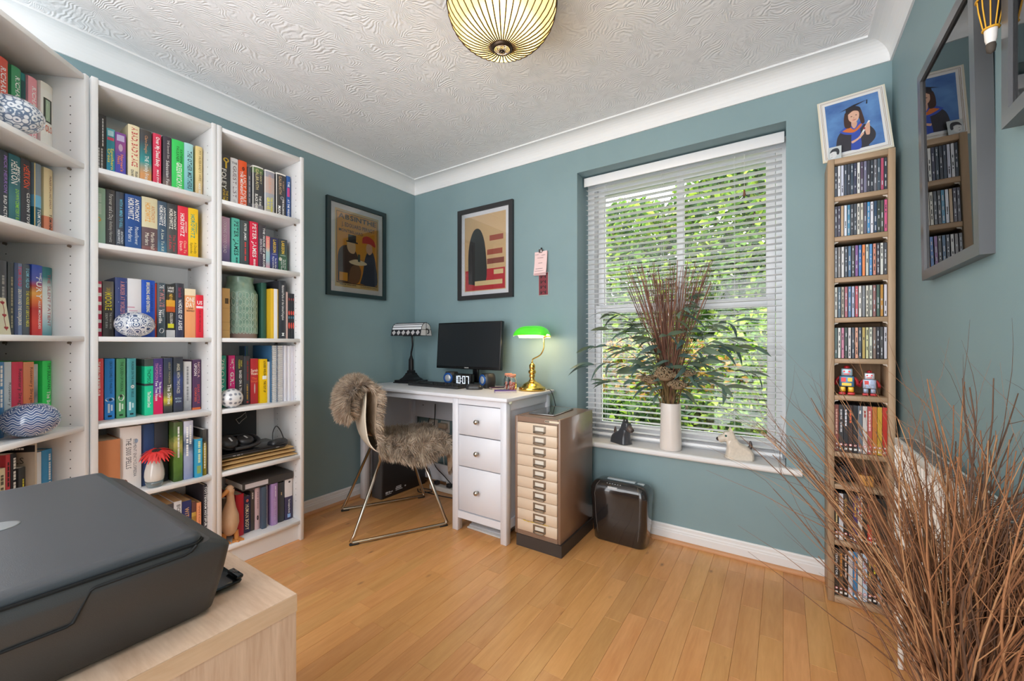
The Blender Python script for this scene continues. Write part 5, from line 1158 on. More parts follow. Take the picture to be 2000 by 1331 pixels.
MB().grid(lambda u, v: shade_pt(u, v), 25, 15).obj('glass', m_, sg_)
MB().grid(lambda u, v: shade_pt(u, v, .003), 25, 15).obj('lining', m2_, sg_)
MB().lathe([(.001, .0), (.008, .002), (.008, .012), (.004, .018), (.003, .030), (.0045, .034), (.003, .046), (.001, .048)], 14, (0.083, -.004, .322), axis='x').obj('finial', BRS, gl)
blb = MB().lathe([(.001, -.05), (.010, -.045), (.013, -.02), (.012, .01), (.008, .03), (.001, .032)], 14, (0, -.004, .338), axis='x').obj('bulb', mat('warm_bulb', (255, 224, 160), .3, emit=4.0), gl)
pl_ = bpy.data.lights.new('banker_lamp_light', 'POINT'); pl_.energy = 1.5; pl_.color = (1, .76, .42); pl_.shadow_soft_size = 0.03
po = bpy.data.objects.new('banker_lamp_light', pl_); po.location = (1.150, -.150, DZ + .318); COL.objects.link(po)
cable('black lamp cable looping off the desk edge behind the filing cabinet', [(1.225, -0.10, DZ + .004), (1.248, -0.085, DZ - .002), (1.262, -0.060, DZ - .08), (1.262, -0.030, DZ - .2), (1.258, -0.030, .3)], CB, 0.0022)
# ================================================================== ornaments and things on the bookcases
def at(c, u, rec, z):
    ox, oy, a = case_frame(c)
    return Vector((ox + math.cos(a) * u - math.sin(a) * rec, oy + math.sin(a) * u + math.cos(a) * rec, z)), a
def pattern_mat(name, kind):
    """blue print under glaze on white china"""
    m, nt, b = _new(name); b.inputs['Roughness'].default_value = 0.15; b.inputs['Coat Weight'].default_value = 0.6
    tc = N(nt, 'ShaderNodeTexCoord')
    if kind == 'cells':
        v = N(nt, 'ShaderNodeTexVoronoi', feature='DISTANCE_TO_EDGE', i_Scale=34.0); L(nt, tc, 'Object', v, 'Vector')
        v2 = N(nt, 'ShaderNodeTexVoronoi', i_Scale=34.0); L(nt, tc, 'Object', v2, 'Vector')
        w = N(nt, 'ShaderNodeMath', operation='MULTIPLY'); w.inputs[1].default_value = 34.0; L(nt, v2, 'Distance', w, 0)
        s = N(nt, 'ShaderNodeMath', operation='SINE'); L(nt, w, 0, s, 0)
        r = ramp(nt, [(0.0, (222, 226, 234)), (0.48, (206, 212, 224)), (0.60, (70, 92, 132)), (1.0, (58, 80, 122))]); 
        a = N(nt, 'ShaderNodeMapRange'); a.inputs[1].default_value = -1; L(nt, s, 0, a, 0); L(nt, a, 0, r, 'Fac')
        e = N(nt, 'ShaderNodeMath', operation='LESS_THAN'); e.inputs[1].default_value = 0.05; L(nt, v, 'Distance', e, 0)
        mx = N(nt, 'ShaderNodeMix', data_type='RGBA'); mx.inputs[7].default_value = rgb((226, 230, 236)); L(nt, e, 0, mx, 0); L(nt, r, 'Color', mx, 6); L(nt, mx, 2, b, 'Base Color')
    elif kind == 'bands':
        sp = N(nt, 'ShaderNodeSeparateXYZ'); L(nt, tc, 'Object', sp, 0)
        an = N(nt, 'ShaderNodeMath', operation='ARCTAN2'); L(nt, sp, 0, an, 0); L(nt, sp, 1, an, 1)
        a14 = N(nt, 'ShaderNodeMath', operation='MULTIPLY'); a14.inputs[1].default_value = 16.0; L(nt, an, 0, a14, 0)
        si = N(nt, 'ShaderNodeMath', operation='SINE'); L(nt, a14, 0, si, 0)
        z = N(nt, 'ShaderNodeMath', operation='MULTIPLY'); z.inputs[1].default_value = 420.0; L(nt, sp, 2, z, 0)
        ad = N(nt, 'ShaderNodeMath', operation='MULTIPLY_ADD'); ad.inputs[1].default_value = 1.5; L(nt, si, 0, ad, 0); L(nt, z, 0, ad, 2)
        s2 = N(nt, 'ShaderNodeMath', operation='SINE'); L(nt, ad, 0, s2, 0)
        mr = N(nt, 'ShaderNodeMapRange'); mr.inputs[1].default_value = -1; L(nt, s2, 0, mr, 0)
        r = ramp(nt, [(0.35, (70, 92, 136)), (0.5, (210, 216, 228)), (0.72, (226, 230, 238)), (0.86, (74, 96, 138))]); L(nt, mr, 0, r, 'Fac'); L(nt, r, 'Color', b, 'Base Color')
    elif kind == 'swirl':
        v2 = N(nt, 'ShaderNodeTexVoronoi', i_Scale=60.0); v2.inputs['Randomness'].default_value = 0.35; L(nt, tc, 'Object', v2, 'Vector')
        w = N(nt, 'ShaderNodeMath', operation='MULTIPLY'); w.inputs[1].default_value = 13.0; L(nt, v2, 'Distance', w, 0)
        s = N(nt, 'ShaderNodeMath', operation='SINE'); L(nt, w, 0, s, 0)
        mr = N(nt, 'ShaderNodeMapRange'); mr.inputs[1].default_value = -1; L(nt, s, 0, mr, 0)
        r = ramp(nt, [(0.0, (224, 228, 234)), (0.62, (214, 220, 228)), (0.78, (116, 132, 154)), (1.0, (100, 118, 146))]); L(nt, mr, 0, r, 'Fac'); L(nt, r, 'Color', b, 'Base Color')
    else:
        v2 = N(nt, 'ShaderNodeTexVoronoi', i_Scale=52.0); v2.inputs['Randomness'].default_value = 0.0; L(nt, tc, 'Object', v2, 'Vector')
        r = ramp(nt, [(0.0, (120, 124, 138)), (0.30, (140, 144, 156)), (0.40, (228, 228, 230)), (1.0, (232, 232, 234))]); L(nt, v2, 'Distance', r, 'Fac'); L(nt, r, 'Color', b, 'Base Color')
    return m
def ball(c, u, rec, z, r, sz, kind, label, rot=(0, 0, 0)):
    p, a = at(c, u, rec, z + r * sz + .0005)
    o = MB().sphere((0, 0, 0), r, 32, 20, sz=sz).obj('ceramic_ball', pattern_mat('china_' + kind, kind), None, p, rot)
    return tag(o, label, 'ornament', 'patterned china balls on the bookcases')
ball('M', .128, .026, SHZ[3], .062, .80, 'cells', 'blue and white patterned china ball on the middle bookcase third shelf')
ball('L', .205, .026, SHZ[4], .068, .80, 'bands', 'blue banded china ball on the corner bookcase fourth shelf')
ball('L', .155, .030, SHZ[1], .066, .80, 'swirl', 'pale swirl patterned china ball on the corner bookcase top shelf')
ball('R', .072, .036, SHZ[4], .047, .96, 'dots', 'white china ball with grey dots beside the sea green book')

# card with hearts
p, a = at('L', .168, .074, SHZ[3] + .0006)
cd = thing('greeting_card', 'cream card bordered with red hearts leaning on the corner bookcase books', 'card', p, a + math.radians(-6), rot=(math.radians(-8), 0, a + math.radians(-6)))
MB().box(-0.07, 0, 0, 0.03, 0.0016, 0.118).obj('sheet', mat('cream_card', (226, 220, 192), .7), cd)
hm = MB()
for k in range(3):
    cx, cz = 0.019, 0.022 + k * .040
    P = []
    for q in range(14):
        t = q * 2 * PI / 14; P.append((cx + .0065 * math.sin(t) ** 3, -0.0004, cz + .0004 * (13 * math.cos(t) - 5 * math.cos(2 * t) - 2 * math.cos(3 * t) - math.cos(4 * t))))
    hm.add(P, [tuple(range(14))])
hm.tube([(0.019, -0.0003, .014), (0.017, -.0003, .05), (0.021, -.0003, .08), (.019, -.0003, .11)], .0006, 4)
hm.obj('heart_print', mat('heart_red', (166, 60, 62), .6), cd)
# BRUSSELS cover lettering
for o in bpy.data.objects:
    if o.get('label', '').startswith('grey beige BRUSSELS'):
        tm = MB(); text(tm, 'BRUSSELS', (-0.0005, .15, .205), (0, -1, 0), (0, 0, 1), .12, .020, 0, 0)
        text(tm, '~~~~~~~~ ~~~~~~', (-0.0005, .15, .243), (0, -1, 0), (0, 0, 1), .12, .007, 1, 0)
        tm.box(-0.0003, .0, .232, -0.0001, .2, .254, 2)
        tm.obj('title', [mat('print_#4a4038', '#4a4038', .5), mat('print_' + WH, WH, .5), mat('print_' + BK, BK, .5)], o)

# ---- green relief vase
p, a = at('R', .157, .150, SHZ[3] + .0005)
gv = thing('vase', 'tall sage green ceramic vase with teardrop relief on the bookcase', 'vase', p, a)
m_, nt, b = _new('celadon_glaze'); b.inputs['Roughness'].default_value = .28; b.inputs['Coat Weight'].default_value = .4
tc = N(nt, 'ShaderNodeTexCoord'); sp = N(nt, 'ShaderNodeSeparateXYZ'); L(nt, tc, 'Generated', sp, 0)
nz = N(nt, 'ShaderNodeTexNoise', i_Scale=26.0, i_Detail=5.0); L(nt, tc, 'Object', nz, 'Vector')
r1 = ramp(nt, [(0.30, (110, 142, 124)), (0.55, (142, 172, 154)), (0.75, (160, 186, 168))]); L(nt, nz, 'Fac', r1, 'Fac')
ad = N(nt, 'ShaderNodeMath', operation='MULTIPLY_ADD'); ad.inputs[1].default_value = .06; L(nt, nz, 'Fac', ad, 0); L(nt, sp, 2, ad, 2)
r2 = ramp(nt, [(0.10, (255, 255, 255)), (0.135, (0, 0, 0))]); L(nt, ad, 0, r2, 'Fac')
mx = N(nt, 'ShaderNodeMix', data_type='RGBA'); mx.inputs[7].default_value = rgb((146, 122, 112)); L(nt, r2, 'Color', mx, 0); L(nt, r1, 'Color', mx, 6); L(nt, mx, 2, b, 'Base Color')
VR = .0735
MB().lathe([(.001, 0), (VR - .004, 0), (VR, .006), (VR, .222), (VR - .003, .234), (VR - .012, .248), (.060, .262), (.056, .272), (.056, .292), (.059, .300), (.0585, .304), (.055, .304), (.052, .296), (.052, .27)], 48).obj('body', m_, gv)
rel = MB(); na = 16
for j in range(6):
    zc = .040 + j * .0335
    for k in range(na):
        th = 2 * PI * k / na
        pts = []
        for q in range(12):
            s_ = q * 2 * PI / 12
            dx = .0098 * math.sin(s_) * (1.0 if math.cos(s_) > 0 else .75 - .25 * math.cos(s_) * -1); dz = .0135 * math.cos(s_) + (.004 if math.cos(s_) > 0 else -.003)
            t2 = th + dx / VR; pts.append((VR * math.cos(t2), VR * math.sin(t2), zc + dz))
        rel.tube(pts, .0019, 4, closed=True)
        t3 = th + PI / na
        pts = []
        for q in range(9):
            s_ = q * 2 * PI / 9; t2 = t3 + .0042 * math.sin(s_) / VR; pts.append((VR * math.cos(t2), VR * math.sin(t2), zc - .010 + .0075 * math.cos(s_)))
        rel.tube(pts, .0016, 4, closed=True)
rel.obj('teardrop_relief', mat('pale_celadon_ridge', (176, 196, 178), .3, coat=.4), gv)['kind'] = 'stuff'

# ---- bud vase and gerbera
p, a = at('M', .190, .0315, SHZ[5] + .0005)
bv = thing('bud_vase', 'small white bud vase with clear base on the middle bookcase', 'vase', p, a)
MB().lathe([(.001, .020), (.026, .0205), (.0305, .030), (.0325, .045), (.0315, .065), (.026, .092), (.019, .112), (.015, .122), (.0145, .126), (.0125, .126), (.0125, .112)], 28).obj('body', mat('opal_white_glass', (222, 218, 212), .18, coat=.5), bv)
MB().lathe([(.001, .0), (.022, 0), (.025, .003), (.0285, .016), (.0302, .0255), (.026, .0203), (.001, .0203)], 28).obj('clear_base', mat('smoky_clear_glass', (110, 124, 128), .06, coat=1.0), bv)
gf = thing('gerbera', 'red gerbera flower standing in the small white vase', 'flower', p + Vector((0, 0, .128)), a)
MB().tube([(0, 0, -.10), (0, -.002, 0), (0, -.012, .010), (.0, -.026, .018)], .0028, 6).obj('stem', mat('flower_stem', (96, 110, 60), .6), gf)
hd3 = thing('flower_head', None, None, (0, -.026, .016), rot=(math.radians(14), math.radians(-9), 0)); hd3.parent = gf
MB().sphere((0, 0, .006), .017, 18, 8, sz=.35).obj('centre', mat('gerbera_centre', (52, 40, 38), .9, bump=.8, bscale=500), hd3)
def petal(ln):
    mb = MB()
    def f_(u, v):
        w = .0052 * math.sin(PI * min(1, .12 + v * .85)) ** .7; return Vector((.010 + ln * v * (1 - .12 * v), (u - .5) * 2 * w, .004 - .020 * v * v * 1.25 + .0012 * abs(u - .5) * 2))
    return mb.grid(f_, 3, 7).data('petal', mat('gerbera_red', (222, 54, 52), .5, var=.12, vscale=60))
pm_ = [petal(.056), petal(.050), petal(.044)]
for k in range(48):
    put('petal', pm_[k % 3], hd3, (0, 0, .002 * (k % 3)), (random.gauss(0, .08), random.gauss(0.02, .08), k * 2 * PI / 48 + random.gauss(0, .04)))

# ---- headphones, laptop, charger, envelopes, case on the fifth shelf
Z5 = SHZ[5] + .0004
MAN = [mat('manila_%d' % k, c, .7, var=.04, vscale=20) for k, c in enumerate(((206, 168, 112), (214, 178, 122), (198, 160, 104)))]
zz = Z5
for k in range(3):
    p, a = at('R', .035 - .006 * k, .018 + .006 * k, zz)
    o = thing('envelope', '%s padded brown envelope in the pile under the laptop' % ('bottom', 'middle', 'top')[k], 'envelope', p, a, 'brown envelopes on the bookcase')
    hh = (.017, .016, .019)[k]
    def env(u, v, top, hh=hh, k=k):
        x = u * .338; y = v * .208; e = min(u, 1 - u) * .338; e2 = min(v, 1 - v) * .208; q = min(1, e / .03) * min(1, e2 / .03)
        return Vector((x, y, hh / 2 + (1 if top else -1) * (hh / 2) * (.25 + .75 * q) * (1 + .06 * math.sin(u * 11 + k) * math.sin(v * 7)) * .95))
    MB().grid(lambda u, v: env(u, v, 1), 15, 11).grid(lambda u, v: env(u, v, 0), 15, 11).obj('pouch', MAN[k], o)
    MB().grid(lambda u, v: Vector((u * .338, v * .002 - .002 + .001, hh / 2 - .002 + v * .004)), 3, 3).obj('flap_edge', MAN[(k + 1) % 3], o)
    zz += hh + .0012
p, a = at('R', .022, .022, zz + .0006)
lt = thing('laptop', 'closed black laptop lying on the brown envelopes', 'laptop', p, a)
MB().rbox(0, 0, 0, .295, .205, .010, .003).obj('base', SHB2, lt); MB().rbox(0, 0, .0105, .295, .205, .0175, .003).obj('lid', BEZ, lt)
pp = MB()
for (x, w) in ((.05, .012), (.068, .012), (.086, .006), (.245, .016)): pp.box(x, -.0006, .003, x + w, .0002, .007)
pp.obj('port', mat('port_silver', (170, 170, 172), .4, .5), lt)
zl = zz + .0186
p, a = at('R', .118, .105, zl)
hp = thing('headphones', 'black over-ear headphones lying on the laptop', 'headphones', p, a)
PAD = mat('black_ear_pad', (44, 43, 45), .6)
MB().tube(bez([(-.062, -.01, .030), (-.080, .030, .038), (-.045, .082, .046), (.03, .092, .048), (.088, .050, .044), (.096, -.010, .034), (.080, -.055, .022), (.03, -.072, .016), (-.03, -.070, .014)], 6), .0085, 8).obj('headband', SHB2, hp)
for (x, y, z_, rx, nm) in ((-.045, -.040, .034, 38, 'ear_cup'), (.035, -.012, .026, 22, 'ear_cup')):
    e = MB().lathe([(.001, -.016), (.030, -.016), (.037, -.010), (.039, 0), (.037, .010), (.026, .016), (.001, .017)], 24).obj(nm, SHB2, hp, (x, y, z_ + .012), (math.radians(rx), 0, .3))
    MB().lathe([(.022, -.018), (.031, -.021), (.038, -.018), (.039, -.010), (.037, -.008)], 24).obj('ear_pad', PAD, e)
    MB().box(-.004, -.012, .0172, .004, .012, .0178).obj('logo_mark', mat('white_print', (210, 210, 210), .6), e)
p, a = at('R', .30, .07, zz + .0006)
cg = thing('charger', 'black charger block with a looped cable beside the headphones', 'charger', p, a + .25)
loft(MB(), [(rr(.045, .026, .018), 0), (rr(.048, .029, .02), .010), (rr(.047, .028, .02), .024), (rr(.038, .020, .015), .033)]).obj('block', SHB2, cg)
MB().tube(bez([(-.03, .0, .03), (-.02, .01, .075), (.005, .015, .100), (.028, .012, .070), (.036, .0, .028)], 7), .0026, 6).obj('cable', CB, cg)
p, a = at('R', .026, .225, Z5 + .0)
bc = thing('equipment_case', 'large black plastic case standing at the back behind the headphones', 'case', at('R', .024, .238, Z5)[0], a)
MB().rbox(0, 0, 0, .252, .030, .262, .006).obj('shell', mat('grained_black_plastic', (52, 54, 56), .6, bump=.5, bscale=700), bc)
lg = MB(); lg.tube([(.165, -.0012, .17), (.150, -.0012, .195), (.172, -.0012, .205), (.196, -.0012, .225), (.200, -.0012, .20), (.178, -.0012, .185), (.165, -.0012, .17)], .0016, 4); lg.obj('logo_line', mat('white_print', (210, 210, 210), .6), bc)

# ---- wooden duck
p, a = at('R', .072, .052, SHZ[6] + .0006)
dk_ = thing('wooden_duck', 'pale wooden duck figure standing on the bookcase bottom shelf', 'figurine', p, a + math.radians(-10))
DUK = wood_mat('bleached_wood', (196, 156, 122), (216, 180, 146), (10, 10, 3), .6); ORG = mat('orange_wood', (206, 138, 72), .5, var=.08)
pf = [((0, 0, .030), .012), ((0, .0, .045), .026), ((0, .001, .085), .037), ((0, .003, .120), .036), ((0, .002, .155), .026), ((.002, -.002, .190), .0165), ((.0, -.006, .222), .0145), ((-.003, -.012, .243), .019), ((-.004, -.014, .256), .017), ((-.004, -.014, .268), .006)]
ctr = bez([q[0] for q in pf], 4); rad = []
for i in range(len(pf) - 1):
    for k in range(4): rad.append(pf[i][1] + (pf[i + 1][1] - pf[i][1]) * k / 4)
rad.append(pf[-1][1])
MB().tube(ctr, rad, 18).obj('body', DUK, dk_)
MB().tube([(-.014, -.022, .246), (-.030, -.030, .236), (-.046, -.036, .222)], [.011, .0095, .004], 10).obj('beak', ORG, dk_)
for sx in (-1, 1):
    MB().sphere((-.004 + sx * .0135, -.024, .252), .0028, 8, 6).obj('eye', mat('black_bead', (20, 18, 18), .2), dk_)
    lg_ = MB(); lg_.tube([(sx * .022, 0, .045), (sx * .025, -.004, .022), (sx * .026, -.006, .006)], [.012, .010, .010], 9)
    lg_.prism([(sx * .026 - .012, .012), (sx * .026 + .012, .012), (sx * .026 + .024, -.034), (sx * .026 + .008, -.030), (sx * .026, -.040), (sx * .026 - .008, -.030), (sx * .026 - .024, -.032)], 0, .008, 'z')
    lg_.obj('leg', ORG, dk_)
# ---- box file lying across the bottom row
p, a = at('R', .128, .058, SHZ[6] + .2155)
bf = thing('box_file', 'charcoal box file lying flat on top of the bottom row of books', 'box file', p, a, rot=(0, 0, a))
MB().rbox(0, 0, 0, .245, .19, .004, .001, 1).rbox(0, 0, .032, .245, .19, .037, .001, 1).box(0.001, 0, .004, .245, .004, .032).obj('cover', mat('charcoal_card', (62, 58, 56), .55, bump=.3, bscale=600), bf)
MB().box(.003, .006, .0045, .243, .185, .0315).obj('paper_block', PAGEW, bf)
MB().box(.012, -.0012, .007, .118, -.0003, .030).obj('spine_label', mat('label_grey', (206, 200, 204), .6), bf)

# ================================================================== CD tower
OAK = wood_mat('limed_oak_vertical', (164, 136, 108), (190, 162, 132), (26, 26, 2.2), .5, c3=(120, 90, 60))
OAKH = wood_mat('limed_oak_horizontal', (164, 136, 108), (190, 162, 132), (2.2, 26, 26), .5)
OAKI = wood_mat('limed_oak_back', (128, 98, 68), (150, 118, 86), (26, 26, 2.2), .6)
TW, TD, TH_ = .203, .160, 1.776
ct = thing('media_tower', 'tall narrow oak tower of CDs and DVDs in the corner by the window', 'shelving unit', (2.557, -.178, 0))
for x in (0, TW - .021): MB().rbox(x, 0, .001, x + .021, TD, TH_, .001, 1).obj('side_panel', OAK, ct)
MB().rbox(.021, .0005, 1.755, TW - .021, TD, TH_ - .0005, .001, 1).obj('top_panel', OAKH, ct)
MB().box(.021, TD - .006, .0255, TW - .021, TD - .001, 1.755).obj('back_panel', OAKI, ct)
TS = [1.624, 1.463, 1.299, 1.139, .976, .829, .603, .473, .248]
for z in TS: MB().rbox(.0213, .003, z - .0185, TW - .0213, TD - .007, z, .001, 1).obj('shelf', OAKH, ct)
MB().rbox(.0213, .0005, .001, TW - .0213, TD, .025, .001, 1).obj('bottom_panel', OAKH, ct)
clip = MB().prism([(0, 0), (.014, 0), (.012, -.004), (.004, -.006), (0, -.012)], .0, .004, 'y').data('shelf_clip', mat('white_clip', (214, 204, 190), .4))
for z in TS[:6]:
    put('shelf_clip', clip, ct, (.0215, .012, z - .0187)); put('shelf_clip', clip, ct, (TW - .0215, .012, z - .0187), scale=(-1, 1, 1))
CASEM = mat('dark_disc_tray', (40, 42, 50), .25, coat=.5)
cdbox = MB().rbox(0, .0004, 0, .0100, .142, .1245, .0008, 1).data('case', CASEM)
CDC = [
 ['#3c4654', '#dfe0e6', '#cfd2e4', '#39465a', '#333c4c', '#3a4a5a', '#3b3f5a', '#e6e6e4', '#5a4c62', '#7c7a96', '#3a3a46', '#333a44', '#74747c', '#4b5a68', '#b8506e', '#343a46'],
 ['#4a4656', '#4c4458', '#c8a884', '#dfe4f0', '#4a90b4', '#3c4048', '#4a525c', '#dad6cc', '#cfcabc', '#5a5262', '#3a8cc4', '#e2e2ea', '#2f4a66', '#3a4640', '#545a4e', '#d05a88'],
 ['#7c7c80', '#8a8686', '#dcdada', '#4a5260', '#3f6c94', '#4c4a4c', '#8a5c9c', '#4c7cc0', '#e8843c', '#c8ccc4', '#4a8cc8', '#d8907c', '#4a4450', '#dcdcd6', '#4a4e56'],
 ['#d2d2cc', '#5a7080', '#b4a898', '#b86a78', '#5c84b4', '#b8bcd8', '#cc5c6a', '#e6e2de', '#84868c', '#d6d2c2', '#c8ccc0', '#9a6a66', '#4a6458', '#c08c3a', '#d8d6e0'],
 ['#46605c', '#dfe0da', '#cf84a0', '#3e4a46', '#dad4d8', '#4a525e', '#e2a68c', '#4e5862', '#bfa658', '#d4d4a4', '#d8dccc', '#8a7468', '#2f2b34', '#4a4a4c', '#c6c8d4'],
]
def cname(c):
    r_, g_, b_ = [int(c[i:i + 2], 16) for i in (1, 3, 5)]; mx_, mn = max(r_, g_, b_), min(r_, g_, b_)
    if mx_ - mn < 26: return 'white' if mx_ > 198 else ('grey' if mx_ > 108 else 'black')
    if r_ == mx_:
        if b_ > g_ + 10: return 'pink' if mx_ > 170 else 'plum'
        if g_ > .78 * r_: return 'cream' if mx_ > 190 else 'tan'
        return 'orange' if g_ > .5 * r_ else 'red'
    if g_ == mx_: return 'green'
    return ('pale blue' if mn > 150 else ('blue' if mx_ > 110 else 'navy')) if r_ < g_ + 14 else ('lilac' if mx_ > 140 else 'purple')
ORD = ['first', 'second', 'third', 'fourth', 'fifth', 'sixth', 'seventh', 'eighth', 'ninth', 'tenth', 'eleventh', 'twelfth', 'thirteenth', 'fourteenth', 'fifteenth', 'sixteenth']
random.seed(77)
for r_ in range(5):
    row = CDC[r_]; n_ = len(row); pitch = (TW - .0436) / n_; z = TS[r_] + .0004
    for k, c in enumerate(row):
        t = thing('compact_disc_case', '%s CD spine, %s from the left on the CD tower %s shelf' % (cname(c), ORD[k], ('top', 'second', 'third', 'fourth', 'fifth')[r_]), 'CD', (2.557 + .0218 + k * pitch, -.178 + .010 + random.uniform(-.001, .002), z), 0, 'CDs in the oak tower')
        put('case', cdbox, t)
        MB().box(.0012, -.0003, .002, .0088, .0003, .1225).obj('spine_card', mat('cd_' + c, c, .3, coat=.5), t)
        lum = sum(int(c[i:i + 2], 16) for i in (1, 3, 5)) / 3
        tm = MB(); zc = .116 - random.random() * .02
        while zc > .02:
            l_ = random.uniform(.004, .022)
            if random.random() < .7: tm.box(.0038, -.0006, max(.01, zc - l_), .0064, -.0004, zc)
            zc -= l_ + random.uniform(.002, .02)
        if tm.v: tm.obj('spine_print', mat('print_' + ('#3a3a40' if lum > 140 else '#c4c8d0'), '#3a3a40' if lum > 140 else '#c4c8d0', .5), t)
dvd = {7: [('#8c4a40', '~~~~~~~~', '#e0b0a0'), ('#34363c', '~~~ ~~~', '#c8c8cc'), ('#2c2e34', '~~~~~', '#e8e8f0'), ('#3c2c2c', '~~~~', '#e0603a'), ('#26282e', '', WH), ('#6a7684', '~', WH), ('#d8d0cc', '~~', '#b83a34'), ('#c85a58', '~~~~~~', '#f0d0c8'), ('#c87c3c', '', WH), ('#d0a83c', '', WH), ('#c0392f', '', WH)],
       9: [('#2a2624', '~~~~~~~ ~~~~~', '#e0c88a'), ('#cfd0d6', '', BK), ('#2e2a26', 'GLADIATOR', '#c8a860'), ('#2a2c30', '', WH), ('#4a3a72', '~~~~~', '#d8a840'), ('#e0dad6', '~~~~', '#c83a48'), ('#2c2a28', '', WH), ('#c8302a', '~~~', WH), ('#34322e', '', WH), ('#2a2a2c', '', WH), ('#3a3632', '', WH)],
       10: [('#33312f', 'TERMINATOR 3', '#e4e4e4'), ('#5a4a3c', '~~~~~~~', '#d08a3c'), ('#24201f', '~~~ ~~ ~~~~~', '#d8c8c0'), ('#cfd2da', '', BK), ('#3f84b8', '~~~~~~~', '#f0a070'), ('#e2ded6', '', BK), ('#bcd4ec', 'De Lovely', '#c83a44'), ('#4a4a48', '~~~~~~', '#d8b060'), ('#22242c', '~~~~', '#e8d23c'), ('#9a9694', '~~~~~~', '#2c2c2c'), ('#26241f', '~~~~~~~', '#d8d0c0')]}
dvdbox = MB().rbox(0, .0004, 0, .0141, .134, .1895, .0014, 1).data('case', mat('black_dvd_case', (28, 28, 30), .35))
for sh_, z in ((7, .603), (9, .248), (10, .0252)):
    row = dvd[sh_]; pitch = (TW - .0432) / 11
    for k, (c, tx, tc_) in enumerate(row):
        t = thing('dvd_case', '%s DVD spine, %s from the left on the CD tower %s DVD shelf' % (cname(c), ORD[k], {7: 'upper', 9: 'middle', 10: 'bottom'}[sh_]), 'DVD', (2.557 + .0216 + k * pitch, -.178 + .012 + random.uniform(-.001, .003), z + .0004), 0, 'DVDs in the oak tower')
        put('case', dvdbox, t)
        MB().box(.0004, -.0003, .002, .0137, .0004, .1875).obj('spine_sleeve', mat('dvd_' + c, c, .28, coat=.5, var=.06, vscale=40), t)
        tm = MB(); ms_ = [mat('print_' + tc_, tc_, .5), mat('print_' + WH, WH, .5), mat('print_rating', (204, 92, 96), .5)]
        if tx: text(tm, tx, (.0071, -.0006, .17), (0, 0, -1), (1, 0, 0), min(.10, .013 * len(tx)), .0062, 0, 1)
        tm.lathe([(.0048, -.0007), (.0048, -.0004)], 14, (.0071, 0, .030), 2, False, axis='y'); tm.lathe([(.0030, -.0009), (.0030, -.0007)], 12, (.0071, 0, .030), 1, False, axis='y')
        tm.box(.003, -.0006, .010, .0112, -.0004, .018, 1)
        tm.obj('lettering', ms_, t)
# ---- tin robots and ornaments in the tower
def robot(x, cols, label, s):
    t = thing('tin_robot', label, 'toy', (2.557 + x, -.178 + .062, .8294), math.radians(-8))
    c1, c2, c3, c4 = [mat('tin_%s' % q, q, .3, .3) for q in cols]
    MB().rbox(-.017 * s, -.012 * s, .070 * s, .017 * s, .012 * s, .098 * s, .004 * s).obj('head', c1, t)
    MB().lathe([(.006 * s, .098 * s), (.010 * s, .100 * s), (.009 * s, .106 * s), (.001, .109 * s)], 12).obj('dome', c3, t)
    fm = MB()
    for q in (-1, 1): fm.lathe([(.0035 * s, -.0128 * s), (.0035 * s, -.0115 * s)], 10, (q * .0075 * s, 0, .087 * s), axis='y')
    fm.box(-.008 * s, -.0128 * s, .075 * s, .008 * s, -.0118 * s, .079 * s); fm.obj('face', c3, t)
    MB().rbox(-.022 * s, -.015 * s, .030 * s, .022 * s, .015 * s, .070 * s, .003 * s).obj('torso', c2, t)
    dm = MB(); dm.box(-.016 * s, -.0162 * s, .048 * s, -.002 * s, -.0150 * s, .064 * s, 0).box(.003 * s, -.0162 * s, .050 * s, .016 * s, -.0150 * s, .064 * s, 1).box(-.014 * s, -.0162 * s, .034 * s, .014 * s, -.0150 * s, .044 * s, 1)
    dm.obj('dial_panel', [c3, c4], t)
    for q in (-1, 1):
        MB().tube([(q * .022 * s, 0, .064 * s), (q * .030 * s, -.004 * s, .052 * s), (q * .032 * s, -.014 * s, .038 * s)], .0055 * s, 8).obj('arm', c3, t)
        MB().rbox(q * .012 * s - .009 * s, -.012 * s, .010 * s, q * .012 * s + .009 * s, .012 * s, .030 * s, .003 * s).obj('leg', c4, t)
        MB().rbox(q * .013 * s - .011 * s, -.024 * s, 0, q * .013 * s + .011 * s, .014 * s, .010 * s, .003 * s).obj('foot', c3, t)
robot(.066, ('#a8c0cc', '#4c7c9c', '#c8343a', '#e8b030'), 'blue tin toy robot with yellow legs on the CD tower shelf', 1.08)
robot(.136, ('#d0d4dc', '#a8b4cc', '#c03038', '#8c98b0'), 'silver and red tin toy robot on the CD tower shelf', .92)
wb_ = thing('wicker_ball', 'black woven ball ornament on the lower CD tower shelf', 'ornament', (2.557 + .062, -.178 + .065, .4735 + .040))
wm = MB()
for k in range(14):
    ax = Vector((random.gauss(0, 1), random.gauss(0, 1), random.gauss(0, 1))).normalized(); q = ax.orthogonal().normalized(); w2 = ax.cross(q)
    wm.tube([(q * math.cos(t * 2 * PI / 18) + w2 * math.sin(t * 2 * PI / 18)) * .0375 for t in range(18)], .0022, 5, closed=True)
wm.obj('weave', mat('black_wicker', (34, 33, 34), .4), wb_)
MB().sphere((0, 0, 0), .034, 14, 9).obj('core', mat('black_core', (24, 24, 25), .6), wb_)
wbk = thing('wooden_block', 'orange wooden block ornament on the lower CD tower shelf', 'ornament', (2.557 + .122, -.178 + .050, .4735))
MB().rbox(-.024, -.018, 0, .024, .018, .042, .003).obj('block', wood_mat('orange_block_wood', (196, 134, 62), (220, 158, 84), (20, 20, 5), .5), wbk)
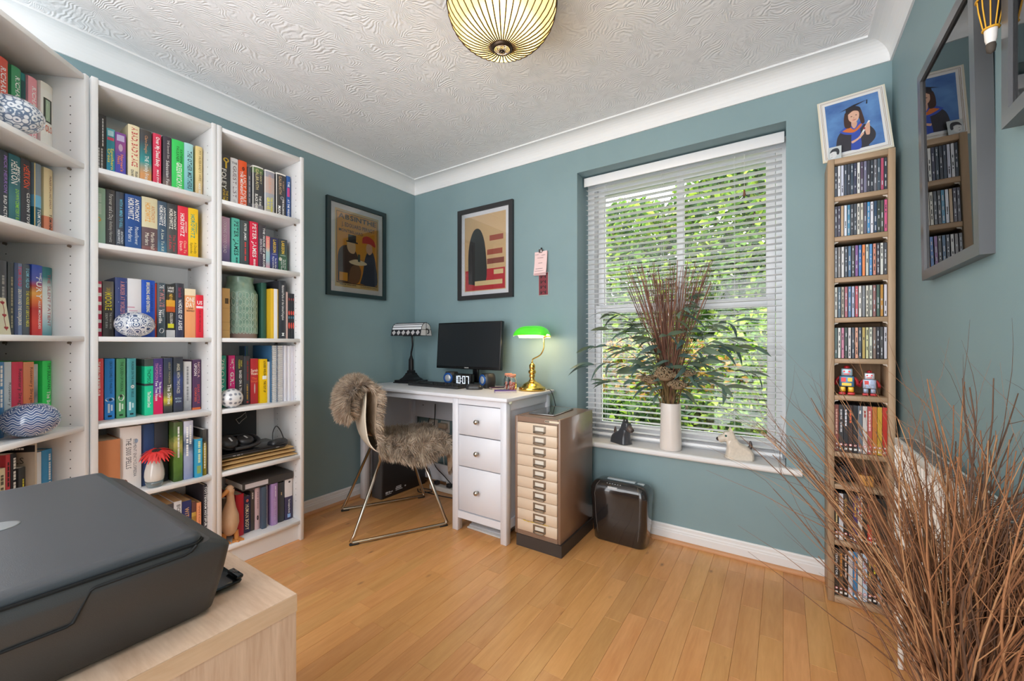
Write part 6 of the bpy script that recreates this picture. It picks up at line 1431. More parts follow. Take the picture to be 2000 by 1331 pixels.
MB().lathe([(.001, .042), (.016, .042), (.014, .050), (.006, .054), (.008, .064), (.004, .074), (.001, .075)], 14).obj('finial', mat('red_black_turning', (92, 50, 40), .4), wbk)

# ---- graduation photograph on the tower
gp = thing('graduation_photo', 'cream mounted portrait of a graduate in cap and gown on the CD tower', 'photograph', (2.652, -.150, TH_ + .007), rot=(math.radians(-16), math.radians(-3), 0))
fw_, fh_ = .218, .300
MB().box(-fw_ / 2, 0, 0, fw_ / 2, .004, fh_).obj('backing', mat('cream_mount', (224, 216, 196), .6), gp)
MB().box(-fw_ / 2 + .006, -.0016, .006, fw_ / 2 - .006, -.0001, fh_ - .006).obj('white_mount', mat('white_mount', (230, 228, 226), .6), gp)
ln_ = MB()
for e_, w_ in ((.010, .0012), (.014, .0010)):
    a_, b2, h2 = -fw_ / 2 + e_, fw_ / 2 - e_, fh_ - e_
    ln_.box(a_, -.0019, e_, b2, -.0016, e_ + w_).box(a_, -.0019, h2 - w_, b2, -.0016, h2).box(a_, -.0019, e_, a_ + w_, -.0016, h2).box(b2 - w_, -.0019, e_, b2, -.0016, h2)
ln_.obj('gilt_line', mat('gilt_line', (150, 120, 86), .5), gp)
pw, ph = .170, .244; px0, pz0 = -pw / 2, .028
bgm, nt, b = _new('blue_studio_backdrop'); tc = N(nt, 'ShaderNodeTexCoord'); nz = N(nt, 'ShaderNodeTexNoise', i_Scale=11.0, i_Detail=4.0); L(nt, tc, 'Object', nz, 'Vector')
r1 = ramp(nt, [(0.3, (62, 96, 162)), (0.7, (106, 152, 206))]); L(nt, nz, 'Fac', r1, 'Fac'); L(nt, r1, 'Color', b, 'Base Color'); b.inputs['Roughness'].default_value = .3
MB().box(px0, -.0028, pz0, px0 + pw, -.0017, pz0 + ph).obj('print', bgm, gp)
fig = MB(); fm_ = []; fi = {}
def fmi(c):
    if c not in fi: fi[c] = len(fm_); fm_.append(mat('photo_' + c, c, .35))
    return fi[c]
lay = [0]
def flat(pts, c, sm=True):
    lay[0] += 1; P = pts
    if sm:
        q = bez([(x, 0, z) for x, z in P + [P[0]]], 4)[:-1]; P = [(v.x, v.z) for v in q]
    fig.add([(px0 + x * pw, -.0029 - .00004 * lay[0], pz0 + z * ph) for x, z in P], [tuple(range(len(P)))], fmi(c))
flat([(.12, .0), (.16, .25), (.24, .38), (.40, .46), (.60, .46), (.76, .40), (.86, .25), (.84, .12), (.72, .02), (.72, .0)], '#3c3a42')
flat([(.40, .0), (.44, .30), (.48, .46), (.60, .46), (.60, .25), (.58, .0)], '#3a54b0')
flat([(.22, .40), (.40, .49), (.50, .42), (.62, .52), (.70, .52), (.66, .42), (.50, .30), (.34, .32)], '#4058b8')
flat([(.28, .40), (.42, .44), (.50, .38), (.62, .46), (.64, .42), (.50, .33), (.36, .36)], '#d8763a')
flat([(.36, .74), (.33, .60), (.34, .46), (.44, .44), (.48, .60), (.60, .60), (.64, .46), (.70, .48), (.68, .66), (.64, .78), (.50, .82)], '#4a342e')
flat([(.46, .46), (.50, .40), (.56, .46), (.55, .54), (.47, .54)], '#d8a890')
flat([(.42, .70), (.42, .60), (.47, .53), (.53, .515), (.59, .56), (.62, .64), (.61, .72), (.52, .75)], '#e2b49c')
flat([(.455, .645), (.475, .655), (.495, .645), (.475, .640)], '#3a2a28'); flat([(.545, .655), (.565, .665), (.585, .655), (.565, .650)], '#3a2a28')
flat([(.515, .635), (.528, .600), (.508, .598)], '#cc9a84'); flat([(.475, .575), (.52, .560), (.57, .583), (.52, .575)], '#b85a58')
flat([(.38, .72), (.40, .82), (.52, .85), (.64, .80), (.65, .73), (.52, .77)], '#2e2c34')
flat([(.26, .79), (.50, .82), (.80, .90), (.54, .87)], '#2a2830', False)
flat([(.78, .895), (.80, .90), (.79, .82), (.765, .82)], '#2a2830', False)
flat([(.56, .20), (.59, .18), (.80, .47), (.77, .49)], '#ece8e4', False)
flat([(.66, .34), (.70, .32), (.72, .36), (.68, .38)], '#b03a44', False)
flat([(.42, .16), (.54, .20), (.64, .28), (.66, .25), (.56, .17), (.44, .12)], '#e0b098')
flat([(.70, .22), (.69, .32), (.72, .42), (.78, .44), (.78, .36), (.76, .22)], '#e0b098')
fig.obj('portrait', fm_, gp)
bw = thing('portrait_print', 'small black and white portrait print tucked against the graduation photo', 'photograph', (2.577, -.165, TH_ + .001), rot=(math.radians(-12), 0, math.radians(-6)))
MB().box(-.018, 0, 0, .024, .001, .058).obj('paper', mat('print_grey', (196, 202, 204), .5), bw)
fig = MB(); fm_ = []; fi = {}; px0, pz0, pw, ph = -.018, 0, .042, .058; lay = [0]
def flat2(pts, c):
    lay[0] += 1; q = bez([(x, 0, z) for x, z in pts + [pts[0]]], 4)[:-1]
    fig.add([(px0 + v.x * pw, -.0003 - .00004 * lay[0], pz0 + v.z * ph) for v in q], [tuple(range(len(q)))], fmi(c))
flat2([(.15, .2), (.15, .5), (.35, .62), (.6, .5), (.62, .25), (.4, .1)], '#dcdcdc'); flat2([(.1, .55), (.3, .82), (.7, .85), (.85, .6), (.8, .35), (.66, .38), (.62, .58), (.4, .64), (.2, .58)], '#3c3e44'); flat2([(.22, .42), (.32, .44), (.30, .40)], '#3c3e44'); flat2([(.2, .24), (.34, .26), (.3, .22)], '#6a6a70')
fig.obj('portrait', fm_, bw)
# ================================================================== framed pictures
PG = glass_mat('picture_glass', (1, 1, 1, 1), 0.0, 1.45)
FRB = mat('black_picture_frame', (48, 48, 50), 0.35); FRT = mat('dark_teal_black_frame', (30, 48, 50), 0.35); FRG = mat('graphite_frame', (96, 96, 98), 0.3, 0.3)
MNT = mat('picture_mount_white', (232, 232, 236), 0.7)
def frame_thing(label, loc, rot, w, h, bar, deep, fm, mount, art, cat='picture', hang=0.0):
    """local: x right, z up, front towards -y, back on the wall at y=0"""
    t = thing('framed_picture', label, cat, loc, rot=rot)
    P = MB()
    a, b = w / 2, h / 2
    for poly in ([(-a, -b), (a, -b), (a - bar, -b + bar), (-a + bar, -b + bar)], [(a, -b), (a, b), (a - bar, b - bar), (a - bar, -b + bar)], [(a, b), (-a, b), (-a + bar, b - bar), (a - bar, b - bar)], [(-a, b), (-a, -b), (-a + bar, -b + bar), (-a + bar, b - bar)]):
        P.prism(poly, -deep, -.0005, 'y')
    P.obj('frame', fm, t)
    MB().box(-a + bar, -.010, -b + bar, a - bar, -.006, b - bar).obj('mount', MNT, t)
    art(t, w - 2 * bar - 2 * mount, h - 2 * bar - 2 * mount)
    MB().box(-a + bar, -deep + .006, -b + bar, a - bar, -deep + .0075, b - bar).obj('glass', PG, t)
    return t
class Print:
    """flat printed shapes in layers, unit square w x h"""
    def __init__(s, w, h, y0): s.mb = MB(); s.m = []; s.i = {}; s.w = w; s.h = h; s.y = y0; s.n = 0
    def mi(s, c):
        if c not in s.i: s.i[c] = len(s.m); s.m.append(mat('ink_' + c, c, .6))
        return s.i[c]
    def flat(s, pts, c, smooth=True):
        s.n += 1
        P = pts
        if smooth: P = [(v.x, v.z) for v in bez([(x, 0, z) for x, z in pts + [pts[0]]], 4)[:-1]]
        s.mb.add([((x - .5) * s.w, s.y - .00005 * s.n, (z - .5) * s.h) for x, z in P], [tuple(range(len(P)))], s.mi(c))
    def text(s, st, x0, x1, z, hgt, c, bold=1):
        s.n += 1
        text(s.mb, st, ((x0 - .5) * s.w, s.y - .00005 * s.n, (z - .5) * s.h), (1, 0, 0), (0, 0, 1), (x1 - x0) * s.w, hgt * s.h, s.mi(c), bold)
    def done(s, t, nm='poster'): return s.mb.obj(nm, s.m, t)
def art_absinthe(t, w, h):
    p = Print(w, h, -.0102); R = lambda a, b, c, d: [(a, b), (c, b), (c, d), (a, d)]
    p.flat(R(0, 0, 1, 1), '#d8b878', False); p.flat(R(.03, .05, .97, .97), '#3a2c20', False); p.flat(R(.04, .06, .96, .965), '#e09a24', False)
    p.flat(R(.04, .06, .96, .40), '#d88c20', False)
    p.text('ABSINTHE', .07, .93, .915, .060, '#3a281c'); p.text('J. EDOUARD PERNOT', .14, .90, .815, .048, '#3a281c'); p.text('MONTBELIARD', .08, .62, .735, .036, '#3a281c')
    # two plain seated shapes and a round table
    p.flat([(.06, .07), (.06, .40), (.14, .52), (.30, .55), (.46, .48), (.52, .36), (.48, .22), (.42, .07)], '#4a3226')
    p.flat([(.28, .07), (.34, .26), (.50, .32), (.58, .22), (.50, .07)], '#7a5434')
    p.flat([(.55, .07), (.62, .22), (.66, .40), (.74, .52), (.86, .52), (.93, .36), (.95, .07)], '#2c3448')
    p.flat([(.26, .60), (.26, .52), (.32, .46), (.42, .46), (.45, .54), (.42, .62), (.33, .63)], '#dcbc94')
    p.flat([(.70, .52), (.70, .60), (.77, .64), (.84, .60), (.84, .52), (.77, .48)], '#dcb08c')
    p.flat(R(.28, .60, .46, .70), '#2a2624', False); p.flat(R(.24, .595, .50, .612), '#2a2624', False)
    p.flat([(.60, .62), (.62, .70), (.74, .73), (.88, .69), (.92, .60), (.78, .63)], '#c83a34')
    p.flat([(.30, .345), (.46, .385), (.68, .365), (.70, .335), (.52, .310), (.34, .320)], '#e8d6b0')
    p.flat(R(.50, .36, .555, .46), '#3c4a40', False); p.flat(R(.09, .08, .27, .19), '#e8a030', False)
    p.text('LIQUEUR MONTE-CARLO', .56, .95, .032, .018, '#4a3828', 0); p.text('~~~~ ~~ ~~~~~ ~~~~', .10, .46, .035, .014, '#4a3828', 0)
    p.done(t)
def art_plain_stand_in(t, w, h):
    # plain colour blocks in the poster's colours
    p = Print(w, h, -.0102); R = lambda a, b, c, d: [(a, b), (c, b), (c, d), (a, d)]
    p.flat(R(0, 0, 1, 1), '#d8b484', False); p.flat(R(.02, .01, .98, .28), '#c02c34', False)
    p.flat([(.10, .10), (.10, .55), (.22, .80), (.40, .80), (.52, .55), (.52, .10)], '#2c2a2a')
    for z, a, b, c in ((.64, .62, .94, '#a8503c'), (.46, .56, .92, '#a8503c'), (.34, .56, .96, '#8a4436')): p.flat(R(a, z, b, z + .07), c, False)
    for z, a, b in ((.20, .72, .94), (.07, .26, .92)): p.flat(R(a, z, b, z + .06), '#e4c890', False)
    p.done(t)
def art_right(t, w, h):
    p = Print(w, h, -.0102); R = lambda a, b, c, d: [(a, b), (c, b), (c, d), (a, d)]
    p.flat(R(0, 0, 1, 1), '#4c6468', False); p.flat(R(0, 0, 1, .5), '#5a6066', False)
    p.flat([(.30, .05), (.28, .45), (.40, .62), (.58, .62), (.70, .45), (.70, .05)], '#2e3440'); p.flat([(.42, .62), (.42, .74), (.50, .79), (.58, .74), (.58, .62), (.50, .57)], '#c8a08c')
    p.flat([(.36, .76), (.48, .84), (.66, .80), (.52, .74)], '#a83c3a'); p.flat([(.44, .36), (.48, .58), (.54, .58), (.56, .36)], '#b05048')
    p.done(t)
def art_scene(t, w, h):
    p = Print(w, h, -.0102); R = lambda a, b, c, d: [(a, b), (c, b), (c, d), (a, d)]
    p.flat(R(0, 0, 1, 1), '#b8ccd2', False); p.flat([(0, 0), (0, .30), (.2, .34), (.45, .10), (.5, 0)], '#4a86a0'); p.flat([(0, .34), (.05, .6), (.3, .66), (.6, .5), (.9, .55), (1, .3), (.5, .3)], '#c8bca4')
    p.flat([(0, .55), (.0, .95), (.14, .9), (.22, .7), (.1, .55)], '#3c4038'); p.flat(R(.12, .72, .3, .88), '#8a9c4c', False); p.flat(R(.3, .60, .7, .80), '#d8d4cc', False); p.flat([(.25, .80), (.5, .92), (.75, .80)], '#9a5a48', False)
    p.done(t)
frame_thing('black framed orange poster lettered ABSINTHE on the left wall', (.001, -.525, 1.6615), (0, 0, PI / 2), .458, .625, .026, .022, FRT, .034, art_absinthe)
frame_thing('black framed cream poster with red lower band on the window wall', (.6935, -.001, 1.666), (0, 0, 0), .471, .640, .030, .022, FRB, .028, art_plain_stand_in)
frame_thing('graphite framed picture whose glass mirrors the CD tower on the right wall', (W - .001, -.767, 1.532), (math.radians(1.0), 0, -PI / 2), .434, .615, .028, .028, FRG, .022, art_right)
frame_thing('graphite framed coastal picture cut off by the right edge', (W - .001, -1.325, 1.745), (0, 0, -PI / 2), .434, .615, .028, .028, FRG, .030, art_scene)

# ---- pink note pad and bookmark on the window wall
np_ = thing('note_pad', 'pink note pad hanging from a pin beside the framed poster', 'note pad', (1.138, -.002, 1.628))
PK = mat('pink_paper', (236, 196, 196), .8); PK2 = mat('pale_pink_paper', (242, 210, 208), .8)
for k in range(4):
    o = MB().grid(lambda u, v, k=k: Vector(((u - .5) * .088 - .004 * v * (k % 2), -.002 - .0035 * k - (.010 + .003 * k) * v * v, -.012 - v * (.150 - .004 * k))), 5, 7).obj('sheet', (PK, PK2)[k % 2], np_, (0, 0, 0), (0, math.radians(2.5 - 1.6 * k), 0))
im = MB()
for (z, a, b) in ((-.030, -.036, -.012), (-.036, .008, .034), (-.052, -.02, .022), (-.085, -.012, .016), (-.120, -.030, .02), (-.135, -.036, .028)): im.box(a, -.0185 - .000 + (-.012 * (z / -.15) ** 2), z - .0018, b, -.0180 + (-.012 * (z / -.15) ** 2), z)
im.obj('printed_line', mat('ink_grey', (120, 92, 96), .6), np_)['kind'] = 'stuff'
MB().rbox(-.012, -.020, -.020, .012, -.001, .002, .002, 1).obj('clip', mat('clip_steel', (140, 130, 128), .3, .8), np_)
MB().lathe([(.004, -.012), (.005, -.006), (.0012, -.005), (.0012, .0)], 10, (.002, 0, .008), axis='y').obj('pin', BLK, np_)
bk_ = thing('bookmark', 'dark red strip lettered in black hanging below the pink note pad', 'bookmark', (1.151, -.0015, 1.40))
MB().rbox(-.036, -.0022, -.062, .036, -.0004, .085, .0008, 1).obj('edge', mat('pale_edge', (176, 182, 182), .4), bk_)
MB().box(-.032, -.0030, -.056, .032, -.0023, .082).obj('strip', mat('oxblood_strip', (126, 42, 52), .5), bk_)
km = MB()
for k in range(4):
    z = -.040 + k * .033
    km.box(-.020, -.0036, z - .010, -.014, -.0031, z + .010).box(.012, -.0036, z - .010, .018, -.0031, z + .010)
    km.tube([(-.017, -.0034, z - .008), (0, -.0034, z + .008), (.015, -.0034, z - .006)], .0016, 4)
km.obj('knot_marks', mat('print_' + BK, BK, .5), bk_)
# ---- hanging ornament between the right wall pictures
orn = thing('hanging_ornament', 'black and gold striped ornament hanging between the pictures on the right wall', 'ornament', (W - .035, -1.083, 1.60))
MB().lathe([(.001, -.002), (.006, .002), (.0075, .012), (.006, .020)], 12).obj('tip', mat('charred_tip', (70, 62, 54), .8), orn)
MB().lathe([(.0065, .018), (.0085, .026), (.0095, .042), (.0095, .046)], 14).obj('white_end', mat('white_wrap', (226, 222, 216), .7), orn)
MB().lathe([(.0098, .045), (.012, .060), (.016, .085), (.018, .105), (.016, .112)], 16).obj('body', mat('black_velvet', (34, 32, 38), .8), orn)
st2 = MB()
for k in range(10):
    a = k * 2 * PI / 10; st2.tube([(.0100 * math.cos(a), .0100 * math.sin(a), .046), (.0128 * math.cos(a), .0128 * math.sin(a), .062), (.0168 * math.cos(a), .0168 * math.sin(a), .086), (.0185 * math.cos(a), .0185 * math.sin(a), .106)], .0012, 5)
for z, r_ in ((.046, .0108), (.107, .0195)): st2.tube([(r_ * math.cos(q * PI / 8), r_ * math.sin(q * PI / 8), z) for q in range(16)], .0022, 5, closed=True)
GLD = mat('gold_cord', (216, 160, 40), .5)
st2.obj('gold_cord', GLD, orn)
tf = MB()
for k in range(60):
    a = random.uniform(0, 6.28); r_ = random.uniform(.006, .022); z = .110 + random.random() * .03; tf.tube([(r_ * .5 * math.cos(a), r_ * .5 * math.sin(a), z), (r_ * math.cos(a), r_ * math.sin(a), z + random.uniform(-.01, .01))], .0022, 4)
tf.obj('tassel', GLD, orn)['kind'] = 'stuff'
MB().tube([(0, 0, .13), (0, 0, .30)], .0014, 5).obj('cord', GLD, orn)
MB().tube([(0, 0, .30), (.034, 0, .302)], .002, 6).obj('nail', KNOB, orn)

# ================================================================== radiator on the right wall
rd = thing('radiator', 'white ribbed panel radiator on the right wall behind the twigs', 'radiator', (W - .030, -.535, .16))
RAD = mat('radiator_white', (232, 228, 222), .35)
ln_r = 1.15; prf = []
k = 0
while k * .0333 < ln_r - .03:
    y = -.012 - k * .0333
    prf += [(-.046, y), (-.052, y - .005), (-.052, y - .013), (-.046, y - .018)]; k += 1
prf = [(-.046, 0)] + prf + [(-.046, -ln_r), (-.036, -ln_r), (-.036, 0)]
MB().prism(prf, .03, .560, 'z').obj('front_panel', RAD, rd)
MB().rbox(-.053, -ln_r - .001, .562, .0, .001, .584, .004).obj('top_grille', RAD, rd)
sl = MB(); k = 0
while k * .016 < ln_r - .04:
    sl.box(-.044, -.020 - k * .016 - .009, .5842, -.010, -.020 - k * .016, .5850); k += 1
sl.obj('grille_slots', mat('slot_shadow', (96, 94, 92), .7), rd)['kind'] = 'stuff'
MB().rbox(-.052, -.0015, .02, .0, .004, .560, .002, 1).obj('end_panel', RAD, rd)
MB().box(-.012, -ln_r, .03, -.002, 0, .56).obj('back_panel', RAD, rd)
MB().tube(bez([(-.03, .012, .05), (-.03, .04, .05), (-.03, .045, .03), (-.03, .045, -.158)], 4), .0075, 8).obj('pipe', RAD, rd)
MB().box(-.003, -.20, .30, .0285, -.15, .36).obj('wall_bracket', RAD, rd)

# ================================================================== floor vase of dried twigs (near right)
tv = thing('floor_vase', 'tall dark floor vase holding the dried twigs by the radiator', 'vase', (2.628, -1.420, .0006))
MB().lathe([(.001, 0), (.062, 0), (.066, .004), (.078, .10), (.084, .22), (.076, .33), (.058, .40), (.056, .42), (.061, .435), (.057, .435), (.052, .42), (.054, .39)], 32).obj('body', mat('dark_brown_ceramic', (66, 48, 40), .3, coat=.4), tv)
tw_ = thing('dried_twigs', 'big bunch of brown dried willow twigs in the near right corner', 'twigs', (2.628, -1.420, .42))
TWM = [mat('twig_brown_%d' % k, c, .75, var=.15, vscale=30) for k, c in enumerate(((128, 82, 50), (106, 68, 42), (146, 98, 62), (86, 58, 40), (160, 116, 78)))]
random.seed(42)
def clampx(v):
    lim = 2.690 - 2.628 if v.z < .36 else 2.765 - 2.628
    if v.x > lim: v.x = lim - (v.x - lim) * .3
    return v
def grow(p, d, ln, seg, wob, grav=0.0):
    pts = [p.copy()]
    for i in range(seg):
        d = (d + Vector((random.gauss(0, wob), random.gauss(0, wob), random.gauss(0, wob * .6) - grav))).normalized()
        p = p + d * (ln / seg); pts.append(clampx(p.copy()))
    return pts, d
def twig(ax, ay, ln, r0, mi):
    mb = MB()
    a = random.uniform(0, 6.28); rr_ = .042 * math.sqrt(random.random())
    p = Vector((rr_ * math.cos(a), rr_ * math.sin(a), -.30 + random.random() * .05)); p.x *= .8
    neck = Vector((rr_ * .9 * math.cos(a + .4), rr_ * .9 * math.sin(a + .4), .0))
    d = Vector((ax * .25, ay * .25, 1.0)).normalized()
    pts = [neck.copy()]; q = neck.copy()
    for i in range(10):
        d = (d + Vector((ax, ay, 0)) * .16 + Vector((random.gauss(0, .05), random.gauss(0, .05), 0))).normalized()
        q = q + d * (ln / 10); pts.append(clampx(q.copy()))
    pts = [p, p.lerp(neck, .5)] + pts
    n_ = len(pts); rs = [r0 * (1 - .72 * (i / (n_ - 1)) ** 1.3) for i in range(n_)]
    mb.tube(pts, rs, 5, mi)
    for _ in range(random.choice((1, 2, 3, 3, 4))):
        i = random.randrange(4, n_ - 1); t = (pts[min(i + 1, n_ - 1)] - pts[i]).normalized()
        s = (t + Vector((random.gauss(0, .40), random.gauss(0, .40), random.gauss(0, .25)))).normalized()
        q, _d = grow(pts[i], s, random.uniform(.10, .26), 5, .10, .01)
        mb.tube(q, [rs[i] * .62 * (1 - .8 * k / 5) for k in range(6)], 4, mi)
    mb.obj('twig', TWM, tw_)
for k in range(290):
    # lean mostly upright; some reach out to the left of the picture
    ax = random.gauss(.03, .17); ay = random.gauss(.04, .17)
    if k % 12 == 0: ax = random.uniform(-.55, -.2); ay = random.uniform(.15, .55)
    ln = random.uniform(.28, .50) if k % 4 else random.uniform(.42, .58)
    twig(ax, ay, ln, random.uniform(.0014, .0029), random.choice((0, 0, 1, 1, 2, 3, 4)))

# ================================================================== near cabinet and printer
SON = wood_mat('sonoma_oak_top', (196, 160, 132), (226, 196, 170), (5, 34, 5), .5, fine=.35, bump=.04)
SONV = wood_mat('sonoma_oak_side', (176, 140, 112), (214, 182, 156), (6, 40, 3.0), .5, fine=.35, bump=.04)
SONE = wood_mat('sonoma_oak_edge', (188, 152, 118), (212, 178, 146), (30, 4, 30), .5)
cb = thing('side_cabinet', 'pale oak side cabinet in the near left corner under the printer', 'cabinet', (1.769, -1.909, 0))
MB().box(-.80, -.48, .613, -.001, -.0005, .640).obj('top', SON, cb)
MB().box(-.0006, -.48, .6132, .0006, 0, .6398).box(-.80, -.0012, .6132, 0, .0004, .6398).obj('top_edging', SONE, cb)
MB().box(-.020, -.474, .001, -.001, -.0005, .6128).obj('side_panel', SONV, cb)
MB().box(-.798, -.474, .001, -.780, -.010, .6128).obj('side_panel', SONV, cb)
MB().box(-.78, -.474, .05, -.02, -.46, .6128).obj('back_panel', SONV, cb)
MB().box(-.78, -.47, .03, -.02, -.03, .05).obj('base_panel', SONV, cb)
for x0 in (-.779, -.400):
    d = MB().rbox(x0, -.018, .06, x0 + .378, -.0005, .610, .001, 1).obj('door', SONV, cb)
    MB().rbox(x0 + (.34 if x0 < -.5 else .03), -.0005, .38, x0 + (.352 if x0 < -.5 else .042), .018, .52, .003, 1).obj('handle', KNOB, d)
pr_ = thing('printer', 'black all-in-one printer on the pale oak cabinet in the near left', 'printer', (1.480, -2.190, .6405))
PRB = mat('matt_black_printer', (56, 54, 53), .42, bump=.12, bscale=1400); PRL = mat('printer_lid_black', (62, 64, 68), .38, bump=.10, bscale=1400)
def rc(x0, x1, y0, y1, r=.012, n=4):
    hx, hy = (x1 - x0) / 2, (y1 - y0) / 2; cx, cy = (x0 + x1) / 2, (y0 + y1) / 2
    return [(x + cx, y + cy) for x, y in rr(hx, hy, r, n)]
X0, Y0_ = 1.480, -2.190
def R_(x0, x1, y0, y1, r): return rc(x0 - X0, x1 - X0, y0 - Y0_, y1 - Y0_, r)
bd = MB()
loft(bd, [(R_(1.262, 1.700, -2.36, -2.002, .02), 0.0), (R_(1.250, 1.712, -2.37, -1.996, .02), .008), (R_(1.236, 1.728, -2.375, -1.990, .016), .060), (R_(1.228, 1.737, -2.38, -1.986, .014), .100), (R_(1.228, 1.737, -2.38, -1.990, .014), .106), (R_(1.232, 1.733, -2.38, -2.010, .012), .116)])
bd.obj('body', PRB, pr_)
ld2 = MB()
loft(ld2, [(R_(1.234, 1.731, -2.378, -2.022, .012), .1185), (R_(1.233, 1.732, -2.378, -2.020, .012), .124), (R_(1.236, 1.728, -2.376, -2.024, .012), .129), (R_(1.246, 1.716, -2.37, -2.034, .012), .1305)])
ld2.obj('scanner_lid', PRL, pr_)
gv_ = MB()
xg = 1.7365 - X0
gv_.tube([(xg - .0030, -2.36 - Y0_, .1175), (xg - .0030, -2.030 - Y0_, .1175), (xg - .016, -2.0185 - Y0_, .1172), (xg - .30, -2.0185 - Y0_, .1172)], .0022, 5)
gv_.tube([(xg - .0068 + .0068 * min(1, max(0, (z - .06) / .04)), y - Y0_, z) for y, z in ((-2.36, .0725), (-2.152, .0725), (-2.147, .0745), (-2.134, .1060), (-2.130, .1080), (-2.044, .1085), (-2.036, .1110), (-2.030, .1170))], .0019, 5)
gv_.obj('panel_gap', mat('panel_gap_black', (10, 10, 11), .8), pr_)
lgm = MB(); lgm.lathe([(.030, .1306), (.030, .1312), (.027, .1314)], 28, (1.470 - X0, -2.186 - Y0_, 0), sx=.75); lgm.obj('logo_badge', mat('logo_silver', (176, 182, 186), .3, .7), pr_)
MB().rbox(1.40 - X0, -1.9935 - Y0_, .004, 1.672 - X0, -1.945 - Y0_, .012, .003, 1).obj('output_tray', BEZ, pr_)
MB().rbox(1.64 - X0, -1.955 - Y0_, .012, 1.674 - X0, -1.944 - Y0_, .019, .002, 1).obj('tray_stop', BEZ, pr_)

# ================================================================== ceiling lamp
cl = thing('ceiling_lamp', 'round amber leaded glass ceiling lamp with radiating ribs', 'lamp', (1.600, -1.102, H))
LR = .186; zr, zb = 2.196 - H, 2.056 - H; DKB = mat('dark_bronze', (74, 60, 48), .4, .8)
def bowl(q, off=0.0):
    """q 0 rim .. 1 centre"""
    t = q * (PI / 2 - .168); r_ = LR * math.cos(t); return r_ + off * math.cos(t), zr - (zr - zb) * math.sin(t) / math.sin(PI / 2 - .168) - off * math.sin(t)
npn = 40
glm = bpy.data.materials.new('amber_glass'); glm.use_nodes = True; nt = glm.node_tree; nt.nodes.clear()
o_ = N(nt, 'ShaderNodeOutputMaterial'); mx1 = N(nt, 'ShaderNodeMixShader'); mx1.inputs[0].default_value = .50
df = N(nt, 'ShaderNodeBsdfPrincipled'); df.inputs['Base Color'].default_value = rgb((232, 190, 104)); df.inputs['Roughness'].default_value = .15
tl = N(nt, 'ShaderNodeBsdfTranslucent')
tc = N(nt, 'ShaderNodeTexCoord'); nz = N(nt, 'ShaderNodeTexNoise', i_Scale=9.0, i_Detail=3.0); L(nt, tc, 'Object', nz, 'Vector')
r1 = ramp(nt, [(0.35, (250, 206, 104)), (0.65, (255, 232, 164))]); L(nt, nz, 'Fac', r1, 'Fac'); L(nt, r1, 'Color', tl, 'Color')
L(nt, df, 0, mx1, 1); L(nt, tl, 0, mx1, 2)
tp = N(nt, 'ShaderNodeBsdfTransparent'); tp.inputs[0].default_value = (1, .84, .52, 1); mx2 = N(nt, 'ShaderNodeMixShader'); mx2.inputs[0].default_value = .30
L(nt, mx1, 0, mx2, 1); L(nt, tp, 0, mx2, 2); L(nt, mx2, 0, o_, 0)
pane = MB()
def pane_pt(u, v):
    r_, z = bowl(v); a = (u - .5) * 2 * PI / npn * .985; return Vector((r_ * math.cos(a), r_ * math.sin(a), z))
pane.grid(pane_pt, 3, 9); pme = pane.data('pane', glm)
rib = MB().tube([Vector((bowl(q / 8, .0012)[0], 0, bowl(q / 8, .0012)[1])) for q in range(9)], .0024, 5); rme = rib.data('rib', DKB)
for k in range(npn):
    a = 2 * PI * k / npn; put('pane', pme, cl, (0, 0, 0), (0, 0, a)); put('rib', rme, cl, (0, 0, 0), (0, 0, a + PI / npn))
MB().lathe([(LR - .001, zr - .002), (LR + .004, zr - .003), (LR + .004, zr + .016), (LR - .001, zr + .016)], 64, caps=False).obj('rim', DKB, cl)
band = MB(); 
def band_pt(u, v):
    a = u * 2 * PI; return Vector(((LR + .001) * math.cos(a), (LR + .001) * math.sin(a), zr + .016 + v * .030))
fil = MB()
fil.lathe([(.034, zb + .004), (.036, zb + .000), (.034, zb - .006), (.030, zb - .010), (.027, zb - .011), (.027, zb - .007), (.030, zb - .002)], 32, caps=False)
for rg in (.007, .012, .0175, .023):
    fil.tube([(rg * math.cos(q * PI / 12), rg * math.sin(q * PI / 12), zb - .0125 + .06 * rg) for q in range(24)], .0010, 4, closed=True)
for q in range(24):
    a = q * PI / 12; fil.tube([(.004 * math.cos(a), .004 * math.sin(a), zb - .0128), (.028 * math.cos(a), .028 * math.sin(a), zb - .0105)], .0009, 4)
fil.obj('filigree_boss', DKB, cl)
MB().lathe([(.001, zb - .020), (.004, zb - .018), (.0055, zb - .013), (.003, zb - .009), (.001, zb - .008)], 12).obj('finial', DKB, cl)
MB().lathe([(.001, -.0005), (.065, -.0005), (.065, -.010), (.050, -.020), (.001, -.022)], 32).obj('ceiling_rose', DKB, cl)
MB().lathe([(.001, zr + .022), (LR - .002, zr + .016), (LR - .002, zr + .018), (.001, zr + .025)], 40, caps=False).obj('added_light_stop', mat('light_stop_bronze', (150, 132, 104), .5), cl)  # pan added above the bulb to block light spilling onto the ceiling
hg = MB()
for k in range(3):
    a = k * 2 * PI / 3 + .5; hg.tube([(.05 * math.cos(a), .05 * math.sin(a), -.018), (LR * math.cos(a), LR * math.sin(a), zr + .014)], .0022, 5)
hg.obj('hanger', DKB, cl)
MB().sphere((0, 0, zr - .055), .028, 16, 10).obj('bulb', mat('lamp_bulb', (255, 236, 200), .3, emit=3.0), cl)
cp = bpy.data.lights.new('ceiling_lamp_light', 'POINT'); cp.energy = 9.5; cp.color = (1, .93, .82); cp.shadow_soft_size = .07
co_ = bpy.data.objects.new('ceiling_lamp_light', cp); co_.location = (1.600, -1.102, 2.150); COL.objects.link(co_)

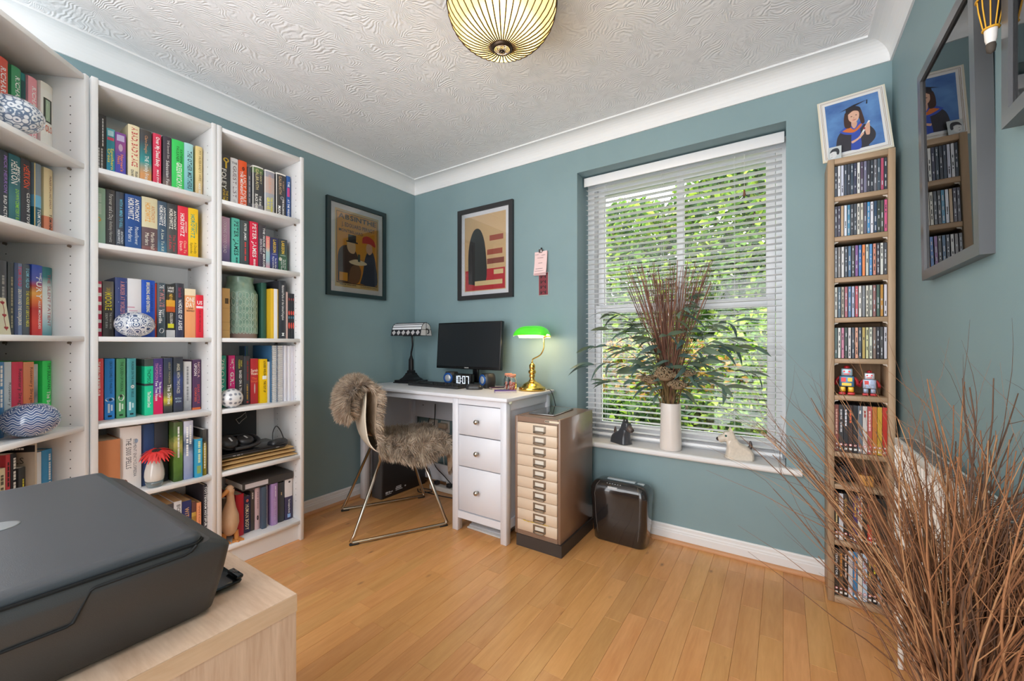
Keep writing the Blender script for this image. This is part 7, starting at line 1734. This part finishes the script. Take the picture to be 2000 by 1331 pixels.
# ================================================================== on the window sill
vz = SILL_Z + .0006
vs_t = thing('sill_vase', 'tall white cylinder vase on the window sill', 'vase', (1.905, .036, vz))
MB().lathe([(.001, 0), (.052, 0), (.0545, .003), (.0545, .020), (.053, .10), (.051, .2), (.0515, .245), (.0505, .248), (.048, .247), (.048, .02), (.001, .015)], 36).obj('body', mat('white_stoneware', (228, 220, 214), .3, var=.02), vs_t)
bq_ = thing('dried_bouquet', 'bouquet of brown twigs, eucalyptus leaves and dried flowers in the white vase', 'bouquet', (1.905, .036, vz + .245))
random.seed(19)
def ylim(v):
    if v.y > .026: v.y = .026 - (v.y - .026) * .2
    return v
TWB = [mat('reddish_twig_%d' % k, c, .7) for k, c in enumerate(((132, 88, 70), (112, 76, 62), (150, 108, 86)))]
for k in range(125):
    a = random.uniform(0, 6.28); rr_ = .040 * math.sqrt(random.random())
    p0 = Vector((rr_ * math.cos(a), rr_ * math.sin(a), -.20)); sx = random.gauss(0, .115); sx = max(-.21, min(.21, sx))
    top = Vector((sx - .005, random.uniform(-.10, .02), random.uniform(.60, .755)))
    mid = p0.lerp(top, .55) + Vector((-sx * .22 + random.gauss(0, .008), random.gauss(0, .008), 0))
    mb = MB(); mb.tube([ylim(v) if v.z > 0 else v for v in bez([p0, Vector((p0.x * .7, p0.y * .7, .0)), mid, top], 5)], [.0032 * (1 - .55 * i / 15) for i in range(16)], 5, k % 3)
    mb.obj('twig', TWB, bq_)
EUC = [leaf_mat('eucalyptus_%d' % k, c, .15, .15, .45) for k, c in enumerate(((98, 122, 110), (110, 130, 108), (84, 108, 102), (122, 134, 104)))]
def leaf_mesh(ln, wd, curl, m):
    mb = MB()
    def f_(u, v):
        w = wd * math.sin(PI * min(1, .06 + .94 * v)) ** .8 * (1 - .25 * v); x = (u - .5) * 2
        return Vector((x * w, ln * (v - curl * .18 * v * v), -curl * ln * v * v * .62 - abs(x) * w * .18))
    return mb.grid(f_, 3, 9).data('leaf', m)
LM = [leaf_mesh(ln, wd, cu, EUC[i % 4]) for i, (ln, wd, cu) in enumerate(((.11, .0125, 1.0), (.09, .014, .7), (.125, .0135, 1.2), (.10, .0145, .9), (.08, .012, 1.3), (.115, .015, .6)))]
BRM = mat('eucalyptus_stem', (96, 92, 64), .7)
tips = [(-.42, -.07, .30), (-.40, -.14, .20), (-.36, -.08, .40), (-.30, -.16, .48), (-.24, -.06, .28), (-.33, -.12, .10), (-.16, -.14, .42), (-.08, -.16, .34), (.02, -.17, .36), (.10, -.12, .50), (.18, -.14, .40), (.26, -.10, .30), (.34, -.14, .34), (.41, -.08, .30), (.40, -.13, .18), (.28, -.15, .12), (.20, -.16, .22), (.12, -.05, .56), (-.12, -.18, .20), (.30, -.06, .42)]
for tx, ty, tz in tips:
    pts = [ylim(v) for v in bez([(0, 0, -.05), (tx * .22, ty * .25 - .01, tz * .45 + .03), (tx * .62, ty * .7, tz * .85 + .04), (tx, ty, tz)], 5)]
    st_o = MB().tube(pts, [.0026 * (1 - .6 * i / 15) for i in range(16)], 5).obj('branch', BRM, bq_)
    for i in range(4, 16):
        if random.random() < .22: continue
        p = pts[i]; t = (pts[min(15, i + 1)] - pts[i - 1]).normalized()
        dr_ = math.atan2(t.y, t.x) + random.uniform(-1.1, 1.1)
        if math.sin(dr_) > .05: dr_ = -dr_
        yaw = dr_ - PI / 2
        o = put('leaf', random.choice(LM), st_o, p, (random.uniform(-.2, .7), random.uniform(-1.1, 1.1), yaw), scale=(1, 1, 1))
        s_ = random.uniform(.75, 1.15); o.scale = (s_, s_, s_)
FLW = mat('dried_flower_tan', (150, 128, 100), .9, var=.15, vscale=120); FLS = mat('dried_stem', (120, 98, 62), .8)
for (x, y, z, r_) in ((-.075, -.085, .125, .048), (.0, -.115, .150, .060), (.055, -.105, .105, .048), (-.02, -.09, .175, .04), (.10, -.07, .165, .04), (-.125, -.06, .13, .034)):
    h = MB()
    for k in range(int(260 * (r_ / .05) ** 2)):
        q = Vector((random.gauss(0, 1), random.gauss(0, 1), abs(random.gauss(0, .7)))).normalized() * r_ * random.uniform(.75, 1.0); q.z *= .62
        h.sphere((x + q.x, y + q.y, z + q.z), random.uniform(.0028, .0048), 5, 4)
    h.sphere((x, y, z - .006), r_ * .60, 12, 8, sz=.45)
    ho = h.obj('flower_head', FLW, bq_)
    s2 = MB()
    for k in range(7):
        s2.tube(bez([(x * .25 + random.gauss(0, .006), y * .25, -.04), (x * .5, y * .5, .04), (x + random.gauss(0, r_ * .4), y + random.gauss(0, r_ * .3), z)], 4), .0013, 4)
    s2.obj('flower_stem', FLS, bq_)
fl = MB()
for k in range(70):
    a = random.uniform(0, 6.28); r_ = random.uniform(.01, .044); fl.tube([(r_ * .8 * math.cos(a), r_ * .8 * math.sin(a), -.06), (r_ * math.cos(a), r_ * math.sin(a), .0), (r_ * 1.35 * math.cos(a + .3), min(.04, r_ * 1.35 * math.sin(a + .3)), .075)], .0018, 4)
fl.obj('filler_stems', FLS, bq_)['kind'] = 'stuff'

# ---- pottery dogs
def dog(loc, rz, label, c_body, c_muz, c_tail, flip, s, speck):
    t = thing('pottery_dog', label, 'figurine', loc, rz)
    mb_ = mat('glaze_' + label[:12], c_body, .3, var=.18 if speck else .05, vscale=90 if speck else 20, coat=.3)
    bm = bmesh.new()
    # body: side outline (x forward, z up), pinched towards the spine
    out = [(-.080, 0), (.030, 0), (.036, .012), (.030, .050), (.034, .082), (.022, .104), (-.004, .098), (-.022, .074), (-.058, .056), (-.078, .030)]
    o2 = [(v.x, v.z) for v in bez([(x, 0, z) for x, z in out + [out[0]]], 3)[:-1]]
    lvls = []
    mb = MB(); n_ = len(o2); ring = []
    for y, k in ((-.030, .80), (-.026, .93), (-.012, 1.0), (.012, 1.0), (.026, .93), (.030, .80)):
        ring += [((x + .02) * k * s - .02 * s, y * (1.15 - 4.2 * z) * s, (z * (k if z > .02 else 1)) * s) for x, z in o2]
    fs = []
    for j in range(5):
        for q in range(n_): fs.append((j * n_ + q, j * n_ + (q + 1) % n_, (j + 1) * n_ + (q + 1) % n_, (j + 1) * n_ + q))
    mb.add(ring, fs, 0, True); mb.add(ring[:n_], [tuple(range(n_))], 0, True); mb.add(ring[-n_:], [tuple(range(n_ - 1, -1, -1))], 0, True)
    mb.obj('body', mb_, t)
    hm_ = MB()
    loft(hm_, [([(x + .012 * (z - .098) / .03, y) for x, y in rc(-.016 * s, .032 * s, -.021 * s, .021 * s, .010 * s)], 0) for z in (.098,)] + [(rc(-.014 * s, .036 * s, -.022 * s, .022 * s, .010 * s), .020 * s), (rc(-.008 * s, .030 * s, -.018 * s, .018 * s, .009 * s), .040 * s)])
    ho = hm_.obj('head', mb_, t, (0.008 * s, 0, .084 * s), (0, math.radians(8), 0))
    MB().tube([(.018 * s, 0, .016 * s), (.040 * s, 0, .010 * s), (.054 * s, 0, .005 * s), (.058 * s, 0, .004 * s)], [.019 * s, .018 * s, .0155 * s, .010 * s], 12).obj('muzzle', mat('muz_' + label[:12], c_muz, .35), ho)
    MB().sphere((.058 * s, 0, .009 * s), .0095 * s, 10, 6).obj('nose', mat('dog_nose', (44, 36, 34), .25), ho)
    for q in (-1, 1):
        MB().prism([(-.010 * s, .034 * s), (.012 * s, .034 * s), (.000 * s, .060 * s)], q * .011 * s - .004 * s, q * .011 * s + .004 * s, 'y').obj('ear', mb_, ho)
        e = MB().sphere((.026 * s, q * .0205 * s, .024 * s), .0050 * s, 10, 6).obj('eye', mat('dog_eye_%s' % label[:5], (40, 92, 80) if speck else (70, 76, 80), .15), ho)
    MB().tube(bez([(-.062 * s, 0, .048 * s), (-.068 * s, 0, .062 * s), (-.066 * s, 0, .084 * s)], 3), [.010 * s, .009 * s, .0085 * s, .008 * s, .007 * s, .005 * s, .003 * s], 8).obj('tail', mat('tail_' + label[:12], c_tail, .35), t)
dog((1.655, .020, vz), math.radians(-28), 'charcoal pottery terrier on the left of the window sill', (66, 68, 74), (96, 84, 78), (84, 62, 54), 1, 1.0, False)
dog((2.205, .030, vz), math.radians(180 + 14), 'speckled white pottery terrier on the right of the window sill', (222, 210, 194), (214, 204, 190), (74, 64, 62), -1, 1.06, True)
